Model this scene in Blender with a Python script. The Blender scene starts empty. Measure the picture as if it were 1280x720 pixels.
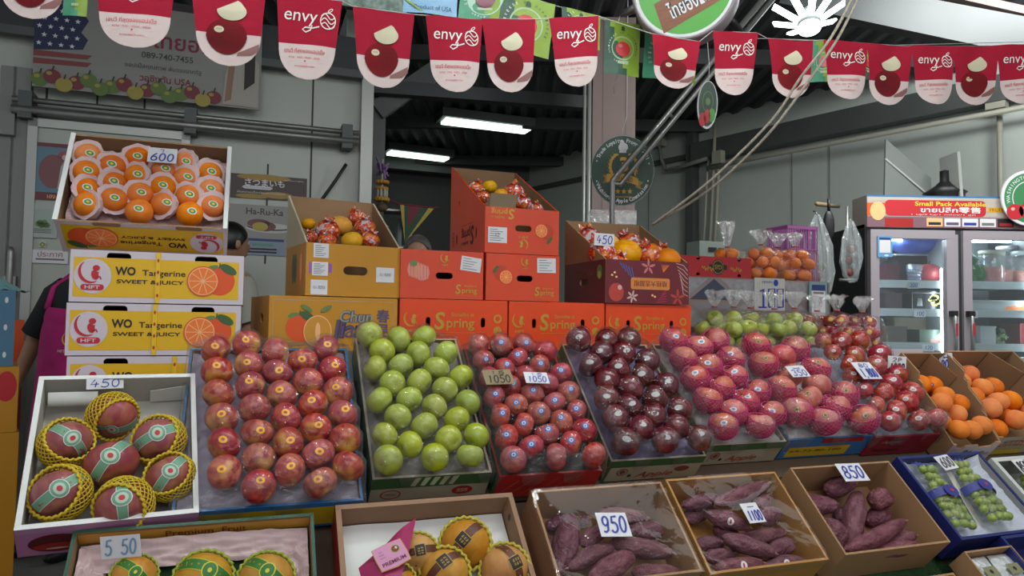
import bpy, math, random
from mathutils import Vector, Matrix, Quaternion, noise
from mathutils.geometry import tessellate_polygon
random.seed(11)
SC = bpy.context.scene
COL = SC.collection
pi = math.pi
def VV(*a): return Vector(a)
# ------------------------------------------------------------------ camera
FPX, PITCH, ROLL, CAMZ = 900.0, math.atan(40/900), 0.015, 1.15
CAM = Vector((0, 0, CAMZ))
FWD = Vector((0, math.cos(PITCH), math.sin(PITCH)))
_up0 = Vector((0, -math.sin(PITCH), math.cos(PITCH)))
RGT = Vector((1, 0, 0))*math.cos(ROLL) + _up0*math.sin(ROLL)
UPV = _up0*math.cos(ROLL) - Vector((1, 0, 0))*math.sin(ROLL)
cd = bpy.data.cameras.new('camera')
cam = bpy.data.objects.new('camera', cd)
COL.objects.link(cam)
cam.matrix_world = Matrix((RGT, UPV, -FWD)).transposed().to_4x4()
cam.matrix_world.translation = CAM
cd.sensor_width = 36
cd.lens = 36*FPX/1280
cd.clip_start = 0.02
SC.camera = cam
# ------------------------------------------------------------------ world, light, exposure
SC.view_settings.view_transform = 'Standard'
SC.view_settings.look = 'None'
SC.view_settings.exposure = 0.32
SC.view_settings.gamma = 1
SC.view_settings.use_curve_mapping = False
w = bpy.data.worlds.new('hall_light')
SC.world = w
w.use_nodes = True
w.node_tree.nodes['Background'].inputs[0].default_value = (0.86, 0.95, 1.0, 1)
w.node_tree.nodes['Background'].inputs[1].default_value = 0.38
def area(name, loc, target, sx, sy, power, col):
    ld = bpy.data.lights.new(name, 'AREA')
    ld.shape = 'RECTANGLE'; ld.size = sx; ld.size_y = sy
    ld.energy = power; ld.color = col
    o = bpy.data.objects.new(name, ld)
    COL.objects.link(o)
    o.location = loc
    o.rotation_euler = (Vector(target)-Vector(loc)).to_track_quat('-Z', 'Y').to_euler()
    return o
area('daylight_from_market_front', (1.2, -2.6, 3.6), (0.9, 2.2, 0.6), 5.0, 2.2, 62, (0.97, 0.98, 1.0))
area('hall_lamp_row', (1.8, 1.4, 3.2), (1.6, 2.2, 0.6), 3.2, 0.6, 20, (0.97, 1.0, 1.0))
area('wall_fill_light', (2.75, 3.7, 3.2), (3.2, 6.0, 1.2), 1.8, 0.7, 85, (0.95, 1.0, 0.98))  # unseen fill light, added to brighten the fridge-side wall
# ------------------------------------------------------------------ counter directions
YAW = math.radians(20)
U = Vector((math.cos(YAW), math.sin(YAW), 0))
W = Vector((-math.sin(YAW), math.cos(YAW), 0))
Z = Vector((0, 0, 1))
def ray(px, py): return (FWD + RGT*((px-640)/FPX) - UPV*((py-360)/FPX))
def at_y(px, py, y):
    d = ray(px, py); return CAM + d*(y/d.y)
def at_w(px, py, wv):
    d = ray(px, py); return CAM + d*(wv/d.dot(W))
def at_z(px, py, z):
    d = ray(px, py); return CAM + d*((z-CAMZ)/d.z)
def hit(px, py, p, n):
    d = ray(px, py); return CAM + d*((p-CAM).dot(n)/d.dot(n))
def frame(o, ex, ey, ez):
    M = Matrix((ex, ey, ez)).transposed().to_4x4(); M.translation = o; return M
def tilt_frame(o, yaw, tilt):
    ex = Vector((math.cos(yaw), math.sin(yaw), 0)); wv = Vector((-math.sin(yaw), math.cos(yaw), 0))
    t = math.radians(tilt)
    return frame(o, ex, wv*math.cos(t)+Z*math.sin(t), -wv*math.sin(t)+Z*math.cos(t))
def on(Fm, px, py, h=0.0):
    """local (a, b, h) of the pixel on the plane z=h of frame Fm"""
    n = Fm.col[2].to_3d()
    p = hit(px, py, Fm.translation+n*h, n)
    return Fm.inverted() @ p
# ------------------------------------------------------------------ materials
def lin(c):
    c /= 255.0
    return c/12.92 if c <= 0.04045 else ((c+0.055)/1.055)**2.4
def rgb(h):
    h = h.lstrip('#'); return tuple(lin(int(h[i:i+2], 16)) for i in (0, 2, 4)) + (1,)
MATS = {}
def mat(name, col, rough=0.6, var=0.0, scale=8.0, bump=0.0, bscale=60, metal=0, spec=0.5, emit=None, es=0, coat=0, stretch=(1,1,1)):
    if name in MATS: return MATS[name]
    m = bpy.data.materials.new(name); m.use_nodes = True
    nt = m.node_tree; b = nt.nodes['Principled BSDF']
    c = rgb(col) if isinstance(col, str) else col
    b.inputs['Base Color'].default_value = c
    b.inputs['Roughness'].default_value = rough
    b.inputs['Metallic'].default_value = metal
    b.inputs['Specular IOR Level'].default_value = spec
    if coat:
        b.inputs['Coat Weight'].default_value = coat; b.inputs['Coat Roughness'].default_value = 0.12
    if emit:
        b.inputs['Emission Color'].default_value = rgb(emit); b.inputs['Emission Strength'].default_value = es
    if var or bump:
        tc = nt.nodes.new('ShaderNodeTexCoord')
        mp = nt.nodes.new('ShaderNodeMapping'); mp.inputs['Scale'].default_value = stretch
        nt.links.new(tc.outputs['Object'], mp.inputs['Vector'])
    if var:
        n = nt.nodes.new('ShaderNodeTexNoise'); n.inputs['Scale'].default_value = scale; n.inputs['Detail'].default_value = 5
        nt.links.new(mp.outputs[0], n.inputs['Vector'])
        r = nt.nodes.new('ShaderNodeValToRGB')
        r.color_ramp.elements[0].position = 0.3; r.color_ramp.elements[1].position = 0.7
        r.color_ramp.elements[0].color = tuple(x*(1-var) for x in c[:3])+(1,)
        r.color_ramp.elements[1].color = tuple(min(1, x*(1+var)) for x in c[:3])+(1,)
        nt.links.new(n.outputs['Fac'], r.inputs[0]); nt.links.new(r.outputs[0], b.inputs['Base Color'])
    if bump:
        n2 = nt.nodes.new('ShaderNodeTexNoise'); n2.inputs['Scale'].default_value = bscale; n2.inputs['Detail'].default_value = 4
        nt.links.new(mp.outputs[0], n2.inputs['Vector'])
        bp = nt.nodes.new('ShaderNodeBump'); bp.inputs['Strength'].default_value = bump; bp.inputs['Distance'].default_value = 0.01
        nt.links.new(n2.outputs['Fac'], bp.inputs['Height']); nt.links.new(bp.outputs[0], b.inputs['Normal'])
    MATS[name] = m
    return m
def fruit_mat(name, c1, c2, c3, rough=0.3, nscale=2.2, end=0.55, stretch=(3.2, 3.2, 0.7), hv=0.03, vv=0.25, coat=0.15, speck=0.0):
    """two skin colours broken up by streaks along the core, a third colour near the blossom end, a shift from fruit to fruit"""
    if name in MATS: return MATS[name]
    m = bpy.data.materials.new(name); m.use_nodes = True; nt = m.node_tree; L = nt.links; N = nt.nodes.new
    b = nt.nodes['Principled BSDF']; b.inputs['Roughness'].default_value = rough
    b.inputs['Coat Weight'].default_value = coat; b.inputs['Coat Roughness'].default_value = 0.1; b.inputs['Specular IOR Level'].default_value = 0.22 if 'orange' in name else 0.38
    tc = N('ShaderNodeTexCoord'); oi = N('ShaderNodeObjectInfo')
    off = N('ShaderNodeVectorMath'); off.operation = 'MULTIPLY_ADD'
    off.inputs[1].default_value = stretch
    cmb = N('ShaderNodeCombineXYZ'); ml = N('ShaderNodeMath'); ml.operation = 'MULTIPLY'; ml.inputs[1].default_value = 37
    L.new(oi.outputs['Random'], ml.inputs[0])
    for i in range(3): L.new(ml.outputs[0], cmb.inputs[i])
    L.new(tc.outputs['Object'], off.inputs[0]); L.new(cmb.outputs[0], off.inputs[2])
    n = N('ShaderNodeTexNoise'); n.inputs['Scale'].default_value = 1.0; n.inputs['Detail'].default_value = 6
    L.new(off.outputs[0], n.inputs['Vector'])
    n2 = N('ShaderNodeTexNoise'); n2.inputs['Scale'].default_value = nscale*0.4
    of2 = N('ShaderNodeVectorMath'); of2.operation = 'ADD'
    L.new(tc.outputs['Object'], of2.inputs[0]); L.new(cmb.outputs[0], of2.inputs[1]); L.new(of2.outputs[0], n2.inputs['Vector'])
    mx = N('ShaderNodeMix'); mx.data_type = 'RGBA'
    rp = N('ShaderNodeMapRange'); rp.inputs['From Min'].default_value = 0.38; rp.inputs['From Max'].default_value = 0.64
    L.new(n.outputs['Fac'], rp.inputs['Value']); L.new(rp.outputs[0], mx.inputs['Factor'])
    mx.inputs['A'].default_value = rgb(c1); mx.inputs['B'].default_value = rgb(c2)
    sx = N('ShaderNodeSeparateXYZ'); L.new(tc.outputs['Object'], sx.inputs[0])
    ad = N('ShaderNodeMath'); ad.operation = 'ADD'; L.new(sx.outputs['Z'], ad.inputs[0])
    m3 = N('ShaderNodeMath'); m3.operation = 'MULTIPLY_ADD'; m3.inputs[1].default_value = -1.6; m3.inputs[2].default_value = 0.8
    L.new(n2.outputs['Fac'], m3.inputs[0]); L.new(m3.outputs[0], ad.inputs[1])
    r2 = N('ShaderNodeMapRange'); r2.inputs['From Min'].default_value = -end; r2.inputs['From Max'].default_value = -end-0.5
    L.new(ad.outputs[0], r2.inputs['Value'])
    mx2 = N('ShaderNodeMix'); mx2.data_type = 'RGBA'; L.new(r2.outputs[0], mx2.inputs['Factor'])
    L.new(mx.outputs['Result'], mx2.inputs['A']); mx2.inputs['B'].default_value = rgb(c3)
    hs = N('ShaderNodeHueSaturation')
    def rng(sock, lo, hi, k):
        q = N('ShaderNodeMath'); q.operation = 'MULTIPLY'; q.inputs[1].default_value = k; L.new(oi.outputs['Random'], q.inputs[0])
        f = N('ShaderNodeMath'); f.operation = 'FRACT'; L.new(q.outputs[0], f.inputs[0])
        mr = N('ShaderNodeMapRange'); mr.inputs['To Min'].default_value = lo; mr.inputs['To Max'].default_value = hi
        L.new(f.outputs[0], mr.inputs['Value']); L.new(mr.outputs[0], hs.inputs[sock])
    rng('Hue', 0.5-hv, 0.5+hv, 7.31); rng('Value', 1-vv, 1+vv, 3.77); rng('Saturation', 0.9, 1.06, 5.1)
    L.new(mx2.outputs['Result'], hs.inputs['Color'])
    last = hs.outputs['Color']
    if speck:
        vo = N('ShaderNodeTexVoronoi'); vo.inputs['Scale'].default_value = 14
        L.new(tc.outputs['Object'], vo.inputs['Vector'])
        r4 = N('ShaderNodeMapRange'); r4.inputs['From Min'].default_value = 0.1; r4.inputs['From Max'].default_value = 0.02
        r4.inputs['To Max'].default_value = speck
        L.new(vo.outputs['Distance'], r4.inputs['Value'])
        mx4 = N('ShaderNodeMix'); mx4.data_type = 'RGBA'; L.new(r4.outputs[0], mx4.inputs['Factor'])
        L.new(last, mx4.inputs['A']); mx4.inputs['B'].default_value = rgb('e8cf9a'); last = mx4.outputs['Result']
    L.new(last, b.inputs['Base Color'])
    MATS[name] = m; return m
def film_mat(name, tint=(1, 1, 1, 1), base=0.02, edge=0.5, rough=0.09, bump=0.25, bscale=34, haze=0.0, stretch=(1,1,1)):
    if name in MATS: return MATS[name]
    m = bpy.data.materials.new(name); m.use_nodes = True; nt = m.node_tree; L = nt.links; N = nt.nodes.new
    nt.nodes.remove(nt.nodes['Principled BSDF'])
    out = nt.nodes['Material Output']
    tr = N('ShaderNodeBsdfTransparent'); tr.inputs[0].default_value = tint
    gl = N('ShaderNodeBsdfGlossy'); gl.inputs['Roughness'].default_value = rough; gl.inputs[0].default_value = (1, 1, 1, 1)
    lw = N('ShaderNodeLayerWeight'); lw.inputs['Blend'].default_value = 0.3
    mr = N('ShaderNodeMapRange'); mr.inputs['To Min'].default_value = base; mr.inputs['To Max'].default_value = edge
    tc = N('ShaderNodeTexCoord'); mp = N('ShaderNodeMapping'); mp.inputs['Scale'].default_value = stretch
    n = N('ShaderNodeTexNoise'); n.inputs['Scale'].default_value = bscale; n.inputs['Detail'].default_value = 3; n.inputs['Distortion'].default_value = 1.2
    bp = N('ShaderNodeBump'); bp.inputs['Strength'].default_value = bump; bp.inputs['Distance'].default_value = 0.02
    L.new(tc.outputs['Object'], mp.inputs[0]); L.new(mp.outputs[0], n.inputs['Vector']); L.new(n.outputs['Fac'], bp.inputs['Height'])
    L.new(bp.outputs[0], gl.inputs['Normal']); L.new(bp.outputs[0], lw.inputs['Normal'])
    L.new(lw.outputs['Fresnel'], mr.inputs['Value'])
    mx = N('ShaderNodeMixShader'); L.new(mr.outputs[0], mx.inputs[0]); L.new(tr.outputs[0], mx.inputs[1]); L.new(gl.outputs[0], mx.inputs[2])
    last = mx.outputs[0]
    if haze:
        df = N('ShaderNodeBsdfDiffuse'); df.inputs[0].default_value = (0.85, 0.87, 0.88, 1)
        m2 = N('ShaderNodeMixShader'); m2.inputs[0].default_value = haze
        L.new(last, m2.inputs[1]); L.new(df.outputs[0], m2.inputs[2]); last = m2.outputs[0]
    L.new(last, out.inputs['Surface'])
    MATS[name] = m; return m
# ------------------------------------------------------------------ mesh builder
_txt = {}
def text_mesh(s, bold=0.0, shear=0.0):
    k = (s, bold, shear)
    if k not in _txt:
        c = bpy.data.curves.new('t', 'FONT'); c.body = s; c.size = 1; c.offset = bold; c.shear = shear; c.resolution_u = 3
        o = bpy.data.objects.new('t', c); COL.objects.link(o)
        dg = bpy.context.evaluated_depsgraph_get()
        me = o.evaluated_get(dg).to_mesh()
        vs = [(v.co.x, v.co.y) for v in me.vertices]; fs = [tuple(p.vertices) for p in me.polygons]
        o.evaluated_get(dg).to_mesh_clear()
        bpy.data.objects.remove(o); bpy.data.curves.remove(c)
        xs = [v[0] for v in vs] or [0]; ys = [v[1] for v in vs] or [0]
        _txt[k] = (vs, fs, min(xs), max(xs), min(ys), max(ys))
    return _txt[k]
class MB:
    def __init__(s): s.v = []; s.f = []; s.mi = []; s.sm = []; s.mats = []
    def m(s, mt):
        if mt not in s.mats: s.mats.append(mt)
        return s.mats.index(mt)
    def add(s, vs, fs, mt, smooth=False, M=None):
        b = len(s.v); k = s.m(mt)
        s.v.extend([tuple(M @ Vector(v)) if M else tuple(v) for v in vs])
        for f in fs:
            s.f.append(tuple(b+i for i in f)); s.mi.append(k); s.sm.append(smooth)
    def face(s, pts, mt): s.add(pts, [tuple(range(len(pts)))], mt)
    def box(s, c, size, mt, M=None):
        x, y, z = (q/2 for q in size)
        vs = [(c[0]+i*x, c[1]+j*y, c[2]+k*z) for i in (-1, 1) for j in (-1, 1) for k in (-1, 1)]
        s.add(vs, [(0,1,3,2),(4,6,7,5),(0,4,5,1),(2,3,7,6),(0,2,6,4),(1,5,7,3)], mt, M=M)
    def slab(s, loops, th, mo, mi=None, me=None):
        """flat plate: loops[0] outline, others holes; th the vector to its inner face"""
        mi = mi or mo; me = me or mo; th = Vector(th)
        loops = [[Vector(p) for p in l] for l in loops]
        flat = [p for l in loops for p in l]
        tris = tessellate_polygon(loops)
        t0 = []
        for a, b, c in tris:
            n = (flat[b]-flat[a]).cross(flat[c]-flat[a])
            t0.append((a, b, c) if n.dot(th) < 0 else (a, c, b))
        s.add(flat, t0, mo)
        s.add([p+th for p in flat], [(a, c, b) for a, b, c in t0], mi)
        for l in loops:
            n = len(l)
            s.add(l+[p+th for p in l], [(i, (i+1) % n, n+(i+1) % n, n+i) for i in range(n)], me)
    def tube(s, pts, r, mt, n=8, cap=True, smooth=True, closed=False):
        pts = [Vector(p) for p in pts]; rs = r if isinstance(r, (list, tuple)) else [r]*len(pts)
        vs = []; fs = []; prev = None; N = len(pts)
        for i, p in enumerate(pts):
            if closed: t = pts[(i+1) % N]-pts[i-1]
            else: t = pts[min(i+1, N-1)]-pts[max(i-1, 0)]
            t = t.normalized() if t.length > 1e-9 else Vector((0, 0, 1))
            if prev is None: a = t.orthogonal().normalized()
            else:
                a = prev - t*prev.dot(t)
                a = a.normalized() if a.length > 1e-6 else t.orthogonal().normalized()
            prev = a; b = t.cross(a)
            for k in range(n):
                q = 2*pi*k/n; vs.append(p+(a*math.cos(q)+b*math.sin(q))*rs[i])
        R = N if closed else N-1
        for i in range(R):
            j = (i+1) % N
            for k in range(n): fs.append((i*n+k, i*n+(k+1) % n, j*n+(k+1) % n, j*n+k))
        if cap and not closed: fs += [tuple(range(n))[::-1], tuple((N-1)*n+k for k in range(n))]
        s.add(vs, fs, mt, smooth)
    def lathe(s, prof, mt, n=24, M=None, smooth=True, fn=None):
        vs = []; fs = []
        for i, (r, z) in enumerate(prof):
            for k in range(n):
                q = 2*pi*k/n; p = Vector((r*math.cos(q), r*math.sin(q), z))
                vs.append(fn(p, q, i) if fn else p)
        for i in range(len(prof)-1):
            for k in range(n): fs.append((i*n+k, i*n+(k+1) % n, (i+1)*n+(k+1) % n, (i+1)*n+k))
        if prof[0][0] > 1e-6: fs.append(tuple(range(n))[::-1])
        if prof[-1][0] > 1e-6: fs.append(tuple((len(prof)-1)*n+k for k in range(n)))
        s.add(vs, fs, mt, smooth, M)
    def sphere(s, c, r, mt, n=16, m=10, sc=(1, 1, 1), M=None):
        prof = [(math.sin(pi*i/m)*r, math.cos(pi*i/m)*r) for i in range(m+1)]
        prof[0] = (0, r); prof[-1] = (0, -r)
        T = Matrix.Translation(c) @ Matrix.Diagonal((*sc, 1))
        s.lathe(prof[::-1], mt, n, (M @ T) if M else T)
    def grid(s, nx, ny, fn, mt, smooth=True, mfn=None):
        vs = [fn(i/nx, j/ny) for j in range(ny+1) for i in range(nx+1)]
        fs = [(j*(nx+1)+i, j*(nx+1)+i+1, (j+1)*(nx+1)+i+1, (j+1)*(nx+1)+i) for j in range(ny) for i in range(nx)]
        s.add(vs, fs, mt, smooth)
    def mesh(s, name):
        me = bpy.data.meshes.new(name)
        me.from_pydata(s.v, [], s.f)
        for mt in s.mats: me.materials.append(mt)
        me.polygons.foreach_set('material_index', s.mi); me.polygons.foreach_set('use_smooth', s.sm)
        me.update(); return me
class Face:
    """a flat face to print on: origin at its lower corner, metres along ex and ey"""
    def __init__(s, mb, o, ex, ey, w=1, h=1, step=0.0005, sc=1.0):
        s.mb = mb; s.o = Vector(o); s.ex = Vector(ex).normalized()*sc; s.ey = Vector(ey).normalized()*sc; s.n = s.ex.cross(s.ey).normalized(); s.w = w; s.h = h; s.step = step; s.bend = None
    def flip(s):
        return Face(s.mb, s.o+s.ex*s.w+s.ey*s.h, -s.ex, -s.ey, s.w, s.h, s.step)
    def P(s, x, y, l=1):
        p = s.o+s.ex*x+s.ey*y+s.n*(s.step*l)
        return s.bend(p, x, y) if s.bend else p
    def poly(s, pts, mt, l=1):
        vs = [s.P(x, y, l) for x, y in pts]
        tris = tessellate_polygon([[Vector((x, y, 0)) for x, y in pts]])
        out = []
        for a, b, c in tris:
            (x0, y0), (x1, y1), (x2, y2) = pts[a], pts[b], pts[c]
            out.append((a, b, c) if (x1-x0)*(y2-y0)-(x2-x0)*(y1-y0) > 0 else (a, c, b))
        s.mb.add(vs, out, mt)
    def rect(s, x, y, w, h, mt, l=1): s.poly([(x, y), (x+w, y), (x+w, y+h), (x, y+h)], mt, l)
    def rrect(s, x, y, w, h, r, mt, l=1, n=5):
        pts = []
        for cx, cy, a in ((x+w-r, y+r, -pi/2), (x+w-r, y+h-r, 0), (x+r, y+h-r, pi/2), (x+r, y+r, pi)):
            pts += [(cx+r*math.cos(a+pi/2*i/n), cy+r*math.sin(a+pi/2*i/n)) for i in range(n+1)]
        s.poly(pts, mt, l)
    def ell(s, x, y, rx, ry, mt, l=1, n=24, rot=0):
        c, d = math.cos(rot), math.sin(rot)
        s.poly([(x+rx*math.cos(2*pi*i/n)*c-ry*math.sin(2*pi*i/n)*d, y+rx*math.cos(2*pi*i/n)*d+ry*math.sin(2*pi*i/n)*c) for i in range(n)], mt, l)
    def ring(s, x, y, rx, ry, t, mt, l=1, n=28, a0=0, a1=2*pi):
        q = [a0+(a1-a0)*i/n for i in range(n+1)]
        s.line([(x+rx*math.cos(a), y+ry*math.sin(a)) for a in q], t, mt, l)
    def line(s, pts, t, mt, l=1):
        vs = []; fs = []
        for i, (x, y) in enumerate(pts):
            x0, y0 = pts[max(i-1, 0)]; x1, y1 = pts[min(i+1, len(pts)-1)]
            d = Vector((x1-x0, y1-y0)); d = d.normalized() if d.length > 1e-9 else Vector((1, 0))
            tt = t[i] if isinstance(t, (list, tuple)) else t
            vs += [s.P(x-d.y*tt/2, y+d.x*tt/2, l), s.P(x+d.y*tt/2, y-d.x*tt/2, l)]
        for i in range(len(pts)-1): fs.append((2*i, 2*i+1, 2*i+3, 2*i+2))
        s.mb.add(vs, fs, mt)
    def text(s, x, y, w, h, st, mt, l=2, bold=0.0, shear=0.0, rot=0):
        """text fitted in a w x h box centred at x, y (h None keeps its aspect)"""
        vs, fs, x0, x1, y0, y1 = text_mesh(st, bold, shear)
        kx = w/max(x1-x0, 1e-6); ky = kx if h is None else h/max(y1-y0, 1e-6)
        c, d = math.cos(rot), math.sin(rot)
        out = []
        for a, b in vs:
            p, q = (a-(x0+x1)/2)*kx, (b-(y0+y1)/2)*ky
            out.append(s.P(x+p*c-q*d, y+p*d+q*c, l))
        s.mb.add(out, fs, mt)
    def arc_text(s, x, y, r, st, hh, mt, a_mid=pi/2, span=None, inside=False, l=2, bold=0.01):
        n = len(st); span = span or n*hh*0.75/r
        for i, ch in enumerate(st):
            if ch == ' ': continue
            f = (i+0.5)/n-0.5
            a = a_mid - f*span if not inside else a_mid + f*span
            vs, fs, x0, x1, y0, y1 = text_mesh(ch, bold)
            rot = a-pi/2 if not inside else a+pi/2
            k = hh/0.72
            c, d = math.cos(rot), math.sin(rot)
            out = []
            for p, q in vs:
                p = (p-(x0+x1)/2)*k; q = (q-0.36)*k
                out.append(s.P(x+r*math.cos(a)+p*c-q*d, y+r*math.sin(a)+p*d+q*c, l))
            s.mb.add(out, fs, mt)
# handwriting: each digit a few strokes in a 1 x 1.5 box
def _arc(cx, cy, rx, ry, a0, a1, n=12): return [(cx+rx*math.cos(math.radians(a0+(a1-a0)*i/n)), cy+ry*math.sin(math.radians(a0+(a1-a0)*i/n))) for i in range(n+1)]
DIG = {'0': [_arc(.5, .75, .42, .75, 80, 450, 18)], '1': [[(.3, 1.2), (.55, 1.5), (.5, 0)]],
 '2': [_arc(.5, 1.1, .4, .4, 170, -30)+[(.1, 0), (.95, .05)]], '3': [_arc(.45, 1.12, .4, .38, 160, -80)+_arc(.45, .4, .45, .4, 80, -160)],
 '4': [[(.5, 1.5), (.05, .55), (1, .6)], [(.7, 1.0), (.6, 0)]], '5': [[(.95, 1.5), (.25, 1.45), (.18, .85)]+_arc(.45, .45, .48, .47, 120, -150)],
 '6': [[(.8, 1.5), (.3, 1.0)]+_arc(.5, .42, .42, .42, 160, -200, 16)], '8': [_arc(.5, 1.1, .34, .38, -90, 270, 16), _arc(.5, .38, .44, .38, 90, 450, 16)],
 '9': [_arc(.48, 1.05, .4, .42, 0, 360, 16)+[(.85, .9), (.75, .2), (.4, 0), (.1, .1)]], ',': [[(.3, .1), (.15, -.25)]], '-': [[(.1, .75), (.9, .75)]],
 'P': [[(.2, 0), (.2, 1.5)]+_arc(.35, 1.12, .5, .38, 90, -90)], 'H': [[(.15, 1.5), (.1, 0)], [(.9, 1.5), (.85, 0)], [(.1, .75), (.9, .75)]],
 'B': [[(.2, 0), (.2, 1.5)]+_arc(.3, 1.12, .5, .38, 90, -90)+_arc(.3, .37, .6, .37, 90, -90)], '/': [[(.1, 0), (.9, 1.5)]],
 '|': [[(.5, 1.3), (.5, .2)]], 'x': [[(.1, .8), (.9, .1)], [(.9, .8), (.1, .1)]]}
def handwrite(fc, x, y, w, h, s, mt, t, l=2, slant=0.1):
    n = len(s); cw = w/(n+(n-1)*0.25); X = x
    for ch in s:
        for st in DIG.get(ch, []):
            fc.line([(X+p*cw+q/1.5*h*slant, y+q/1.5*h) for p, q in st], t, mt, l)
        X += cw*1.25
# ------------------------------------------------------------------ objects
def tag(o, label=None, cat=None, group=None, kind=None):
    if label: o['label'] = label
    if cat: o['category'] = cat
    if group: o['group'] = group
    if kind: o['kind'] = kind
    return o
def obj(name, mb, parent=None, M=None):
    o = bpy.data.objects.new(name, mb.mesh(name) if isinstance(mb, MB) else mb)
    COL.objects.link(o)
    if parent: o.parent = parent
    if M is not None: o.matrix_local = M
    return o
def thing(name, label, cat, M=None, group=None):
    o = bpy.data.objects.new(name, None); COL.objects.link(o); o.empty_display_size = 0.05
    if M is not None: o.matrix_world = M
    return tag(o, label, cat, group)
def struct(name, mb, M=None):
    return tag(obj(name, mb, None, M), kind='structure')
def copy_obj(src, parent=None, M=None):
    c = src.copy(); COL.objects.link(c); c.parent = parent
    if M is not None: c.matrix_local = M
    return c
def ordn(i): return ['first','second','third','fourth','fifth','sixth','seventh','eighth','ninth','tenth','eleventh','twelfth'][i]
# ------------------------------------------------------------------ the room
M_PANEL = mat('panel_grey', 'acaea5', 0.45, var=0.05, scale=1.5)
M_PANELR = mat('panel_pale', 'b2b7b1', 0.5, var=0.05, scale=1.2)
M_SEAM = mat('seam', '3c3d3b', 0.8)
M_ALU = mat('aluminium', 'a9aaa5', 0.4, metal=0.3)
M_STEEL = mat('painted_steel', '4c4f4e', 0.5, var=0.1, scale=3)
M_DARKST = mat('dark_steel', '37393a', 0.6, var=0.1, scale=3)
M_ROOF = mat('roof_sheet', '45474a', 0.6, var=0.12, scale=2)
M_CONC = mat('concrete', '77756f', 0.7, var=0.18, scale=3, bump=0.1, bscale=30)
M_PINK = mat('pillar_paint', '83706b', 0.6, var=0.08, scale=2)
M_PIPE = mat('conduit_cream', '9d9a8c', 0.5)
M_PIPEG = mat('conduit_grey', '7d7c78', 0.5)
M_GAL = mat('galvanised', '8e8d89', 0.38, metal=0.75, var=0.1, scale=20)
M_BLACK = mat('black_plastic', '151516', 0.45)
M_WHITE = mat('white_paint', 'd9d8d4', 0.5)
mb = MB(); mb.box((1, 4.2, -0.05), (16, 17, 0.1), M_CONC); struct('floor', mb)
mb = MB(); n = 90
pts = []
for i in range(n*4+1):
    k = i % 4; x = -6+14*i/(n*4); pts.append((x, 3.3 if k in (0, 1) else 3.34))
vs = [(x, 2.4, z) for x, z in pts]+[(x, 12.6, z) for x, z in pts]; N = len(pts)
mb.add(vs, [(i, i+1, N+i+1, N+i) for i in range(N-1)], M_ROOF)
mb.box((1, 7.5, 3.42), (14, 10.2, 0.03), M_ROOF)
mb.box((-6.03, 7.5, 3.36), (0.06, 10.2, 0.12), M_ROOF)
for y in (5.6, 7.6, 9.4): mb.box((1, y, 3.24), (13.6, 0.08, 0.12), M_DARKST)
struct('ceiling', mb)
WV = 5.0
uend = at_w(446, 300, WV).dot(U)
def uvz(u, v, z): return U*u+W*v+Z*z
FR = frame(Vector((0, 0, 0)), U, W, Z)      # room frame aligned with the counter
mb = MB(); u0 = -4.5
mb.box(((u0+uend)/2, WV+0.05, 1.4), (uend-u0, 0.1, 2.8), M_PANEL, FR)
mb.box((uend-0.05, 7.6, 1.65), (0.1, 5.1, 3.3), M_PANEL, FR)
f = Face(mb, uvz(0, WV, 0), U, Z)
def LW(px, py, v=WV):
    p = at_w(px, py, v); return p.dot(U), p.z
for px, ya, yb in ((59, 106, 127), (122, 115, 135), (181, 124, 142), (335, 205, 330), (392, 90, 330)):
    a = LW(px, ya); b = LW(px, yb); f.line([a, (a[0], b[1])], 0.012, M_SEAM)
a = LW(0, 120); b = LW(445, 168); zz = (a[1]+b[1])/2
f.line([(a[0]-1, zz), (b[0], zz)], 0.015, M_PIPEG)
struct('wall_left', mb)
mb = MB(); mb.box(((u0+uend)/2, WV+0.02, 2.93), (uend-u0, 0.2, 0.26), M_DARKST, FR)
mb.box(((u0+uend)/2, WV-0.1, 2.8), (uend-u0, 0.04, 0.05), M_STEEL, FR)
struct('trim_1', mb)
# cold room door in the panel wall
mb = MB(); a = LW(40, 152); b = LW(240, 152)
ua, ub, zt = a[0], b[0], LW(140, 160)[1]
mb.box(((ua+ub)/2, WV-0.035, zt/2), (ub-ua, 0.05, zt), mat('cold_door', 'a9aca2', 0.45), FR)
fw = 0.05
for c, s in ((((ua+ub)/2, zt-fw/2), (ub-ua, fw)), ((ua+fw/2, zt/2), (fw, zt)), ((ub-fw/2, zt/2), (fw, zt))):
    mb.box((c[0], WV-0.065, c[1]), (s[0], 0.03, s[1]), M_ALU, FR)
door = struct('door_1', mb)
mb = MB(); mb.tube([uvz(LW(22, 270)[0], WV-0.1, z) for z in (1.05, 1.08, 1.5, 1.53)], [0.012, 0.018, 0.018, 0.012], M_GAL)
mb.box((LW(22, 270)[0], WV-0.05, 1.3), (0.06, 0.1, 0.12), M_GAL, FR)
obj('door_handle', mb, door)
mb = MB(); zr = zt+0.035
for dz, r in ((0.0, 0.028), (0.06, 0.018)):
    mb.tube([uvz(LW(22, 140)[0], WV-0.11, zr+dz), uvz(uend-0.02, WV-0.11, zr+dz)], r, M_GAL)
for px in (38, 240, 432):
    mb.box((LW(px, 150)[0], WV-0.07, zr+0.03), (0.07, 0.12, 0.16), M_STEEL, FR)
tag(obj('sliding_door_rail', mb), 'grey double steel pipe rail above the pale sliding cold room door', 'rail')
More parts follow.
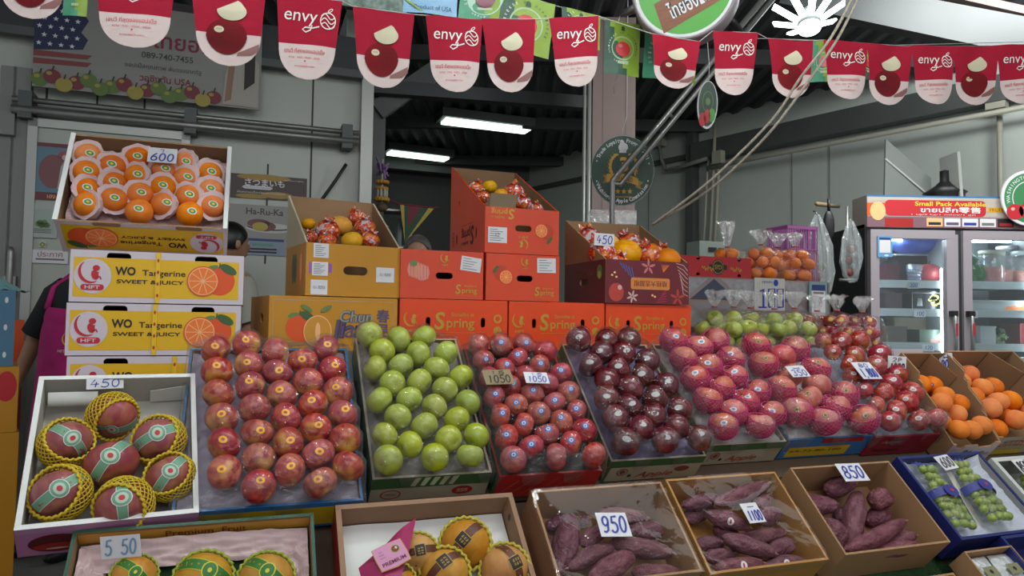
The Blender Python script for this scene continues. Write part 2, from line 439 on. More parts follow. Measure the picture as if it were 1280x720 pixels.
# posts at the far end of the panel wall, verticals by the door
mb = MB()
mb.box((uend+0.04, WV+0.02, 1.65), (0.08, 0.2, 3.3), M_ALU, FR)
pu = LW(467, 200, 5.4)[0]
mb.box((pu, 5.45, 1.65), (0.16, 0.14, 3.3), M_STEEL, FR)
struct('trim_2', mb)
mb = MB()
for px, wd in ((6, 0.05), (16, 0.03), (27, 0.09)):
    mb.box((LW(px, 200)[0], WV-0.03, 1.3), (wd, 0.05, 2.6), M_PIPEG, FR)
mb.box((LW(12, 158)[0], WV-0.06, LW(12, 158)[1]), (0.1, 0.08, 0.14), M_PIPEG, FR)
struct('trim_3', mb)
# diagonal roof brace and beams in the dark back room
def bar(mb, a, b, wd, ht, mt):
    d = (b-a); L = d.length; d.normalize(); s = d.cross(Z).normalized(); u = s.cross(d)
    mb.box((0, 0, 0), (L, wd, ht), mt, frame((a+b)/2, d, s, u))
mb = MB()
bar(mb, at_w(470, 140, 5.4), at_w(600, 50, 5.4), 0.12, 0.14, M_STEEL)
bar(mb, at_w(448, 108, 5.3), at_w(740, 130, 5.3), 0.1, 0.1, M_DARKST)
bar(mb, at_w(480, 60, 7), at_w(745, 85, 7), 0.12, 0.2, M_DARKST)
bar(mb, at_w(480, 200, 9.3), at_w(745, 225, 9.3), 0.12, 0.22, M_STEEL)
for px in (655, 690, 722): bar(mb, at_w(px, 92, 6.9), at_w(px, 40, 6.9), 0.06, 0.06, M_STEEL)
struct('trim_4', mb)
mb = MB(); mb.box((2.2, 9.65, 1.7), (5.5, 0.1, 3.4), mat('back_wall_paint', '4a4a49', 0.8, var=0.06, scale=1.5), FR); struct('wall_back', mb)
# wall on the fridge side
def RW(s): return Vector((7*(.356+.157*s), 7*(1-.2*s), 0))
ra, rb = RW(-2.4), RW(2.6)
rd = (rb-ra).normalized(); rn = Vector((-rd.y, rd.x, 0))
if rn.dot(-ra) > 0: rn = -rn          # rn points away from the camera
def rwp(px, py, off=0.0): return hit(px, py, ra-rn*off, rn)
mb = MB(); L = (rb-ra).length
mb.box((L/2, 0.06, 1.7), (L, 0.1, 3.4), M_PANELR, frame(ra, rd, rn, Z))
f = Face(mb, ra-rn*0.0+rn*0.01, rd, Z)
for px in (811, 1037, 1251, 990):
    x = (rwp(px, 250)-ra).dot(rd); f.line([(x, 0), (x, 2.8)], 0.012, mat('seam_soft', '7d817c', 0.7), 24)
struct('wall_right', mb)
mb = MB()
def rbar(p, q, off, wd, ht, mt):
    a = rwp(*p, off); b = rwp(*q, off); bar(mb, a, b, wd, ht, mt)
zb = rwp(1100, 150, 0.1).z
def rz(px, z, off):   # point on the wall line at a pixel column and height
    p = rwp(px, 250, off); return Vector((p.x, p.y, z))
bar(mb, rz(868, zb+0.05, 0.08), rz(1500, zb+0.05, 0.08), 0.14, 0.2, M_STEEL)
bar(mb, rz(660, zb+0.05, 0.03), rz(868, zb+0.05, 0.03), 0.05, 0.05, M_STEEL)
x = rwp(865, 250, 0.06); mb.box((0, 0, 1.65), (0.1, 0.1, 3.3), M_STEEL, frame(Vector((x.x, x.y, 0)), rd, rn, Z))
struct('trim_5', mb)
mb = MB(); zc = zb-0.1
mb.tube([rz(884, zc-0.06, 0.2), rz(960, zc-0.05, 0.2), rz(1500, zc-0.05, 0.2)], 0.022, M_PIPE)
mb.tube([rwp(823, 176, 0.07), rwp(827, 200, 0.07), rwp(832, 212, 0.07), rwp(850, 209, 0.12), rwp(884, 198, 0.2)], 0.022, M_PIPEG)
mb.box((0, 0, 0), (0.14, 0.08, 0.12), M_PIPE, frame(rwp(824, 177, 0.06), rd, rn, Z))
mb.box((0, 0, 0), (0.11, 0.07, 0.13), M_PIPE, frame(rwp(898, 197, 0.2), rd, rn, Z))
for k, px in enumerate((883, 891, 897)):
    mb.tube([rwp(px+3, 150 if k == 1 else 200, 0.15), rwp(px+1, 215, 0.15), rwp(px-2, 280, 0.1), rwp(px-6, 330, 0.1)], 0.02 if k else 0.014, M_PIPE)
mb.tube([rwp(1249, 128, 0.1), rwp(1252, 330, 0.1)], 0.02, M_PIPE)
mb.box((0, 0, 0), (0.13, 0.08, 0.13), M_PIPE, frame(rwp(1246, 126, 0.1), rd, rn, Z))
struct('trim_6', mb)
mb = MB()
SKY = mat('roof_light', 'cfe0d8', 0.5, emit='cfe6de', es=0.55, var=0.3, scale=14)
f = Face(mb, ra-rn*0.0, rd, Z)
bar(mb, rz(933, rwp(960, 98, 0.12).z, 0.12), rz(1003, rwp(960, 98, 0.12).z, 0.12), 0.03, 0.22, SKY)
bar(mb, rz(815, rwp(840, 92, 0.12).z, 0.12), rz(893, rwp(840, 92, 0.12).z, 0.12), 0.03, 0.26, SKY)
struct('window_1', mb)
# near roof beam, rod and cap above the fridge corner
mb = MB()
bar(mb, at_y(985, -10, 4.7), at_y(1330, 60, 3.9), 0.14, 0.2, M_DARKST)
bar(mb, at_y(1100, -20, 4.6), at_y(1360, 40, 3.9), 0.3, 0.04, mat('rust_brown', '5a4a47', 0.7))
struct('trim_7', mb)
# pink steel pillar
mb = MB(); pc = at_y(767, 200, 5.0)
mb.box((pc.x, pc.y+0.15, 1.65), (0.3, 0.3, 3.3), M_PINK)
f = Face(mb, Vector((pc.x-0.15, pc.y, 0)), VV(1, 0, 0), Z)
for x in (0.07, 0.23): f.line([(x, 0.2), (x, 3.3)], 0.008, mat('pillar_groove', '6f5d59', 0.7))
for dx, r in ((-0.17, 0.016), (-0.205, 0.012)): mb.tube([(pc.x+dx, pc.y+0.02, 0), (pc.x+dx, pc.y+0.02, 3.3)], r, M_ALU)
struct('trim_8', mb)
# ------------------------------------------------------------------ lamps
TUBE = mat('tube_glow', 'e6fff0', 0.4, emit='e2fbea', es=2.6)
for k, (p, q, lab, zc) in enumerate((((552, 150), (662, 163), 'larger fluorescent ceiling light, seen beneath the row of red bunting', 3.2),
                                     ((484, 190), (560, 199), 'smaller farther fluorescent ceiling light, behind the hanging garland', 3.2))):
    a = at_z(*p, zc); b = at_z(*q, zc); d = (b-a); d.z = 0; L = d.length; d.normalize(); s = Z.cross(d)
    t = thing('ceiling_light', lab, 'light', frame((a+b)/2, d, s, Z))
    mb = MB(); mb.box((0, 0, 0.05), (L+0.06, 0.3, 0.09), M_STEEL); obj('housing', mb, t)
    mb = MB(); mb.box((0, 0, -0.005), (L-0.04, 0.2, 0.03), TUBE); obj('diffuser', mb, t)
LED = mat('led_glow', 'f2fffd', 0.3, emit='effdfb', es=60)
LED2 = mat('led_glow_dimmer', 'f2fffd', 0.3, emit='effdfb', es=7)
LEDB = mat('led_body', 'cfd4d4', 0.4)
def burst_lamp(p, tiltd, lab, yaw=0.0, cord=True, sc=0.82, LED=LED):
    ax = Vector((math.sin(yaw)*math.sin(tiltd), -math.cos(yaw)*math.sin(tiltd), -math.cos(tiltd)))
    ex = ax.cross(Vector((1, 0.2, 0))).normalized(); ey = ax.cross(ex)
    t = thing('led_burst_lamp', lab, 'lamp', frame(p, ex, ey, ax) @ Matrix.Scale(sc, 4))
    mb = MB(); mb.lathe([(0, 0.008), (0.032, 0.008), (0.044, 0.002), (0.046, -0.008)], LED, 20); obj('centre_panel', mb, t)
    mb = MB(); mb.lathe([(0.046, -0.004), (0.046, -0.03), (0.03, -0.05), (0.02, -0.07), (0.018, -0.1), (0, -0.1)], LEDB, 20); obj('socket', mb, t)
    for k in range(9):
        mb = MB(); q = 2*pi*k/9+0.35
        mb.box((0.112, 0, -0.004), (0.118, 0.025, 0.008), LED, Matrix.Rotation(q, 4, 'Z') @ Matrix.Rotation(0.62, 4, 'Y'))
        obj('light_blade', mb, t)
    if cord:
        mb = MB(); T = t.matrix_world.inverted(); top = Vector((p.x, p.y+0.02, 3.3))
        mb.tube([(0, 0, -0.09), T @ (p+Z*0.25), T @ top], 0.004, M_BLACK, 6); obj('cord', mb, t)
    return t
burst_lamp(at_w(1012, 35, 2.7), 0.42, 'bright white LED lamp with splayed blades beside the rope', -0.2, sc=1.2, LED=LED2)
burst_lamp(VV(0.25, 1.75, 2.45), 0.2, 'white LED lamp with splayed blades above the pear boxes')
burst_lamp(VV(0.95, 1.75, 2.40), 0.25, 'white LED lamp with splayed blades above the sweet potatoes')
burst_lamp(VV(-0.75, 1.35, 2.4), 0.2, 'white LED lamp with splayed blades above the premium fruit')
# ------------------------------------------------------------------ fruit builders
def prof_dist(prof):
    t = sorted((math.atan2(r, z), math.hypot(r, z)) for r, z in prof)
    return t
def rad_fn(tab):
    def fn(d):
        a = math.acos(max(-1, min(1, d.z/d.length)))
        for i in range(len(tab)-1):
            if tab[i][0] <= a <= tab[i+1][0]:
                k = (a-tab[i][0])/max(1e-9, tab[i+1][0]-tab[i][0]); return tab[i][1]*(1-k)+tab[i+1][1]*k
        return tab[-1][1]
    return fn
def apple_prof(zs=0.88, top=0.30, bot=0.20, taper=0.0, n=16):
    p = []
    for i in range(n+1):
        t = pi*i/n
        z = zs*math.cos(t) - top*math.exp(-(t/0.42)**2) + bot*math.exp(-((pi-t)/0.36)**2)
        r = math.sin(t)*(1+taper*math.cos(t)*0.5)
        p.append((max(r, 0), z))
    p[0] = (0, p[0][1]); p[-1] = (0, p[-1][1])
    return p[::-1]
class Fruit:
    def __init__(s, name, prof, mt, n=24, lobes=0.0, stem=True, stem_mat=None, bumpy=0.0):
        s.name = name; s.rad = rad_fn(prof_dist(prof)); mb = MB()
        def fn(p, q, i):
            k = 1+lobes*math.cos(5*q)*max(0, -p.z+0.1)
            if bumpy: k *= 1+bumpy*noise.noise(p*2.3)
            return Vector((p.x*k, p.y*k, p.z))
        mb.lathe(prof, mt, n, fn=fn)
        s.body = mb.mesh(name)
        zt = prof[-1][1]; zb = prof[0][1]
        s.stem = None
        if stem:
            m2 = MB(); m2.tube([(0, 0, zt-0.03), (0.03, 0.01, zt+0.12), (0.09, 0.03, zt+0.27)], [0.04, 0.03, 0.045], stem_mat or mat('stem_brown', '5a4526', 0.8), 6)
            s.stem = m2.mesh('stem')
            m3 = MB()
            for k in range(6):
                a = 2*pi*k/6; m3.face([(0.02*math.cos(a+1.5), 0.02*math.sin(a+1.5), zb-0.01), (0.07*math.cos(a), 0.07*math.sin(a), zb-0.05), (0.02*math.cos(a-1.5), 0.02*math.sin(a-1.5), zb-0.01), (0, 0, zb+0.005)], mat('calyx_brown', '4b3a20', 0.9))
            s.calyx = m3.mesh('calyx')
    def place(s, p, r, axis, label, cat, group=None, spin=None, name=None):
        """axis: world direction of the stem end"""
        a = Vector(axis).normalized()
        q = Vector((0, 0, 1)).rotation_difference(a) @ Quaternion((0, 0, 1), random.uniform(0, 6.28) if spin is None else spin)
        M = Matrix.Translation(p) @ q.to_matrix().to_4x4() @ Matrix.Diagonal((r, r, r, 1))
        o = bpy.data.objects.new(name or s.name, s.body); COL.objects.link(o); o.matrix_world = M
        tag(o, label, cat, group)
        if s.stem:
            for nm, me in (('stem', s.stem), ('calyx', s.calyx)):
                c = bpy.data.objects.new(nm, me); COL.objects.link(c); c.parent = o
        return o, M
def basis(d):
    d = Vector(d).normalized(); e = d.cross(Vector((0, 0, 1)))
    if e.length < 1e-3: e = Vector((1, 0, 0))
    e.normalize(); return d, e, e.cross(d)
def sticker(o, M, fruit, wdir, upw, rx, ry, mts, name='sticker', lift=1.012, rings=(1.0, 0.8, 0.45)):
    """an oval label laid on the skin, centred where the world direction wdir leaves the fruit; mts from the rim inwards"""
    Mi = M.to_3x3().inverted()
    d = (Mi @ Vector(wdir)).normalized(); u = Mi @ Vector(upw); u = (u-d*u.dot(d)).normalized(); e = u.cross(d)
    mb = MB(); n = 14
    prev = None
    def P(a, b):
        q = (d+e*a+u*b).normalized(); return q*(fruit.rad(q)*lift)
    rr = list(rings)+[0.0]
    for i in range(len(mts)):
        k0, k1 = rr[i], rr[i+1] if i+1 < len(rr) else 0
        v = [P(k0*rx*math.cos(2*pi*j/n), k0*ry*math.sin(2*pi*j/n)) for j in range(n)]
        if i == len(mts)-1:
            c = P(0, 0); mb.add(v+[c], [(j, (j+1) % n, n) for j in range(n)], mts[i], True)
        else:
            w2 = [P(k1*rx*math.cos(2*pi*j/n), k1*ry*math.sin(2*pi*j/n)) for j in range(n)]
            mb.add(v+w2, [(j, (j+1) % n, n+(j+1) % n, n+j) for j in range(n)], mts[i], True)
    return obj(name, mb, o)
def strip(o, M, fruit, wdir, upw, half, a0, a1, mts, name='label_band', lift=1.014, widths=(1.0, 0.86)):
    """a paper band over the skin from angle a0 to a1 along upw through wdir"""
    Mi = M.to_3x3().inverted()
    d = (Mi @ Vector(wdir)).normalized(); u = Mi @ Vector(upw); u = (u-d*u.dot(d)).normalized(); e = u.cross(d)
    mb = MB(); n = 14
    for mt, k in zip(mts, widths):
        vs = []; lf = lift if k == 1.0 else lift+0.006
        for i in range(n+1):
            a = a0+(a1-a0)*i/n; b = d*math.cos(a)+u*math.sin(a)
            for s_ in (-1, 1):
                q = (b+e*(s_*half*k)).normalized(); vs.append(q*(fruit.rad(q)*lf))
        mb.add(vs, [(2*i, 2*i+1, 2*i+3, 2*i+2) for i in range(n)], mt, True)
    return obj(name, mb, o)
def net_mesh(name, mt, a0, a1, N, r, R=1.05, nz=0.92, rim=None):
    """a sleeve of foam net about +z: from angle a0 (its mouth) to a1 off the mouth axis"""
    mb = MB(); st = 9
    for sgn in (-1, 1):
        for k in range(N):
            pts = []
            for i in range(st+1):
                t = a0+(a1-a0)*i/st; q = 2*pi*k/N+sgn*(t-a0)*1.0
                pts.append((R*math.sin(t)*math.cos(q), R*math.sin(t)*math.sin(q), R*nz*math.cos(t)))
            mb.tube(pts, r, mt, 4, cap=False)
    if rim:
        t = a0; pts = []
        for i in range(N*4):
            q = 2*pi*i/(N*4); k = 1+0.035*math.cos(N*q)
            pts.append((R*k*math.sin(t)*math.cos(q), R*k*math.sin(t)*math.sin(q), R*nz*math.cos(t)+0.03*math.sin(N*q)))
        mb.tube(pts, rim, mt, 6, closed=True)
    return mb.mesh(name)
# skins
A_GALA = fruit_mat('skin_gala', '8e2436', 'b8563e', 'd3a050', 0.34, end=0.6, hv=0.012, vv=0.16, coat=0.2)
A_GREEN = fruit_mat('skin_green', '98a22c', 'a4ac3a', 'b0ac4c', 0.36, end=0.7, hv=0.012, vv=0.1, coat=0.2, speck=0.12)
A_ENVY = fruit_mat('skin_blue_sticker', '98222e', 'b04a40', 'c27c4c', 0.34, end=0.75, hv=0.012, vv=0.14, coat=0.2)
A_DARK = fruit_mat('skin_dark', '4c0c16', '681c22', '8a3a2c', 0.26, end=0.8, hv=0.01, vv=0.25, coat=0.22)
A_FUJI = fruit_mat('skin_fuji', 'b44a48', 'c4705a', 'c88f5a', 0.36, end=0.75, hv=0.012, vv=0.12, coat=0.15)
A_RED = fruit_mat('skin_red', '8a1420', 'ae3328', 'c9803c', 0.26, end=0.62, hv=0.012, vv=0.15, coat=0.4)
A_PEAR = fruit_mat('skin_big_apple', '8e3f44', 'a05c4c', 'b0804e', 0.4, end=0.7, hv=0.01, vv=0.1, coat=0.08, speck=0.25)
A_KPEAR = fruit_mat('skin_pear', 'b57a2c', 'be8738', 'c39042', 0.5, end=0.9, hv=0.008, vv=0.08, coat=0.0, speck=0.25)
M_ORANGE = fruit_mat('skin_orange', 'd66c00', 'de7800', 'e07c04', 0.55, end=0.9, hv=0.006, vv=0.08, coat=0.0, stretch=(2, 2, 2))
M_ORANGE2 = fruit_mat('skin_yellow_orange', 'd8930f', 'dfa01f', 'e0a528', 0.42, end=0.9, hv=0.01, vv=0.08, coat=0.1, stretch=(2, 2, 2))
PR_ROUND = apple_prof(0.88, 0.30, 0.18, 0.04)
PR_TALL = apple_prof(1.06, 0.34, 0.22, 0.42)
PR_FLAT = apple_prof(0.84, 0.24, 0.16, 0.02)
def orange_prof(z=0.9, n=12):
    p = [(math.sin(pi*i/n), z*math.cos(pi*i/n)-0.07*math.exp(-((pi*i/n)/0.2)**2)) for i in range(n+1)]
    p[0] = (0, p[0][1]); p[-1] = (0, p[-1][1]); return p[::-1]
F_GALA = Fruit('apple', PR_ROUND, A_GALA, lobes=0.02)
F_GREEN = Fruit('green_apple', PR_ROUND, A_GREEN, lobes=0.03)
F_ENVY = Fruit('apple', PR_ROUND, A_ENVY, lobes=0.02)
F_DARK = Fruit('red_delicious_apple', PR_TALL, A_DARK, lobes=0.06)
F_FUJI = Fruit('netted_apple', PR_FLAT, A_FUJI, lobes=0.02)
F_RED = Fruit('glossy_apple', PR_ROUND, A_RED, lobes=0.04)
F_BIG = Fruit('large_apple', PR_FLAT, A_PEAR, 28, lobes=0.02)
F_KP = Fruit('pear', PR_ROUND, A_KPEAR, 28)
F_OR = Fruit('orange', orange_prof(), M_ORANGE, 20, stem=False)
F_OR2 = Fruit('mandarin', orange_prof(0.86), M_ORANGE2, 20, stem=False, bumpy=0.05)
# ------------------------------------------------------------------ printed marks
M_CARD = mat('cardboard', '9a7450', 0.75, var=0.08, scale=5)
M_CARDIN = mat('cardboard_inside', '8f6c4c', 0.8, var=0.1, scale=4)
M_CREAM = mat('board_cream', 'b8ad90', 0.7)
M_WBOARD = mat('white_board', 'c9bcc2', 0.55)
M_YEL = mat('print_yellow', 'd9a90a', 0.4, var=0.03, scale=3)
M_AMB = mat('print_amber', 'bd8118', 0.42, var=0.04, scale=3)
M_VERM = mat('print_vermilion', 'd04220', 0.38, var=0.03, scale=3)
M_VERM2 = mat('print_orange_red', 'd8420c', 0.38, var=0.03, scale=3)
M_MAR = mat('print_maroon', '651c24', 0.4, var=0.05, scale=4)
M_GOLD = mat('foil_gold', 'c39a3c', 0.35, metal=0.5)
M_RED = mat('print_red', 'b8202a', 0.45)
M_INK = mat('ink_black', '1c1a18', 0.5)
M_OR1 = mat('print_orange', 'd9501c', 0.45); M_OR2 = mat('print_orange_light', 'e8742c', 0.45); M_OR3 = mat('print_orange_pale', 'efb27a', 0.45)
M_LEAF = mat('print_leaf', '3d5a30', 0.45); M_LEAF2 = mat('print_leaf_light', '5f7d45', 0.45)
M_PAPER = mat('paper_white', 'd3d0d3', 0.6)
M_BLUEINK = mat('marker_blue', '22308e', 0.5)
M_STICKW = mat('sticker_white', 'd2d0cf', 0.5)
M_GREY = mat('print_grey', '6d6a66', 0.6)
def hft(fc, x, y, s, mt, bg=None, l=2):
    if bg: fc.ell(x, y, s*0.62, s*0.66, bg, l)
    # tail crescent, body, head, arm
    q = [(-0.05+0.42*math.cos(a), 0.12+0.46*math.sin(a)) for a in [math.radians(130+12*i) for i in range(15)]]
    fc.line([(x+a*s, y+b*s) for a, b in q], [s*(0.02+0.1*math.sin(pi*i/14)) for i in range(15)], mt, l+1)
    fc.ell(x+0.08*s, y-0.04*s, 0.13*s, 0.2*s, mt, l+1, 14, 0.3); fc.ell(x+0.12*s, y+0.24*s, 0.13*s, 0.12*s, mt, l+1, 14)
    fc.line([(x+0.1*s, y-0.16*s), (x+0.26*s, y-0.1*s), (x+0.3*s, y-0.2*s)], s*0.06, mt, l+1)
    fc.line([(x+0.05*s, y+0.08*s), (x+0.22*s, y+0.05*s)], s*0.05, bg or mt, l+2)
def tang(fc, x, y, r, l=2, leaf=True):
    fc.ell(x, y, r, r*1.02, M_OR1, l); 
    if leaf:
        fc.ell(x+0.55*r, y+0.85*r, 0.62*r, 0.3*r, M_LEAF, l+1, 16, -0.5); fc.ell(x-0.5*r, y+0.95*r, 0.4*r, 0.16*r, M_LEAF2, l+1, 14, 0.3)
        fc.line([(x-0.05*r, y+0.9*r), (x, y+1.3*r)], r*0.08, M_LEAF, l+1)
def slice_(fc, x, y, r, l=3):
    fc.ell(x, y, r, r*1.02, M_OR1, l); fc.ell(x, y, r*0.92, r*0.94, M_OR3, l+1); fc.ell(x, y, r*0.86, r*0.88, M_OR2, l+2)
    for k in range(10):
        a = 2*pi*k/10; fc.line([(x, y), (x+0.84*r*math.cos(a), y+0.84*r*math.sin(a))], r*0.05, M_OR3, l+3)
    fc.ell(x, y, r*0.1, r*0.1, M_OR3, l+4)
def slip(fc, x, y, w, h, rot=0.0, lines=5, l=2, big=None):
    """white paper label with small printing"""
    c, d = math.cos(rot), math.sin(rot)
    R = lambda a, b: (x+a*c-b*d, y+a*d+b*c)
    fc.poly([R(0, 0), R(w, 0), R(w, h), R(0, h)], M_PAPER, l)
    for i in range(lines):
        yy = h*(0.85-0.7*i/max(1, lines-1)); fc.line([R(w*0.1, yy), R(w*(0.5+0.4*((i*37) % 10)/10), yy)], h*0.04, M_GREY, l+1)
    if big: fc.text(*R(w*0.5, h*0.5), w*0.22, None, big, M_GREY, l+2, rot=rot)
def stadium(x, y, w, h, n=6):
    r = min(w, h)/2; pts = []
    if w >= h:
        pts = [(x+w/2-r+r*math.cos(-pi/2+pi*i/n), y+r*math.sin(-pi/2+pi*i/n)) for i in range(n+1)]+[(x-w/2+r+r*math.cos(pi/2+pi*i/n), y+r*math.sin(pi/2+pi*i/n)) for i in range(n+1)]
    else:
        pts = [(x+r*math.cos(pi*i/n), y+h/2-r+r*math.sin(pi*i/n)) for i in range(n+1)]+[(x+r*math.cos(pi+pi*i/n), y-h/2+r+r*math.sin(pi+pi*i/n)) for i in range(n+1)]
    return pts
TH = 0.006
def shell(w, d, hf, hb, mo, mi, me=None, holes=(), lholes=(), bholes=(), top=False, th=TH, side=None, sides=True):
    """a carton; x 0..w, y 0..d, z up; hf, hb heights of its front and back; returns the mesh and its printable faces"""
    mb = MB(); me = me or mo; ms = side or mo
    fr = [[(0, 0, 0), (w, 0, 0), (w, 0, hf), (0, 0, hf)]]+[[(x, 0, z) for x, z in h] for h in holes]
    mb.slab(fr, (0, th, 0), mo, mi, me)
    mb.slab([[(0, d, 0), (w, d, 0), (w, d, hb), (0, d, hb)]]+[[(x, d, z) for x, z in h] for h in bholes], (0, -th, 0), mo, mi, me)
    e = th*1.02
    def prof(x): return [(x, e, 0), (x, d-e, 0), (x, d-e, hb), (x, e, hf)]
    mb.slab([prof(0)]+[[(0, y, z) for y, z in h] for h in lholes], (th, 0, 0), ms, mi, me)
    mb.slab([prof(w)], (-th, 0, 0), ms, mi, me)
    mb.slab([[(e, e, 0.001), (w-e, e, 0.001), (w-e, d-e, 0.001), (e, d-e, 0.001)]], (0, 0, th), mo, mi)
    if top: mb.slab([[(e, e, hf-0.0005), (w-e, e, hf-0.0005), (w-e, d-e, hf-0.0005), (e, d-e, hf-0.0005)]], (0, 0, -th), top if not isinstance(top, bool) else mo, mi)
    front = Face(mb, (0, 0, 0), (1, 0, 0), (0, 0, 1), w, hf)
    left = Face(mb, (0, d, 0), (0, -1, 0), (0, 0, 1), d, hf)
    return mb, front, left
def boxpx(v, tl, tr, bl):
    a = at_w(*tl, v); b = at_w(*tr, v); c = at_w(*bl, v)
    u0 = c.dot(U); return frame(U*u0+W*v+Z*c.z, U, W, Z), (b-a).dot(U), a.z-c.z
# ------------------------------------------------------------------ yellow tangerine cartons
def wo_print(fc, upside=False, strap=0.49):
    f = fc.flip() if upside else fc
    w, h = f.w, f.h
    f.rect(0.02*w, 0.1*h, 0.95*w, 0.76*h, M_YEL, 1)
    r = 0.32*h; cx = 0.125*w; cy = 0.5*h
    f.ell(cx, cy, r, r*1.06, M_WBOARD, 2); hft(f, cx, cy+0.04*h, r*1.5, M_RED, None, 3)
    f.rrect(cx-r*0.62, cy-r*0.85, r*1.24, r*0.36, r*0.17, M_RED, 4); f.text(cx, cy-r*0.67, r*0.8, r*0.22, 'HFT', M_WBOARD, 5, 0.02)
    f.text(0.305*w, 0.615*h, 0.115*w, 0.17*h, 'WO', M_INK, 3, 0.035); f.text(0.525*w, 0.575*h, 0.25*w, 0.15*h, 'Tangerine', M_INK, 3, 0.012)
    f.text(0.45*w, 0.4*h, 0.385*w, 0.1*h, 'SWEET & JUICY', M_INK, 3, 0.02)
    tang(f, 0.855*w, 0.47*h, 0.285*h, 2); slice_(f, 0.755*w, 0.46*h, 0.3*h, 5)
M_GRN_IN = mat('carton_side_dark', '8a7a50', 0.7)
V_WO = 2.2
wo_specs = [((83, 446), (83, 512), 'yellow tangerine carton, bottommost of the leaning white and yellow stack', 0.6),
            ((80.5, 380), (80.5, 445.5), 'yellow tangerine carton in the middle of the white and yellow stack', 0.49),
            ((85, 312), (83, 378.5), 'yellow tangerine carton directly under the tilted open box marked 600', 0.49)]
Wst = (at_w(304, 322, V_WO)-at_w(87, 312, V_WO)).dot(U)
zlo = at_w(83, 512, V_WO).z; ztop = at_w(87, 312, V_WO).z; hst = (ztop-zlo)/3
WO_TOP = None
for k, (a, b, lab, sx) in enumerate(wo_specs):
    off = (0.0, -0.006, -0.002)[k]
    M = frame(U*(at_w(84, 440, V_WO).dot(U)+off)+W*V_WO+Z*(zlo+hst*k+0.0015*k), U, W, Z)
    hh = hst-0.0015
    hx = [stadium(x*Wst, hh-0.016, 0.06, 0.022) for x in (0.265, 0.77)]
    mb, fc, lf = shell(Wst, 0.36, hh, hh, M_WBOARD, M_CARDIN, holes=hx, top=True)
    wo_print(fc)
    lf.rect(0.02, 0.02, 0.32, hh-0.04, M_YEL, 1)
    t = obj('tangerine_carton', mb, None, M); tag(t, lab, 'carton', 'yellow tangerine cartons')
    m2 = MB(); x = sx*Wst
    m2.box((x, -0.0025, hh/2), (0.011, 0.003, hh), mat('strap_yellow', 'e0b416', 0.4))
    f2 = Face(m2, (0, -0.004, 0), (1, 0, 0), (0, 0, 1))
    for q in range(4): f2.ell(x, hh*(0.15+0.23*q), 0.003, 0.005, M_RED, 1, 10)
    obj('strap', m2, t)
    WO_TOP = M.translation + Z*hh
# crate under the stack so it stands on the counter shelf is part of the stall (built later)
# open box marked 600, tipped towards the buyer
T6 = 58
P6 = at_w(79, 309, 2.34); P6.z = WO_TOP.z+0.003
M6 = tilt_frame(P6, YAW, T6)
w6 = (at_w(283, 317, 2.34)-at_w(78.5, 309, 2.34)).dot(U); d6 = 0.325; h6 = 0.14; SIDE_RIM = True
mb, fc, lf = shell(w6, d6, h6, h6, M_WBOARD, M_CARDIN, M_CARDIN, side=M_WBOARD)
wo_print(fc, upside=True)
for x in (0.29, 0.77):      # hand-hold notches in the front rim
    fc.poly([(q, z) for q, z in stadium(x*w6, h6-0.006, 0.07, 0.016)], M_CARDIN, 3)
for xx_ in (0.003, w6-0.003): mb.box((xx_, d6/2, h6+0.002), (0.012, d6, 0.005), M_WHITE)
box600 = tag(obj('open_carton', mb, None, M6), 'open tipped carton of tissue-wrapped tangerines, topmost on the yellow carton stack', 'carton')
m2 = MB()
def paper_fn(x, y):
    a, b = 0.012+x*(w6-0.024), 0.012+y*(d6-0.024)
    q = Vector((a*22, b*22, 3))
    return (a, b, 0.085+0.02*noise.noise(q)+0.008*noise.noise(q*2.7))
M_TISSUE = mat('tissue_pink', 'cdb0b0', 0.7)
m2.grid(60, 40, paper_fn, M_TISSUE, smooth=False)
obj('tissue_paper', m2, box600)
M_SG = mat('sticker_green', '3f8a2a', 0.45); M_SY = mat('sticker_yellow', 'eeb01c', 0.45); M_SR = mat('sticker_red', 'b23a20', 0.45)
M_SB = mat('sticker_blue', '1f5fae', 0.45)
mbt = MB()
def tissue(nm):
    mb = MB(); n = 26
    def fn(p, q, i):
        k = 1+0.16*noise.noise(Vector((p.x*2.5, p.y*2.5, i*1.3+random.random()*0.4)))
        return Vector((p.x*k, p.y*k, p.z+0.16*noise.noise(Vector((math.cos(q)*2, math.sin(q)*2, i)))))
    mb.lathe([(0.5, -0.8), (0.9, -0.5), (1.06, -0.15), (1.12, 0.1), (1.22, 0.32)], M_TISSUE, n, smooth=False, fn=fn)
    me = mb.mesh(nm)
    return me
tissues = [tissue('tissue_wrap') for _ in range(4)]
o6 = [(443,180),(563,235),(690,195),(820,255),(930,220),(1045,270),(437,265),(565,320),(690,285),(815,340),(930,297),(1055,355),(437,352),(570,402),(700,375),(822,425),(945,385),(1060,435),(443,425),(697,458),(950,470)]
n6 = M6.col[2].to_3d()
rows6 = {}
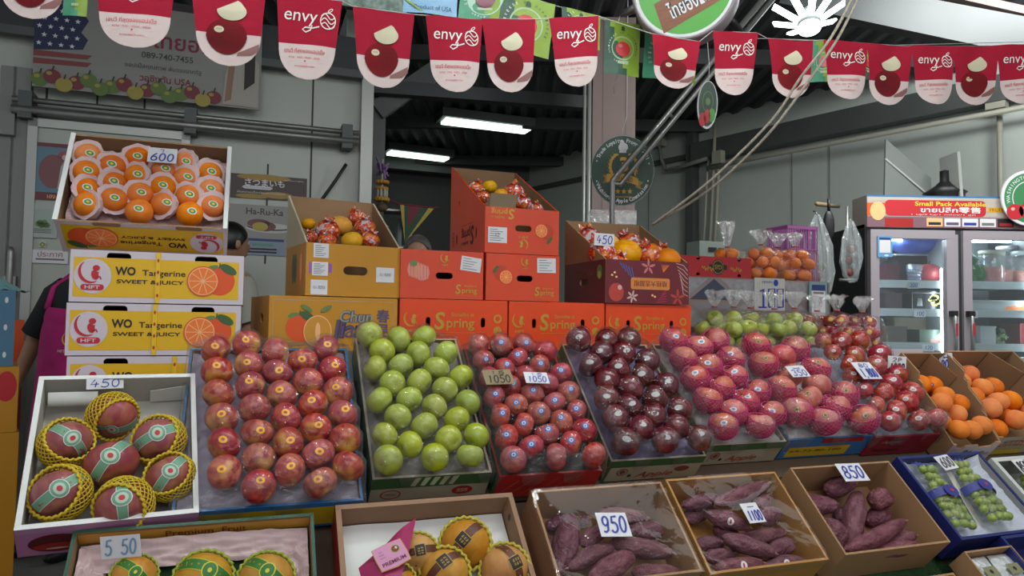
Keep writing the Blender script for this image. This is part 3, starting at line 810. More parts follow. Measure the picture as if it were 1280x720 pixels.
for i, (x, y) in enumerate(o6):
    px, py = x/4, 150+y/4
    p = on(M6, px, py, 0.122); pw = M6 @ p; r = 0.0375
    col = [k for k, lim in enumerate((505, 635, 765, 885, 985, 1200)) if x < lim][0]
    rows6.setdefault(col, 0); rows6[col] += 1
    lab = f'tissue-wrapped tangerine, {ordn(rows6[col]-1)} from the back in the {ordn(col)} column of the 600 box'
    o, M = F_OR.place(pw, r, n6+Vector((random.uniform(-.3,.3), random.uniform(-.3,.3), random.uniform(-.2,.3))), lab, 'tangerine', 'tangerines in the 600 box', name='tangerine')
    cdir = (CAM-pw).normalized()
    sticker(o, M, F_OR, cdir+Z*0.28+U*random.uniform(-.1,.25), Z+U*0.3, 0.4, 0.3, [M_STICKW, M_SG, M_SY], rings=(1.0, 0.74, 0.3))
    if i not in (19, 20):
        c = bpy.data.objects.new('tissue_wrap', tissues[i % 4]); COL.objects.link(c); c.parent = o
        q = Vector((0, 0, 1)).rotation_difference(M.to_3x3().inverted() @ (n6*0.8-Z*0.3+U*random.uniform(-.5, .5)))
        c.matrix_local = (q @ Quaternion((0, 0, 1), random.uniform(0, 6))).to_matrix().to_4x4()
# ------------------------------------------------------------------ amber mandarin cartons
V_A = 2.3
MA, wA, hA = boxpx(V_A, (339, 368.5), (497, 372), (335, 432))
hA = 0.17
zA = at_w(339, 369, V_A).z-hA
MA.translation.z = zA
def turned(o, ang, px, py):
    e_ = Matrix.Rotation(math.radians(ang), 3, 'Z') @ U; n_ = Z.cross(e_); p_ = hit(px, py, o, n_)
    return frame(o, e_, n_, Z), (p_-o).dot(e_)
MA, wA = turned(MA.translation.copy(), 9, 497, 372)
mb, fc, lf = shell(wA, 0.31, hA, hA, M_AMB, M_CARDIN, top=True, lholes=[[(y, z) for y, z in stadium(0.12, 0.1, 0.05, 0.03)]])
M_VIO = mat('print_violet', '584a68', 0.5); M_SILV = mat('foil_silver', '93a48a', 0.35, metal=0.4)
f = fc; k = wA/158.0
f.ring(wA/2, hA*0.5, 0, 0, 0.001, M_AMB, 1)
f.line([(0.012, -0.0+0.01), (0.012, hA-0.012), (wA-0.012, hA-0.012), (wA-0.012, 0.01)], 0.0018, mat('foil_lilac', 'a79a9a', 0.35, metal=0.4), 1)
tang(f, 0.3*wA-0.03, hA*0.42, 0.042, 2); f.ell(0.3*wA+0.025, hA*0.36, 0.044, 0.05, M_OR3, 6); f.ell(0.3*wA+0.025, hA*0.36, 0.041, 0.047, mat('print_gold_flesh', 'c98a2c', 0.5), 7)
f.ell(0.3*wA+0.025, hA*0.36, 0.008, 0.028, M_OR3, 8)
for s_ in (-1, 1): f.ell(0.3*wA+0.02+s_*0.03, hA*0.78, 0.02, 0.007, M_LEAF2, 6, 12, s_*0.5)
for m_, b_, l_ in ((M_VIO, 0.06, 3), (M_SILV, 0.0, 4)): f.text(0.66*wA, hA*0.64, 0.26*wA, None, 'Chun', m_, l_, b_, 0.15)
f.text(0.6*wA, hA*0.36, 0.28*wA, None, 'Jian', mat('print_violet_dark', '3f3450', 0.5), 3, 0.06, 0.15); f.text(0.6*wA, hA*0.36, 0.28*wA, None, 'Jian', M_VIO, 4, 0.0, 0.15)
f.ell(0.74*wA, hA*0.38, 0.036, 0.026, M_VIO, 3)
for ch, yy in (('春', 0.66), ('見', 0.38)): f.text(0.88*wA, hA*yy, 0.045, None, ch, M_VIO, 3, 0.02)
tag(obj('mandarin_carton', mb, None, MA), 'closed amber mandarin carton with printed oranges, beneath the open amber box', 'carton')
# second amber carton behind it, its end seen beside the yellow stack
MB2 = frame(MA.translation-U*0.05+W*0.4, U, W, Z)
mb, fc, lf = shell(wA, 0.3, hA+0.004, hA+0.004, M_AMB, M_CARDIN, top=True)
tag(obj('mandarin_carton', mb, None, MB2), 'plain amber carton end behind the printed amber carton, next to the yellow stack', 'carton')
def rind_wrapped(nm, base, c1, c2):
    """a mandarin twisted in printed film"""
    mt = mat(nm+'_film', c1, 0.18, coat=0.6)
    nt = mt.node_tree
    if 'wrapdone' not in mt:
        mt['wrapdone'] = 1
        b = nt.nodes['Principled BSDF']; tc = nt.nodes.new('ShaderNodeTexCoord'); n = nt.nodes.new('ShaderNodeTexNoise'); n.inputs['Scale'].default_value = 1.9; n.inputs['Detail'].default_value = 3
        oi = nt.nodes.new('ShaderNodeObjectInfo'); ad = nt.nodes.new('ShaderNodeVectorMath'); ad.operation = 'ADD'; sc = nt.nodes.new('ShaderNodeMath'); sc.operation = 'MULTIPLY'; sc.inputs[1].default_value = 30
        nt.links.new(oi.outputs['Random'], sc.inputs[0]); nt.links.new(tc.outputs['Object'], ad.inputs[0]); nt.links.new(sc.outputs[0], ad.inputs[1]); nt.links.new(ad.outputs[0], n.inputs['Vector'])
        r = nt.nodes.new('ShaderNodeValToRGB'); r.color_ramp.interpolation = 'CONSTANT'
        r.color_ramp.elements[0].color = rgb(base); r.color_ramp.elements[0].position = 0
        r.color_ramp.elements[1].color = rgb(c1); r.color_ramp.elements[1].position = 0.46
        e = r.color_ramp.elements.new(0.58); e.color = rgb(c2)
        nt.links.new(n.outputs['Fac'], r.inputs[0]); nt.links.new(r.outputs[0], b.inputs['Base Color'])
    mb = MB()
    def fn(p, q, i):
        k = 1+0.08*noise.noise(p*3.1)+0.03*math.sin(9*q+p.z*4)
        return Vector((p.x*k, p.y*k, p.z*(1+0.05*noise.noise(p*2))))
    mb.lathe(orange_prof(0.9, 14), mt, 26, fn=fn, smooth=False)
    mb.lathe([(0.4, 0.72), (0.14, 0.9), (0.13, 0.95), (0.34, 1.06), (0.44, 1.1)], mt, 14, smooth=False, fn=lambda p, q, i: Vector((p.x, p.y, p.z+(0.12*math.sin(3*q) if i > 2 else 0)))*(1+0.1*math.sin(5*q)*(i > 2)))
    return mb.mesh(nm)
WR1 = rind_wrapped('wrapped_mandarin', 'd0701a', 'bc2f1e', 'c9b4b4')
WR2 = rind_wrapped('wrapped_mandarin', 'd4691f', 'c23a1c', 'c8502a')
WR3 = rind_wrapped('wrapped_mandarin', 'a01522', '8c1020', 'b03030')
WR4 = rind_wrapped('wrapped_mandarin', 'd47848', 'd8a08a', 'c86a3a')
def put_mesh(me, nm, p, r, axis, lab, cat, group=None):
    q = Vector((0, 0, 1)).rotation_difference(Vector(axis).normalized()) @ Quaternion((0, 0, 1), random.uniform(0, 6.28))
    o = bpy.data.objects.new(nm, me); COL.objects.link(o)
    o.matrix_world = Matrix.Translation(p) @ q.to_matrix().to_4x4() @ Matrix.Diagonal((r, r, r, 1))
    return tag(o, lab, cat, group)
# open amber box
M1, w1, h1 = boxpx(V_A+0.01, (383.5, 302.5), (500.5, 310), (381, 366.5))
o1 = hit(382, 366, MA.translation, MA.col[1].to_3d()); o1.z = MA.translation.z+hA+0.003
M1, w1 = turned(o1+MA.col[1].to_3d()*0.004, 9, 500.5, 340); d1 = 0.3
h1 = hit(383.5, 302.5, M1.translation, M1.col[1].to_3d()).z-o1.z
hb1 = hit(362, 245, M1 @ Vector((0, d1, 0)), M1.col[1].to_3d()).z-o1.z
mb, fc, lf = shell(w1, d1, h1, hb1, M_AMB, M_CARDIN, M_CREAM, holes=[stadium(0.51*w1, 0.5*h1, 0.08, 0.028)], bholes=[stadium(0.42*w1, 0.62*hb1, 0.085, 0.04)])
# the side panels show their bare cream inside out above the front edge
for xx, sx in ((-0.0006, -1), (w1+0.0006, 1)):
    mb.face([(xx, TH, h1), (xx, d1-TH, h1), (xx, d1-TH, hb1)] if sx > 0 else [(xx, TH, h1), (xx, d1-TH, hb1), (xx, d1-TH, h1)], M_CREAM)
slip(fc, 0.07*w1, 0.72*h1, 0.155*w1, 0.27*h1, lines=6); slip(fc, 0.06*w1, 0.38*h1, 0.16*w1, 0.26*h1, lines=7); slip(fc, 0.05*w1, 0.02*h1, 0.17*w1, 0.28*h1, lines=0)
fc.rect(0.03*w1, 0.42*h1, 0.02*w1, 0.2*h1, mat('print_lilac', '8a4fb0', 0.5), 1); fc.rect(0.23*w1, 0.44*h1, 0.03*w1, 0.18*h1, mat('print_lilac', '8a4fb0', 0.5), 1)
g = fc.flip(); g.text(w1*(1-0.135), h1*(1-0.16), 0.12*w1, None, 'SIZE 15', M_GREY, 4)
fc.rect(0.73*w1, 0.3*h1, 0.2*w1, 0.29*h1, M_PAPER, 2); g.text(w1*(1-0.83), h1*(1-0.45), 0.12*w1, None, 'SIZE 15', M_GREY, 4)
for x, c in ((0.1, 'print_slate'), (0.2, 'print_slate')): lf.ell(d1*(0.3+x), h1*0.55, 0.02, 0.05, mat(c, '5f6650', 0.5), 1)
lf.ell(d1*0.78, h1*0.55, 0.026, 0.06, M_OR2, 1); lf.ell(d1*0.78, h1*0.55, 0.012, 0.045, M_OR3, 2)
tag(obj('open_carton', mb, None, M1), 'open amber carton of wrapped mandarins with diagonal cut sides', 'carton')
def fill(Mb, lst, org, s, items, hz):
    for (x, y, kind, rr, dd, lab) in lst:
        px, py = org[0]+x/s, org[1]+y/s
        p = hit(px, py, Mb @ Vector((0, dd, 0)), Mb.col[1].to_3d()); r = rr/s/FPX*p.y
        if kind == 'o': F_OR2.place(p, r, Vector((random.uniform(-.3, .3), -0.2, 1)), lab, 'mandarin', None, name='mandarin')
        elif kind == 'O': F_OR.place(p, r, Vector((random.uniform(-.3, .3), -0.5, 1)), lab, 'orange')
        else: put_mesh({'1': WR1, '2': WR2, '3': WR3, '4': WR4}[kind], 'wrapped_mandarin', p, r*0.98, Vector((random.uniform(-.6, .6), -0.5, 1)), lab, 'mandarin')
fill(M1, [(525,420,'o',118,0.17,'bare orange mandarin behind the others in the open amber carton'),
          (640,570,'o',110,0.07,'bare yellow mandarin at the front rim of the open amber carton'),
          (400,470,'1',125,0.12,'red and white wrapped mandarin between the bare one and the cut side, amber carton'),
          (690,340,'1',95,0.22,'red and white wrapped mandarin against the back of the amber carton'),
          (770,440,'1',110,0.16,'red wrapped mandarin beside the cut side nearest the red cartons, amber box'),
          (820,560,'1',100,0.07,'pale wrapped mandarin in the front corner of the open amber carton'),
          (390,570,'1',95,0.07,'red and white wrapped mandarin at the front rim of the amber carton'),
          (205,400,'o',70,0.2,'small mandarin in white tissue against the cut side of the amber carton'),
          (230,540,'1',75,0.1,'wrapped mandarin in the corner by the yellow stack, amber carton')], (360, 230), 8, None, None)
# ------------------------------------------------------------------ vermilion spring cartons
V_S = 2.36
def logo_gold(f, x, y, s, mt=None):
    mt = mt or M_GOLD
    hft(f, x, y, s, mt, None, 1); f.text(x, y-0.62*s, 0.62*s, 0.17*s, 'HFT', mt, 2, 0.02)
def spring(f, x, y, w, mt=None, small='Socialite in'):
    mt = mt or M_GOLD
    f.text(x-0.42*w, y+0.02*w, 0.26*w, 0.44*w, 'S', mt, 2, 0.02, 0.1); f.text(x+0.12*w, y-0.07*w, 0.72*w, 0.3*w, 'pring', mt, 2, 0.012)
    f.text(x+0.17*w, y+0.18*w, 0.58*w, 0.1*w, small, mt, 2, 0.008)
    f.line([(x-0.5*w, y-0.27*w), (x+0.5*w, y-0.27*w)], 0.008*w, mt, 2)
zS = at_w(500, 373, V_S).z
bottoms = [(500, 634.5, 'long vermilion carton on the bottom row beside the amber cartons'),
           (636.5, 755.5, 'long vermilion carton in the middle of the bottom row, above the blue-sticker apples'),
           (757.5, 863.5, 'long vermilion carton at the bottom under the dark maroon box')]
hS = 0.17
for x0, x1, lab in bottoms:
    a = at_w(x0, 377, V_S); b = at_w(x1, 377, V_S); ww = (b-a).dot(U)
    M = frame(U*a.dot(U)+W*V_S+Z*(zS-hS), U, W, Z)
    mb, fc, lf = shell(ww, 0.28, hS, hS, M_VERM2, M_CARDIN, top=M_VERM, holes=[stadium(x*ww, hS*0.55, 0.016, 0.034) for x in (0.255, 0.765)])
    logo_gold(fc, 0.11*ww, 0.58*hS, 0.055); spring(fc, 0.51*ww, 0.56*hS, 0.36*ww)
    fc.ring(0.905*ww, 0.63*hS, 0.012, 0.012, 0.006, M_GOLD, 1); fc.ell(0.905*ww, 0.39*hS, 0.0145, 0.0145, M_GOLD, 1)
    fc.line([(0.905*ww-0.006, 0.39*hS), (0.905*ww-0.001, 0.36*hS), (0.905*ww+0.007, 0.44*hS)], 0.002, M_VERM, 2)
    tag(obj('orange_carton', mb, None, M), lab, 'carton', 'vermilion spring cartons')
zS2 = zS+0.002
mids = [(500.5, 604, 'a', 'square vermilion carton with a pale printed fruit, beside the open amber box'),
        (607.5, 699, 'b', 'square vermilion carton with a printed orange slice, below the open vermilion box')]
hM = at_w(503, 311, V_S).z-zS2
for x0, x1, kind, lab in mids:
    a = at_w(x0, 345, V_S); b = at_w(x1, 345, V_S); ww = (b-a).dot(U)
    M = frame(U*a.dot(U)+W*V_S+Z*zS2, U, W, Z)
    mb, fc, lf = shell(ww, 0.28, hM, hM, M_VERM, M_CARDIN, top=True, holes=[stadium(0.52*ww, 0.48*hM, 0.06, 0.022)])
    logo_gold(fc, 0.53*ww, 0.83*hM, 0.034); spring(fc, 0.8*ww, 0.2*hM, 0.26*ww)
    if kind == 'a':
        for q, (dx, dy) in enumerate(((-0.012, 0.006), (0.012, -0.003))):
            fc.ell(0.21*ww+dx, 0.55*hM+dy, 0.026, 0.028, mat('print_pink_fruit', 'd07a72', 0.5), 1+q)
            for e in range(5): fc.line([(0.21*ww+dx-0.02+e*0.01, 0.55*hM+dy-0.022), (0.21*ww+dx-0.02+e*0.01, 0.55*hM+dy+0.022)], 0.0012, M_OR3, 3+q)
        fc.ell(0.15*ww, 0.72*hM, 0.012, 0.01, M_LEAF2, 5); slip(fc, 0.71*ww, 0.62*hM, 0.25*ww, 0.3*hM, -0.12, 5)
    else:
        fc.ell(0.2*ww, 0.58*hM, 0.026, 0.028, mat('print_deep_orange', 'b8391a', 0.5), 1); slice_(fc, 0.265*ww, 0.5*hM, 0.024, 2); fc.ell(0.125*ww, 0.66*hM, 0.016, 0.006, M_LEAF, 3, 12, 0.9)
        slip(fc, 0.69*ww, 0.62*hM, 0.26*ww, 0.32*hM, 0.02, 5)
    tag(obj('orange_carton', mb, None, M), lab, 'carton', 'vermilion spring cartons')
# open vermilion box on top
zS3 = zS2+hM+0.002
a = at_w(606, 300, V_S); b = at_w(698.5, 300, V_S); ww = (b-a).dot(U); hT = at_w(606, 257.5, V_S).z-zS3; dT = 0.46
M = frame(U*a.dot(U)+W*V_S+Z*zS3, U, W, Z)
hbT = at_w(568, 210, V_S+dT).z-zS3
mb, fc, lf = shell(ww, dT, hT, hbT, M_VERM, M_CARDIN, M_VERM2, side=M_VERM2, holes=[stadium(0.51*ww, 0.56*hT, 0.062, 0.022)], lholes=[stadium(dT*0.72, hT+0.05, 0.022, 0.036)])
fl = fc.flip(); spring(fl, 0.78*ww, 0.13*hT, 0.3*ww); hft(fl, 0.5*ww, 0.77*hT, 0.04, M_GOLD, None, 1); fl.text(0.5*ww, 0.63*hT, 0.035, 0.01, 'HFT', M_GOLD, 2)
fc.ell(0.83*ww, 0.52*hT, 0.026, 0.028, mat('print_deep_orange', 'b8391a', 0.5), 1); slice_(fc, 0.755*ww, 0.53*hT, 0.024, 2); fc.ell(0.87*ww, 0.33*hT, 0.017, 0.006, M_LEAF, 3, 12, 0.9)
slip(fc, 0.04*ww, 0.22*hT, 0.25*ww, 0.34*hT, 0.0, 6, big='12')
gl = Face(mb, (0, dT, 0), (0, -1, 0), (0, 0, 1), dT, hT).flip(); spring(gl, dT*0.47, hT*0.5, 0.34*dT, M_INK)
for yy in (0.42, 0.62): lf.ring(0.05, hT*yy, 0.012, 0.012, 0.004, M_INK, 1)
for xx in (0.22, 0.78): lf.ell(dT*xx, hT*0.5, 0.008, 0.02, M_INK, 1)
mb.slab([[(0.05*ww, -0.0, hT), (0.4*ww, -0.0, hT), (0.41*ww, -0.012, hT+0.045), (0.06*ww, -0.012, hT+0.045)]], (0, 0.004, 0.0), mat('flap_grey_card', '85725a', 0.75))
tag(obj('open_carton', mb, None, M), 'open vermilion carton of wrapped mandarins, highest in the back row', 'carton')
fill(M, [(360,290,'2',88,0.26,'netted red mandarin by the cut side panel in the open vermilion carton'),
         (495,270,'o',78,0.3,'bare yellow mandarin showing at the back of the open vermilion carton'),
         (430,370,'4',72,0.16,'pinkish wrapped mandarin behind the bent flap of the vermilion carton'),
         (610,345,'o',70,0.16,'bare yellow mandarin just above the bent flap of the vermilion carton'),
         (740,330,'2',110,0.2,'big red wrapped mandarin in the middle of the open vermilion carton'),
         (830,440,'2',95,0.1,'red wrapped mandarin at the front rim beside the flap, vermilion carton'),
         (960,500,'2',80,0.06,'red wrapped mandarin with gold mark in the front corner, vermilion carton'),
         (560,520,'2',80,0.06,'red wrapped mandarin hidden behind the bent flap, vermilion carton')], (550, 200), 8, None, None)
# maroon open box
V_M = V_S-0.01
zM = zS+0.002
a = at_w(757.5, 350, V_M); b = at_w(861, 350, V_M); ww = (b-a).dot(U); hm = at_w(758, 323.5, V_M).z-zM; dm = 0.37
M = frame(U*a.dot(U)+W*V_M+Z*zM, U, W, Z); hbm = at_w(722, 277, V_M+dm).z-zM
mb, fc, lf = shell(ww, dm, hm, hbm, M_MAR, M_CARDIN, M_CARD, holes=[], lholes=[stadium(dm*0.5, 0.52*hm, 0.075, 0.026)])
for xx, sx in ((-0.0006, -1), (ww+0.0006, 1)):
    mb.face([(xx, TH, hm), (xx, dm-TH, hm), (xx, dm-TH, hbm)] if sx > 0 else [(xx, TH, hm), (xx, dm-TH, hbm), (xx, dm-TH, hm)], M_CARD)
fc.rrect(0.29*ww, 0.33*hm, 0.47*ww, 0.27*hm, 0.008, mat('plate_orange', 'c97a38', 0.5), 2); fc.flip().text(0.475*ww, 0.535*hm, 0.4*ww, None, '桔桔大吉甜柑', M_MAR, 3, 0.01)
PALE = mat('print_pale_rose', 'c9a49a', 0.5); CORAL = mat('print_coral', 'b03a30', 0.5); BLUE = mat('print_dusk_blue', '46538a', 0.5); PINKP = mat('print_magenta', 'a8284a', 0.5)
fc.ell(0.12*ww, 0.25*hm, 0.031, 0.034, CORAL, 1); fc.ell(0.16*ww, 0.36*hm, 0.009, 0.009, PALE, 2)
for cx, cy, n_, ln, mt_ in ((0.31, 0.16, 6, 0.022, PALE), (0.5, 0.86, 5, 0.028, mat('print_rose', 'c46a70', 0.5)), (0.86, 0.16, 5, 0.03, CORAL)):
    for k in range(n_):
        q = 2*pi*k/n_+0.3; fc.ell(cx*ww+ln*0.6*math.cos(q), cy*hm+ln*0.6*math.sin(q), ln*0.5, ln*0.17, mt_, 1, 12, q)
for k in range(7): fc.line([(0.84*ww+k*0.004, 0.97*hm-k*0.012), (0.93*ww, 0.93*hm-k*0.018), (0.985*ww, 0.8*hm-k*0.016)], 0.0024, PALE, 1)
for k in range(5): fc.line([(0.6*ww+k*0.006, 0.04*hm+k*0.008), (0.72*ww, 0.07*hm+k*0.01)], 0.003, PINKP, 1)
for k in range(5): fc.line([(0.16*ww+k*0.012, 0.94*hm-k*0.004), (0.2*ww+k*0.012, 0.8*hm-k*0.012)], 0.004, BLUE, 1)
for k in range(6): fc.line([(0.68*ww, 0.74*hm), (0.665*ww+k*0.006, 0.92*hm)], 0.002, M_OR2, 1)
for x, y in ((0.07, 0.64), (0.1, 0.7), (0.12, 0.6), (0.55, 0.2), (0.58, 0.17)): fc.ell(x*ww, y*hm, 0.005, 0.004, M_OR3, 1, 10)
lf.flip().text(dm*0.5, hm*0.28, 0.15, None, 'POP SHARE', mat('print_dull_gold', '7d5a30', 0.5), 2, 0.01); lf.ell(dm*0.86, hm*0.72, 0.022, 0.028, M_LEAF2, 1); lf.ell(dm*0.86, hm*0.66, 0.014, 0.014, mat('print_lime', 'a5b24a', 0.5), 2)
tag(obj('open_carton', mb, None, M), 'open maroon carton with floral print holding mixed oranges', 'carton')
fill(M, [(860,480,'3',70,0.28,'dark red wrapped mandarin under the price card in the maroon carton'),
         (950,515,'o',78,0.2,'bare mandarin behind the big one in the maroon carton'),
         (930,545,'4',75,0.12,'pale wrapped mandarin by the cut side panel of the maroon carton'),
         (1050,550,'o',85,0.13,'large bumpy bare mandarin in the middle of the maroon carton'),
         (1060,500,'3',65,0.25,'red wrapped mandarin at the back middle of the maroon carton'),
         (1120,550,'3',60,0.17,'red wrapped mandarin just beyond the bumpy mandarin in the maroon carton'),
         (1165,560,'3',72,0.1,'shiny red wrapped mandarin in the middle of the maroon carton rim'),
         (1205,555,'4',60,0.15,'pale wrapped mandarin behind the smooth orange in the maroon carton'),
         (1258,580,'O',66,0.06,'smooth yellow orange in the front corner of the maroon carton'),
         (1010,600,'4',60,0.06,'pale wrapped mandarin at the front rim of the maroon carton')], (520, 180), 4, None, None)
# ------------------------------------------------------------------ the stepped counter
import numpy as np
TILT = 42
F2 = tilt_frame(W*1.76+Z*0.765, YAW, TILT)
F1 = tilt_frame(W*1.72+Z*0.74, YAW, TILT)
def shelf_board(mb, Fm, a0, a1, b0, b1, h, t, mt):
    mb.box(((a0+a1)/2, (b0+b1)/2, h-t/2), (a1-a0, b1-b0, t), mt, Fm)
M_WOOD = mat('shelf_wood', '5c4a3a', 0.8, var=0.15, scale=6)
st = thing('stepped_counter', 'dark stepped wooden fruit counter carrying every tray and carton', 'counter')
SH_Z = zlo-0.002
mb = MB(); shelf_board(mb, F2, on(F2, 208, 640).x+0.01, 2.75, -0.01, 0.42, -0.108, 0.02, M_WOOD); obj('upper_shelf', mb, st)
mb = MB(); shelf_board(mb, F1, on(F1, 100, 700).x+0.02, 2.6, -0.40, 0.03, -0.136, 0.02, M_WOOD); obj('lower_shelf', mb, st)
mb = MB(); uw_ = at_w(84, 440, V_WO).dot(U)-0.004; mb.box(((uw_+2.55)/2, 2.46, SH_Z-0.012), (2.55-uw_, 0.6, 0.024), M_WOOD, FR); obj('back_shelf', mb, st)
mb = MB(); mb.box((1.15, 1.55, 0.19), (2.8, 0.03, 0.38), M_WOOD, FR); mb.box((1.1, 2.74, SH_Z/2-0.02), (2.9, 0.03, SH_Z-0.05), M_WOOD, FR)
obj('skirt_board', mb, st)
for u in (-0.22, 0.95, 2.5):
    for v, h in ((1.62, 0.42), (2.22, SH_Z-0.03), (2.7, SH_Z-0.03)):
        mb = MB(); mb.box((u, v, h/2), (0.06, 0.06, h), M_WOOD, FR); obj('leg', mb, st)
mb = MB()
M_TURF = mat('turf_green', '22431f', 0.9, var=0.4, scale=60, bump=0.8, bscale=160)
def tf(x, y):
    return F1 @ Vector((-0.75+3.4*x, -0.60+0.42*y, -0.1345+0.0012*noise.noise(Vector((x*300, y*40, 0)))))
mb.grid(220, 40, tf, M_TURF)
mb.box((0.95, -0.5, -0.147), (3.4, 0.2, 0.02), M_WOOD, F1)
tag(obj('turf_mat', mb, st), 'strip of dark green artificial turf')
# ------------------------------------------------------------------ apple trays
FILM_E = film_mat('cling_film_creased', base=0.05, edge=0.5, rough=0.07, bump=0.9, bscale=30, stretch=(1, 2.5, 1), haze=0.03)
FILM = film_mat('cling_film', base=0.014, edge=0.22, rough=0.035, bump=0.16, bscale=36)
def tray(px_fl, px_fr, px_back, name, label, depth=0.1, mo=None, printer=None, liner=None, liner_lab=None, film=True, b_extra=0.0):
    a = on(F2, *px_fl); b = on(F2, *px_fr); c = on(F2, *px_back)
    a0, a1 = a.x+0.009, b.x-0.010; b0 = (a.y+b.y)/2; b1 = c.y+b_extra
    M = F2 @ Matrix.Translation((a0, b0, -depth))
    w, l = a1-a0, b1-b0
    mb, fc, lf = shell(w, l, depth-0.008, depth-0.008, mo or M_CARD, M_CARDIN, holes=[])
    if printer: printer(fc, lf, w, depth-0.008)
    t = obj(name, mb, None, M); tag(t, label, 'tray', 'film-wrapped apple trays')
    m2 = MB()
    def lf_(x, y):
        X = 0.008+x*(w-0.016); Y = 0.008+y*(l-0.016); e = min(x, 1-x, y*1.5, (1-y)*1.5)
        return (X, Y, depth-0.016+0.004*math.sin(X*150)*math.cos(Y*150)-0.004*max(0, 1-e*12))
    m2.grid(40, 60, lf_, liner)
    obj('tray_liner', m2, t)
    return t, M, w, l, depth
def film_over(t, M, w, l, depth, caps, mt=None, skirt=0.05, nx=56, ny=84, wr=0.0022):
    """clear film drawn over the fruit: touches every top and sags between"""
    Mi = M.inverted(); X = np.linspace(-0.006, w+0.006, nx+1); Y = np.linspace(-0.006, l+0.006, ny+1)
    gx, gy = np.meshgrid(X, Y); base = np.full(gx.shape, depth-0.004); cap = base.copy(); H = base.copy()
    for p, R in caps:
        q = Mi @ p; d = np.hypot(gx-q.x, gy-q.y)
        s = np.where(d < R, q.z+np.sqrt(np.maximum(R*R-d*d, 0)), 0); cap = np.maximum(cap, s)
        H = np.maximum(H, q.z+R*0.55-(d-R*0.83)*0.75)
    H = np.maximum(H, cap)
    e = np.minimum.reduce([gx+0.006, w+0.006-gx, gy+0.006, l+0.006-gy]); H = np.minimum(H, np.maximum(depth-0.002+e*1.9, cap))
    for _ in range(5):
        P = np.pad(H, 1, mode='edge'); B = (P[:-2, 1:-1]+P[2:, 1:-1]+P[1:-1, :-2]+P[1:-1, 2:]+4*H)/8; H = np.maximum(B, cap)
    H += 0.0016
    mb = MB(); vs = []
    for j in range(ny+1):
        for i in range(nx+1):
            q = Vector((gx[j, i]*26, gy[j, i]*26, depth*31+w*17)); z = H[j, i]+wr*abs(noise.noise(q))*(1.0 if H[j, i]-cap[j, i] > 0.004 else 0.15)
            vs.append((gx[j, i], gy[j, i], z))
    fs = [(j*(nx+1)+i, j*(nx+1)+i+1, (j+1)*(nx+1)+i+1, (j+1)*(nx+1)+i) for j in range(ny) for i in range(nx)]
    ring = [(0, i) for i in range(nx+1)]+[(j, nx) for j in range(1, ny+1)]+[(ny, i) for i in range(nx-1, -1, -1)]+[(j, 0) for j in range(ny-1, 0, -1)]
    nb = len(vs); n = len(ring)
    for lv in (1, 2, 3):
        for k, (j, i) in enumerate(ring):
            x, y, z = vs[j*(nx+1)+i]; wv = 0.0022*noise.noise(Vector((x*40+lv*7, y*40, lv*3)))
            ox = -1 if i == 0 else (1 if i == nx else 0); oy = -1 if j == 0 else (1 if j == ny else 0)
            vs.append((x+wv*ox+0.001*ox, y+wv*oy+0.001*oy, z-skirt*lv/3))
    prev = [j*(nx+1)+i for j, i in ring]
    for lv in range(3):
        cur = [nb+lv*n+k for k in range(n)]
        for k in range(n): fs.append((prev[k], cur[k], cur[(k+1) % n], prev[(k+1) % n]))
        prev = cur
    ins, edg = [], []
    for f_ in fs:
        x, y = vs[f_[0]][0], vs[f_[0]][1]; fr_ = max(f_) >= nb or min(x, w-x, (y+0.004)*0.55, l-y) < 0.012
        (edg if fr_ else ins).append(f_)
    mb.add(vs, ins, mt or FILM, True); mb.f += edg; k_ = mb.m(FILM_E); mb.mi += [k_]*len(edg); mb.sm += [True]*len(edg)
    return obj('film_wrap', mb, t)
def layout(tr, org, s, pts, rpx, hfac=0.95, Fm=F2):
    """pixel list to world centres on the tray plane, nudged apart"""
    L = []
    P_ = [(org[0]+x/s, org[1]+y/s) for x, y in pts]
    mx_ = sum(p[0] for p in P_)/len(P_); my_ = sum(p[1] for p in P_)/len(P_)
    r = rpx/FPX*(Fm @ on(Fm, mx_, my_, 0.03)).y
    for px, py in P_:
        q = on(Fm, px, py, r*hfac); L.append([q, r])
    for _ in range(40):
        for i in range(len(L)):
            for j in range(i):
                d = L[i][0]-L[j][0]; d.z = 0; m = (L[i][1]+L[j][1])*0.985
                if 1e-6 < d.length < m:
                    k = d.normalized()*(m-d.length)*0.3; L[i][0] += k; L[j][0] -= k
        o_ = F2.inverted() @ tr[1].translation
        for q, r in L:
            q.x = min(max(q.x, o_.x+0.9*r), o_.x+tr[2]-0.9*r); q.y = min(max(q.y, o_.y+0.6*r), o_.y+tr[3]-0.8*r)
    for i in range(len(L)):
        md = min([(L[i][0]-L[j][0]).length for j in range(len(L)) if j != i] or [1])
        L[i][1] = min(L[i][1], md*0.512)
    return L
def order_labels(L, desc, anchor, rest, Fm=None):
    idx = sorted(range(len(L)), key=lambda i: -L[i][0].y); rows = []; cur = []
    for i in idx:
        if cur and L[cur[0]][0].y-L[i][0].y > L[i][1]*1.0: rows.append(cur); cur = []
        cur.append(i)
    rows.append(cur); out = [None]*len(L)
    for k, r in enumerate(rows):
        r.sort(key=lambda i: L[i][0].x)
        for m, i in enumerate(r): out[i] = f'{desc}, {ordn(m)} in from {anchor}, {ordn(k)} row from {rest}'
    return out
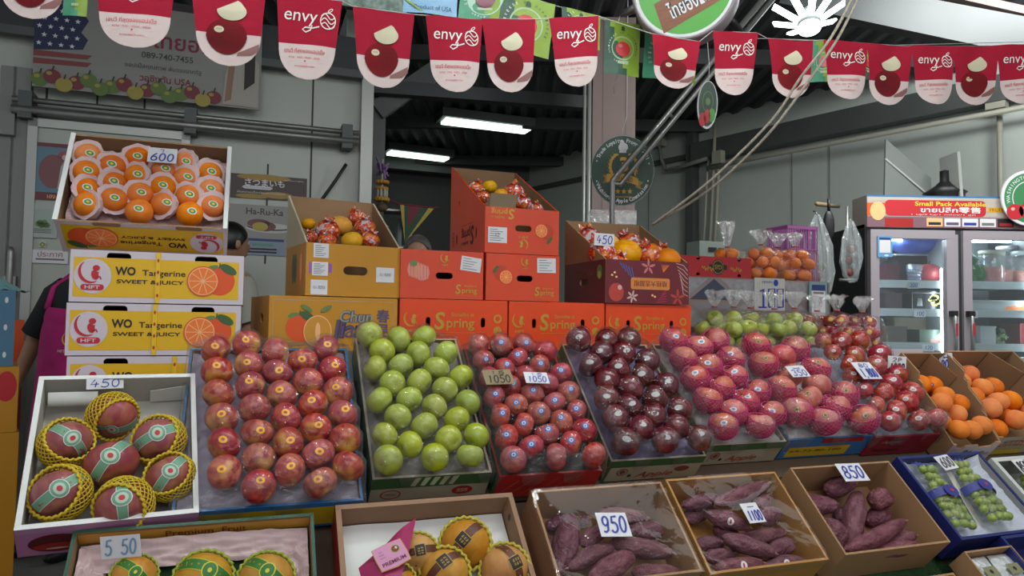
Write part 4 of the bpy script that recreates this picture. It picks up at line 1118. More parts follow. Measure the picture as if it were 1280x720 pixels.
def fill_tray(tr, L, fruit, labels, group, cat, mode, stick=None, net=None, srad=(0.3, 0.24), film=True, cal=0.35, axf=None, filmR=1.055):
    t, M, w, l, depth = tr; caps = []; n = F2.col[2].to_3d(); ey = F2.col[1].to_3d()
    for i, (q, r) in enumerate(L):
        p = F2 @ q
        if mode == 'side': ax = ey*random.uniform(0.2, 1.0)+U*random.uniform(-1, 1)+n*random.uniform(-.35, .25)
        elif mode == 'net': ax = ey*random.uniform(0.3, 1.0)+U*random.uniform(-.9, .9)+n*random.uniform(-.2, .5)
        else: ax = n*1.0+ey*random.uniform(0.1, .9)+U*random.uniform(-.5, .5)
        if axf: ax = axf(i, q, ax)
        o, Mo = fruit.place(p, r, ax, labels[i], cat, group)
        c = (CAM-p).normalized()
        if stick:
            mts, sx, prob, rg = stick
            if random.random() < prob:
                sticker(o, Mo, fruit, c+Z*random.uniform(0.15, 0.5)+U*(sx+random.uniform(-.22, .22)), Z+U*random.uniform(-.4, .4), srad[0], srad[1], mts, rings=rg)
        if net and net[1](i):
            ch = bpy.data.objects.new('foam_net', net[0]); COL.objects.link(ch); ch.parent = o
            d = c*0.42+Z*random.uniform(.65, 1.0)+U*random.uniform(-.2, .45)
            qd = Vector((0, 0, 1)).rotation_difference(Mo.to_3x3().inverted() @ d)
            ch.matrix_local = qd.to_matrix().to_4x4()
        caps.append((p, r*filmR+0.002))
    if film: film_over(t, M, w, l, depth, caps)
M_LIN1 = mat('liner_mauve', '8f8696', 0.6, var=0.1, scale=10); M_LIN2 = mat('liner_grey', '7c7670', 0.7, var=0.1, scale=10)
M_LIN3 = mat('liner_black', '26201f', 0.6); M_LIN4 = mat('liner_purple', '6d6088', 0.6, var=0.08, scale=12); M_LIN5 = mat('liner_white', 'c2bcbc', 0.65, var=0.05, scale=10)
M_BLUEC = mat('print_sky_blue', '2f6ea5', 0.4); M_DGREEN = mat('print_dark_green', '3a5a35', 0.45, var=0.1, scale=5); M_CREAMC = mat('print_cream', 'a59b85', 0.5, var=0.06, scale=4)
M_REDC = mat('print_red_carton', 'a02020', 0.4, var=0.12, scale=6); M_YELC = mat('print_yellow_panel', 'c9a21e', 0.45)
# 1 reddish apples with yellow stickers
def pr1(f, lf, w, h):
    f.rect(0, 0, w, h, M_BLUEC, 1); f.rect(0.08*w, 0.1*h, 0.78*w, 0.75*h, M_YELC, 2); f.text(0.3*w, 0.5*h, 0.3*w, 0.3*h, 'Fresh Apples', M_INK, 3)
    lf.rect(0, 0, lf.w, h, M_BLUEC, 1)
    for k in range(9): lf.poly([(lf.w*(0.05+0.1*k), h*0.1), (lf.w*(0.09+0.1*k), h*0.1), (lf.w*(0.12+0.1*k), h*0.9), (lf.w*(0.07+0.1*k), h*0.95)], (M_RED, M_OR2, M_STICKW)[k % 3], 2)
t1 = tray((208, 640), (460, 622), (252, 433), 'apple_tray', 'blue and yellow apple tray beside the pink pear box, wrapped in film', mo=M_BLUEC, printer=pr1, liner=M_LIN1)
c1 = [(250,150),(258,285),(280,425),(325,590),(320,738),(340,933),(445,240),(450,385),(485,540),(515,673),(535,838),(575,1023),(600,185),(618,320),(640,460),(680,605),(720,758),(750,918),(765,240),(805,385),(835,530),(880,683),(915,833),(955,1023),(905,165),(945,305),(985,450),(1030,590),(1075,748),(1120,948),(400,135)]
L = layout(t1, (230, 410), 5.333, c1, 19.7)
lab = order_labels(L, 'yellow-stickered red apple', 'the pear box side', 'the cartons')
fill_tray(t1, L, F_GALA, lab, 'yellow-stickered apples', 'apple', 'side', ([M_SY, M_SR], 0.0, 0.85, (1.0, 0.42)), srad=(0.27, 0.22))
# 2 green apples
def pr2(f, lf, w, h):
    f.rect(0, 0.0, w, h, M_CREAMC, 1); f.rect(0, 0.55*h, w, 0.45*h, M_DGREEN, 2)
    for k in range(5): f.poly([(w*(0.32+0.08*k), 0.62*h), (w*(0.36+0.08*k), 0.6*h), (w*(0.4+0.08*k), 0.97*h), (w*(0.35+0.08*k), 0.97*h)], mat('print_pale_green', 'b9c09a', 0.5), 3)
    f.ell(0.78*w, 0.3*h, 0.09*w, 0.19*h, M_REDC, 3); f.text(0.78*w, 0.3*h, 0.1*w, 0.15*h, 'SSS', M_CREAMC, 4, 0.03)
    f.ring(0.17*w, 0.28*h, 0.08*w, 0.19*h, 0.003, M_REDC, 3); f.text(0.17*w, 0.28*h, 0.09*w, 0.1*h, 'FRESH', M_REDC, 4); 
    lf.rect(0, 0, lf.w, h, M_DGREEN, 1)
t2 = tray((462, 600), (620, 585), (428, 420), 'apple_tray', 'grey-lined tray of green apples on a green and cream carton marked SSS', mo=M_CREAMC, printer=pr2, liner=M_LIN2)
c2 = [(175,155),(415,165),(620,155),(325,255),(552,255),(770,245),(225,335),(455,345),(680,345),(375,445),(602,440),(830,420),(275,525),(520,530),(752,515),(445,625),(670,620),(905,600),(325,727),(590,717),(825,712),(500,807),(735,802),(990,782),(405,927),(660,917),(915,897)]
L = layout(t2, (410, 400), 5.333, c2, 17.5)
lab = order_labels(L, 'green apple', 'the yellow-stickered apples', 'the cartons')
fill_tray(t2, L, F_GREEN, lab, 'green apples on the tray', 'apple', 'side')
# 3 red apples with blue stickers
def pr3(f, lf, w, h):
    f.rect(0, 0, w, h, M_REDC, 1)
    for k in range(6): f.line([(w*(0.03+0.12*k), 0.15*h), (w*(0.2+0.13*k), 0.8*h)], 0.004, mat('print_brick', 'b04a32', 0.5), 2)
    lf.rect(0, 0, lf.w, h, M_DGREEN, 1)
t3 = tray((622, 597), (757, 583), (566, 433), 'apple_tray', 'black-lined tray of blue-stickered red apples on a red carton', mo=M_REDC, printer=pr3, liner=M_LIN3)
c3 = [(215,175),(125,235),(455,185),(270,280),(370,245),(590,245),(155,360),(430,360),(510,310),(660,345),(235,490),(350,450),(480,490),(580,430),(635,560),(730,475),(290,612),(395,545),(550,608),(455,682),(715,665),(805,605),(360,767),(630,742),(890,720),(530,817),(800,780),(440,910),(700,890),(970,875),(330,170)]
L = layout(t3, (560, 400), 5.333, c3, 15.6)
lab = order_labels(L, 'blue-stickered red apple', 'the green apples', 'the vermilion cartons')
fill_tray(t3, L, F_ENVY, lab, 'blue-stickered apples', 'apple', 'side', ([M_SB, M_STICKW, M_SB], 0.1, 0.8, (1.0, 0.55, 0.3)), srad=(0.3, 0.27))
# 4 dark red apples
def prg(word=None):
    def f_(f, lf, w, h):
        f.rect(0, 0, w, h, M_CREAMC, 1); f.rect(0, 0.68*h, w, 0.32*h, M_DGREEN, 2); f.line([(0.0, 0), (0.02*w, h)], 0.012, M_DGREEN, 3)
        f.ring(0.17*w, 0.45*h, 0.05*w, 0.16*h, 0.003, mat('print_seal', '7d3a30', 0.5), 3); f.ell(0.17*w, 0.45*h, 0.03*w, 0.1*h, mat('print_seal', '7d3a30', 0.5), 3)
        f.ell(0.8*w, 0.46*h, 0.08*w, 0.13*h, mat('print_seal', '7d3a30', 0.5), 3) if word is None else None
        f.text(0.52*w, 0.25*h, 0.4*w, 0.34*h, 'Apple', M_REDC, 4, 0.0, 0.4)
        f.ell(0.26*w, 0.25*h, 0.02*w, 0.07*h, M_INK, 3)
        lf.rect(0, 0, lf.w, h, M_DGREEN, 1)
    return f_
t4 = tray((765, 583), (884, 560), (688, 428), 'apple_tray', 'purple-lined tray of dark red apples on a green and cream carton', mo=M_CREAMC, printer=prg(), liner=M_LIN4)
c4 = [(150,160),(355,150),(545,145),(310,235),(500,225),(640,290),(245,320),(455,320),(385,405),(610,390),(320,490),(550,480),(755,470),(490,570),(690,550),(425,655),(605,715),(660,645),(860,630),(820,710),(530,850),(760,830),(985,810)]
L = layout(t4, (680, 400), 5.333, c4, 16.4, 1.04)
lab = order_labels(L, 'dark red apple', 'the blue-stickered apples', 'the vermilion cartons')
fill_tray(t4, L, F_DARK, lab, 'dark red apples', 'apple', 'side', ([mat('sticker_dull', 'b5b3b0', 0.6)], 0.1, 0.75, (1.0,)), srad=(0.32, 0.2), filmR=1.13)
# 5, 6 pink apples in foam nets
M_NET = mat('foam_pink', 'c42e6c', 0.55)
NETP = net_mesh('foam_net', M_NET, math.radians(60), math.radians(158), 20, 0.03, 1.05, 0.9, 0.04)
t5 = tray((886, 560), (985, 545), (812, 428), 'apple_tray', 'white-lined tray of netted pink apples next to the dark red apples', mo=M_CREAMC, printer=prg('x'), liner=M_LIN5)
c5 = [(225,165),(175,240),(470,170),(405,250),(580,310),(365,325),(290,390),(530,410),(470,465),(710,470),(650,550),(400,570),(585,615),(830,600),(505,720),(770,710)]
L = layout(t5, (800, 400), 5.333, c5, 18.2)
lab = order_labels(L, 'netted pink apple', 'the dark red apples', 'the maroon box')
fill_tray(t5, L, F_FUJI, lab, 'netted pink apples', 'apple', 'net', ([M_STICKW, mat('sticker_sky', '5f8fc0', 0.45)], 0.1, 0.6, (1.0, 0.55)), net=(NETP, lambda i: True), srad=(0.26, 0.18), filmR=1.09)
def pr6(f, lf, w, h):
    f.rect(0, 0, w, h, M_BLUEC, 1); f.rect(0.07*w, 0.08*h, 0.72*w, 0.5*h, M_YELC, 2); f.text(0.4*w, 0.38*h, 0.6*w, 0.12*h, '64-72-80-100', M_INK, 3); f.rect(0.4*w, 0.75*h, 0.5*w, 0.25*h, M_REDC, 2)
    lf.rect(0, 0, lf.w, h, M_BLUEC, 1)
t6 = tray((988, 553), (1094, 538), (926, 434), 'apple_tray', 'white-lined tray of netted apples on a blue carton, under the 350 card', mo=M_BLUEC, printer=pr6, liner=M_LIN5)
c6 = [(800,200),(1010,215),(950,275),(780,300),(970,370),(1165,350),(890,465),(1110,430),(1080,505),(1283,485),(1043,600),(1240,580),(1225,700),(1430,650)]
L = layout(t6, (800, 400), 5.333, c6, 17.6)
lab = order_labels(L, 'netted blush apple', 'the pink tray', 'the green bags')
fill_tray(t6, L, F_FUJI, lab, 'netted blush apples', 'apple', 'net', ([mat('sticker_dark', '2c3a22', 0.45), M_SY, mat('sticker_dark', '2c3a22', 0.45)], 0.1, 0.6, (1.0, 0.75, 0.55)), net=(NETP, lambda i: i not in (2, 4, 7, 8)), srad=(0.2, 0.19), filmR=1.09)
# 7 glossy red apples
def pr7(f, lf, w, h):
    f.rect(0, 0, w, h, mat('print_crimson', '8a1628', 0.4), 1); f.text(0.3*w, 0.7*h, 0.3*w, 0.2*h, 'Apple', M_CREAMC, 3, 0, 0.3); f.text(0.3*w, 0.25*h, 0.4*w, 0.22*h, 'Fresh Apple', M_INK, 3, 0, 0.2)
t7 = tray((1096, 548), (1178, 538), (1006, 428), 'apple_tray', 'pale-lined tray of glossy red apples on a crimson carton', mo=M_REDC, printer=pr7, liner=mat('liner_pale_blue', '9298a8', 0.65))
c7 = [(235,280),(225,325),(360,285),(345,335),(455,330),(335,390),(335,440),(580,430),(445,480),(445,545),(560,500),(560,555),(560,610),(555,670),(685,550),(685,610),(685,670),(810,665),(440,410),(240,375),(330,260)]
L = layout(t7, (960, 360), 4.0, c7, 15.2)
lab = order_labels(L, 'glossy red apple', 'the netted apples', 'the red apple bags')
fill_tray(t7, L, F_RED, lab, 'glossy red apples', 'apple', 'side', ([M_STICKW, M_RED, M_STICKW], 0.1, 0.85, (1.0, 0.5, 0.25)), srad=(0.27, 0.19))
# ------------------------------------------------------------------ citrus cartons with stepped cut sides
def citrus_box(a0, a1, b0, b1, depth, label, printer, right_only=False):
    M = F2 @ Matrix.Translation((a0, b0, -0.1)); w, l = a1-a0, b1-b0; th = TH
    mb = MB(); hb = 0.1+0.06; hf = 0.095
    def side(x, s_):
        p = [(x, 0.004, 0), (x, l-0.004, 0), (x, l-0.004, hb+0.02), (x, l*0.72, hb+0.02), (x, l*0.68, hb), (x, l*0.62, hb), (x, l*0.58, hb-0.012), (x, l*0.36, hb-0.02), (x, l*0.33, hb-0.035), (x, l*0.27, hb-0.035), (x, l*0.2, hf+0.012), (x, 0.004, hf)]
        mb.slab([p], (s_*th, 0, 0), M_CARD, M_CARDIN, M_CARD)
    side(0, 1); side(w, -1)
    p = [(0, 0, 0), (w, 0, 0), (w, 0, hf), (w*0.9, 0, hf), (w*0.86, 0, hf-0.02), (w*0.6, 0, hf-0.025), (w*0.55, 0, hf-0.01), (w*0.3, 0, hf-0.012), (w*0.26, 0, hf-0.025), (w*0.1, 0, hf-0.02), (w*0.07, 0, hf), (0, 0, hf)]
    mb.slab([p], (0, th, 0), M_WBOARD, M_CARDIN, M_CARD)
    mb.slab([[(0, l, 0), (w, l, 0), (w, l, hb+0.02), (0, l, hb+0.02)]], (0, -th, 0), M_CARD, M_CARDIN, M_CARD)
    # folded-in corner flap at the back
    mb.slab([[(w*0.62, l-th*1.2, hb+0.02), (w-th*1.2, l-0.09, hb-0.01), (w-th*1.2, l-0.09, 0.03), (w*0.62, l-th*1.2, 0.03)]], (-0.002, -0.003, 0), M_CARD, M_CARDIN, M_CARD)
    mb.slab([[(th, th, 0.001), (w-th, th, 0.001), (w-th, l-th, 0.001), (th, l-th, 0.001)]], (0, 0, th), M_CARD)
    fc = Face(mb, (0, 0, 0), (1, 0, 0), (0, 0, 1), w, hf)
    printer(fc, w, hf)
    return tag(obj('citrus_carton', mb, None, M), label, 'carton')
def prc1(f, w, h):
    f.text(0.42*w, 0.5*h, 0.2*w, 0.34*h, '8¢', M_INK, 2, 0.01, 0.2); f.line([(0.55*w, 0.42*h), (0.8*w, 0.52*h)], 0.006, M_GREY, 2); f.text(0.8*w, 0.4*h, 0.25*w, 0.12*h, 'CITRUS', M_GREY, 2)
def prc2(f, w, h):
    f.rect(0, 0, w, h, M_CREAMC, 1); f.rect(0.0, 0.0, 0.5*w, 0.25*h, M_YELC, 2)
    for k, c in enumerate((M_REDC, mat('print_rust', 'a8502a', 0.5), mat('print_olive', 'a89a3a', 0.5))):
        f.text(0.38*w-0.04*w*k, 0.72*h-0.2*h*k, 0.48*w, 0.15*h, 'CITRUS', c, 3, 0.04, 0.25); f.text(0.88*w-0.04*w*k, 0.78*h-0.2*h*k, 0.46*w, 0.15*h, 'CITRUS', c, 3, 0.04, 0.25)
p8 = on(F2, 1180, 556); p8b = on(F2, 1249, 546); p8t = on(F2, 1130, 455)
p9b = on(F2, 1340, 545); p9t = on(F2, 1220, 452)
a8_ = on(F2, 1178, 538).x+0.002
citrus_box(a8_, p8b.x-0.004, p8.y, p8t.y-0.02, 0.1, 'cut-sided citrus carton of oranges beside the glossy red apples', prc1)
citrus_box(p8b.x+0.002, p9b.x, p8b.y, p9t.y-0.02, 0.1, 'cut-sided citrus carton of oranges at the far end, under the 800 card', prc2)
def oranges(bnd, pts, org, s, rpx, desc, anchor, grp, st_i):
    L = []
    for k, (x, y) in enumerate(pts):
        px, py = org[0]+x/s, org[1]+y/s; q = on(F2, px, py, 0.02); r = rpx/FPX*(F2 @ q).y; L.append([on(F2, px, py, 0.0+r*0.3), r])
    for _ in range(40):
        for i in range(len(L)):
            for j in range(i):
                d = L[i][0]-L[j][0]; m = (L[i][1]+L[j][1])*0.985
                if 1e-6 < d.length < m: k = d.normalized()*(m-d.length)*0.3; L[i][0] += k; L[j][0] -= k
        for q, r in L: q.x = min(max(q.x, bnd[0]+r+.006), bnd[1]-r-.006); q.y = max(q.y, bnd[2]+r+.008); q.z = max(q.z, r-0.09)
    lab = order_labels(L, desc, anchor, 'the price card')
    for i, (q, r) in enumerate(L):
        p = F2 @ q; c = (CAM-p).normalized()
        o, M = F_OR.place(p, r, Vector((random.uniform(-.6, .6), random.uniform(-.9, .2), 1)), lab[i], 'orange', grp)
        if i in st_i: sticker(o, M, F_OR, c+Z*0.05, Z, 0.17, 0.2, [mat('sticker_violet', '5a4a9a', 0.45), M_STICKW], rings=(1, 0.4))
oranges((a8_, p8b.x-0.004, p8.y), [(235,285),(290,292),(365,300),(300,345),(385,372),(375,405),(490,375),(475,435),(530,495),(460,512),(600,510),(535,560)], (1080, 420), 4.5, 13, 'orange', 'the glossy apples', 'oranges in the carton by the apples', (2,))
oranges((p8b.x+0.002, p9b.x, p8b.y), [(590,250),(510,248),(560,285),(612,318),(705,325),(645,385),(728,410),(802,395),(780,465),(812,512),(890,490),(895,450),(845,472),(650,400)], (1080, 420), 4.5, 13, 'orange', 'the card-side divider', 'oranges in the end carton', (4,))
# ------------------------------------------------------------------ price cards
def price(px_tl, px_tr, px_bl, depth_fn, text, label, mt=None, ink=None, small=None, t=0.0035):
    """a small written card; three of its corners at pixels on a given surface"""
    a, b, c = (depth_fn(*p) for p in (px_tl, px_tr, px_bl))
    ex = (b-a); ey = (a-c); w, h = ex.length, ey.length; ex.normalize(); ez = ex.cross(ey).normalized(); ey = ez.cross(ex)
    if ez.dot(CAM-a) < 0: ez = -ez
    M = frame(a-ey*h, ex, ey, ex.cross(ey))
    mb = MB(); mt = mt or M_PAPER; ink = ink or M_BLUEINK
    mb.box((w/2, h/2, 0), (w, h, 0.0016), mt)
    f = Face(mb, (0, 0, 0.0009), (1, 0, 0), (0, 1, 0), w, h)
    hh = 0.5 if small else 0.66; y0 = 0.1 if small else 0.17
    handwrite(f, 0.1*w, y0*h, 0.78*w, hh*h, text, ink, h*(0.085 if not small else 0.07))
    if small: handwrite(f, 0.25*w, 0.68*h, 0.5*w, 0.22*h, small, ink, h*0.04)
    o = obj('price_card', mb, None, M); tag(o, label, 'price card', 'handwritten price cards')
    return o
def on2(h): return lambda px, py: hit(px, py, F2.translation+F2.col[2].to_3d()*h, F2.col[2].to_3d())
def upright(px, py):
    q = F2 @ (on(F2, px, py, 0.05)); nn = Vector((CAM.x-q.x, CAM.y-q.y, 0.25)).normalized()
    return lambda x, y: hit(x, y, q, nn)
M_KRAFT = mat('card_kraft', '8d7a58', 0.7)
price((602, 463), (637, 462), (609, 481), on2(0.082), '1050', 'brown card marked 1050 lying on the blue-stickered apples', M_KRAFT, M_INK, small='15')
price((654, 465), (683, 466), (667, 476.5), on2(0.084), '1050', 'white blue-inked card lying beside the brown card on the blue-stickered apples', small='15')
price((981, 458), (1003, 457), (993, 471.5), on2(0.1), '350', 'white card marked 350 lying on the netted apples', small='x')
price((1063, 453), (1086, 453), (1073, 473), on2(0.09), '1,800', 'white card marked 1,800 lying on the glossy red apples', small='80')
price((1110, 444.5), (1133, 446), (1109.5, 467), upright(1120, 466), '1000', 'white card marked 1000 in black standing in the orange carton', ink=M_INK, small='2P')
price((1173, 442), (1190, 441), (1181, 462), upright(1186, 458), '800', 'white card marked 800 at the back of the end citrus carton', small='x')
price((186, 184), (222, 187), (187, 202), lambda x, y: hit(x, y, M6 @ Vector((0, 0, 0.17)), n6), '600', 'white card marked 600 propped in the tissue-wrapped tangerine box', small='1')
price((743, 291), (768, 293), (751, 304), lambda x, y: at_w(x, y, V_M+0.07), '450', 'white card with blue figures propped in the maroon carton of mandarins')
# ------------------------------------------------------------------ front row of open boxes
n1 = F1.col[2].to_3d(); e1 = F1.col[1].to_3d()
def front_box(bl, br, fl, label, depth, mo, mi, cat='box', name='open_box', printer=None, rim=None, Fm=None, th=0.006, l=None, top=0.0):
    """open box whose rim lies on the lower slope; bl, br: pixels of its back rim corners, fl of a front one"""
    Fm = Fm or F1
    a, b, c = on(Fm, *bl), on(Fm, *br), on(Fm, *fl)
    w = b.x-a.x; y1 = (a.y+b.y)/2; l = l or (y1-c.y)
    M = Fm @ Matrix.Translation((a.x, y1-l, -depth+top))
    mb, fc, lf = shell(w, l, depth, depth, mo, mi, rim, th=th)
    if printer: printer(mb, fc, lf, w, l, depth)
    o = obj(name, mb, None, M); tag(o, label, cat)
    return o, M, w, l
M_POT = fruit_mat('skin_sweet_potato', '5e2c38', '80505a', '84585a', 0.6, end=0.95, hv=0.012, vv=0.13, coat=0.0, stretch=(70, 70, 22), speck=0.0)
def add_bump(mt, scale, strength, stretch=(1, 1, 1)):
    nt = mt.node_tree; b = nt.nodes['Principled BSDF']; tc = nt.nodes.new('ShaderNodeTexCoord'); mp = nt.nodes.new('ShaderNodeMapping'); mp.inputs['Scale'].default_value = stretch
    n = nt.nodes.new('ShaderNodeTexNoise'); n.inputs['Scale'].default_value = scale; n.inputs['Detail'].default_value = 5
    bp = nt.nodes.new('ShaderNodeBump'); bp.inputs['Strength'].default_value = strength; bp.inputs['Distance'].default_value = 0.008
    nt.links.new(tc.outputs['Object'], mp.inputs[0]); nt.links.new(mp.outputs[0], n.inputs['Vector']); nt.links.new(n.outputs['Fac'], bp.inputs['Height']); nt.links.new(bp.outputs[0], b.inputs['Normal'])
add_bump(M_POT, 110, 0.9)
M_TIP = mat('potato_tip', '8a6658', 0.8)
def potato(p, q, r, label, group, bend=0.0, pale=True):
    """a sweet potato from p to q, thickest in its middle"""
    c = (p+q)/2; d = q-p; Ln = d.length; d.normalize(); s = d.cross(n1).normalized(); u = s.cross(d)
    M = frame(c, s, u, d); mb = MB(); n = 18; m = 16; sd = random.uniform(0, 99); prof = []
    ta, tb = random.uniform(0.2, 0.34), random.uniform(0.12, 0.22)
    for i in range(m+1):
        t = i/m; x = math.sin(pi*min(1, max(0, t)))**0.46
        nk = ta if t > 0.5 else tb
        prof.append((r*max(x*(1-0.15*(t-0.45)), 0.0)+(r*nk*(1-abs(2*t-1))*0), (t-0.5)*Ln))
    prof[0] = (0, prof[0][1]); prof[-1] = (0, prof[-1][1])
    def fn(P, a, i):
        t = i/m; k = 1+0.2*noise.noise(Vector((math.cos(a)*1.2, math.sin(a)*1.2, t*3.2+sd)))+0.04*noise.noise(Vector((math.cos(a)*4, math.sin(a)*4, t*9+sd)))
        bx = bend*Ln*(0.25-(t-0.5)**2)*2+0.1*r*noise.noise(Vector((t*3, sd, 0))); bz = 0.25*r*noise.noise(Vector((t*3, sd, 7)))
        return Vector((P.x*k+bx, P.y*k+bz, P.z))
    mb.lathe(prof, M_POT, n, fn=fn)
    o = obj('sweet_potato', mb, None, M); tag(o, label, 'sweet potato', group)
    m2 = MB(); tz = Ln/2; base = fn(Vector((0, 0, tz)), 0, m)
    m2.tube([base-Vector((0, 0, 0.006)), base+Vector((0.001, 0, 0.002)), base+Vector((0.002, 0.001, 0.007))], [r*0.2, r*0.12, r*0.05], M_TIP, 6); obj('root_tip', m2, o)
    if 'sticker' in label:
        cd_ = (CAM-c).normalized(); a0 = math.atan2(cd_.dot(u), cd_.dot(s)); m3 = MB(); vs = []; G = 8
        for j in range(G+1):
            for k in range(G+1):
                x_, y_ = 2*j/G-1, 2*k/G-1; t = 0.5+0.3*x_*math.sqrt(1-y_*y_/2)*0.012/Ln*2.6; R_ = r*math.sin(pi*t)**0.46*(1-0.15*(t-0.45))*1.03; a_ = a0+y_*math.sqrt(1-x_*x_/2)*0.011/r
                vs.append(fn(Vector((R_*math.cos(a_), R_*math.sin(a_), (t-0.5)*Ln)), a_, t*m))
        m3.add(vs, [(j*(G+1)+k, j*(G+1)+k+1, (j+1)*(G+1)+k+1, (j+1)*(G+1)+k) for j in range(G) for k in range(G)], M_STICKW, True)
        m3.add([v*1.0+cd_.dot(s)*Vector((0.0006, 0, 0))+cd_.dot(u)*Vector((0, 0.0006, 0)) for v in vs], [(j*(G+1)+k, j*(G+1)+k+1, (j+1)*(G+1)+k+1, (j+1)*(G+1)+k) for j in range(3, 5) for k in range(2, 6)], M_RED, True)
        obj('sticker', m3, o)
    return o
def potatoes(org, s, lst, depth, desc, group, Mb=None, bw=0, bl=0):
    PL = []
    for (x0, y0, x1, y1, rr, h, bend, lab) in lst:
        a = hit(org[0]+x0/s, org[1]+y0/s, F1.translation+n1*h, n1); b = hit(org[0]+x1/s, org[1]+y1/s, F1.translation+n1*h, n1)
        r = rr/s/FPX*a.y*0.98; r2 = r*0.62
        for v in (a, b):
            q = Mb.inverted() @ v; q.x = min(max(q.x, r2+0.008), bw-r2-0.008); q.y = min(max(q.y, r2+0.008), bl-r2-0.008); q.z = max(q.z, r+0.012); v[:] = Mb @ q
        PL.append([a, b, r, lab, bend])
    from mathutils.geometry import intersect_line_line
    def near(A, B, C, D):
        best = None
        for i in range(9):
            for j in range(9):
                p, q = A.lerp(B, i/8), C.lerp(D, j/8); rr = math.sin(pi*(0.12+0.76*i/8))**.5+math.sin(pi*(0.12+0.76*j/8))**.5; k = (p-q).length/rr
                if best is None or k < best[0]: best = (k, p-q, rr)
        return best
    for _ in range(25):
        for i in range(len(PL)):
            for j in range(i):
                P, Q = PL[i], PL[j]; k, d, rr = near(P[0], P[1], Q[0], Q[1]); need = (P[2]+Q[2])/2*0.96*rr; L_ = d.length
                if L_ < need:
                    dn = d.normalized() if L_ > 1e-5 else n1.copy(); dn = (dn*0.55+n1*(0.8 if dn.dot(n1) >= 0 else -0.8)).normalized(); s_ = dn*(need-L_)*0.25
                    P[0] += s_; P[1] += s_; Q[0] -= s_; Q[1] -= s_
        for P in PL:
            for v in (P[0], P[1]):
                q = Mb.inverted() @ v; q.x = min(max(q.x, P[2]*.62+0.008), bw-P[2]*.62-0.008); q.y = min(max(q.y, P[2]*.62+0.008), bl-P[2]*.62-0.008); q.z = min(max(q.z, P[2]+0.01), depth-P[2]*0.9); v[:] = Mb @ q
    for a, b, r, lab, bend in PL: potato(a, b, r*1.03, lab, group, bend*0.6)
# box of sweet potatoes marked 950
bx, Mb, wb, lb = front_box((664, 613.5), (826, 602), (706, 735), 'brown carton of plump sweet potatoes under the 950 card', 0.13, M_CARD, M_CARD)
potatoes((640, 580), 4.923, [
 (530,300,835,330,52,-0.055,0.05,'plump sweet potato lying behind the 950 card'),
 (390,290,295,690,72,-0.04,-0.06,'ribbed sweet potato standing nearly upright beside the carton wall, 950 box'),
 (215,400,370,330,45,-0.09,0.0,'shaded sweet potato deep in the back corner of the 950 box'),
 (420,500,590,380,52,-0.06,0.0,'short sweet potato peeking out below the corner of the 950 card'),
 (960,410,715,410,54,-0.05,0.0,'sweet potato pointing at the far carton wall beside the 950 card'),
 (600,475,1000,545,62,-0.045,0.05,'long sweet potato lying just below the 950 card'),
 (620,520,330,665,55,-0.04,0.03,'pale-tipped sweet potato in the middle of the 950 box'),
 (735,580,450,720,66,-0.035,0.0,'fat sweet potato beneath the pale-tipped one, 950 box'),
 (715,660,1110,680,58,-0.045,0.04,'sweet potato under the lamp reflection in the 950 box'),
 (230,430,240,560,40,-0.1,0.0,'dark sweet potato half hidden at the wall of the 950 box'),
 (470,370,420,330,38,-0.1,0,'thin sweet potato hidden behind the upright one, 950 box'),
 (640,760,960,745,60,-0.06,0,'sweet potato lowest in the 950 box at the picture edge')], 0.13, '', 'sweet potatoes in the 950 box', Mb, wb, lb)
# box marked 1100, wrapped in film
M_CARDG = mat('cardboard_golden', 'a87638', 0.65, var=0.06, scale=5)
bx2, Mb2, wb2, lb2 = front_box((833, 602), (967, 587), (895, 717), 'film-covered golden carton of pinkish sweet potatoes under the 1100 card', 0.125, M_CARDG, M_CARDG)
potatoes((820, 560), 4.5, [
 (150,330,370,280,42,-0.04,0.05,'pale sweet potato against the back wall of the 1100 box'),
 (140,400,330,330,45,-0.07,0.0,'sweet potato below the pale one at the back of the 1100 box'),
 (320,350,640,180,48,-0.03,0.03,'long sweet potato rising to the back corner of the 1100 box'),
 (545,330,735,262,40,-0.045,0.0,'small-ended sweet potato pointing at the wall behind the 1100 card'),
 (280,350,530,430,48,-0.03,0.05,'stickered sweet potato touching the near corner of the 1100 card'),
 (570,410,765,350,54,-0.04,0.0,'blunt sweet potato half covered by the 1100 card'),
 (395,520,760,445,42,-0.035,0.02,'slim sweet potato lying straight below the 1100 card'),
 (330,440,480,470,42,-0.06,0.0,'short sweet potato in the gap beneath the lamp glare, 1100 box'),
 (360,510,670,600,52,-0.03,0.06,'curved reddish sweet potato in the middle of the 1100 box'),
 (620,570,810,500,52,-0.045,0.0,'sweet potato behind the film crease near the golden wall, 1100 box'),
 (230,540,400,520,45,-0.06,0.0,'sweet potato under the lamp glare at the wall, 1100 box'),
 (270,620,450,595,42,-0.05,0.0,'short reddish sweet potato above the lowest row, 1100 box'),
 (320,690,600,655,48,-0.03,0.02,'lowest sweet potato with a white sticker, nearest the 950 box, 1100 box'),
 (590,665,845,610,46,-0.035,0.02,'lowest stickered sweet potato beside the golden front corner, 1100 box')], 0.125, '', 'sweet potatoes in the 1100 box', Mb2, wb2, lb2)
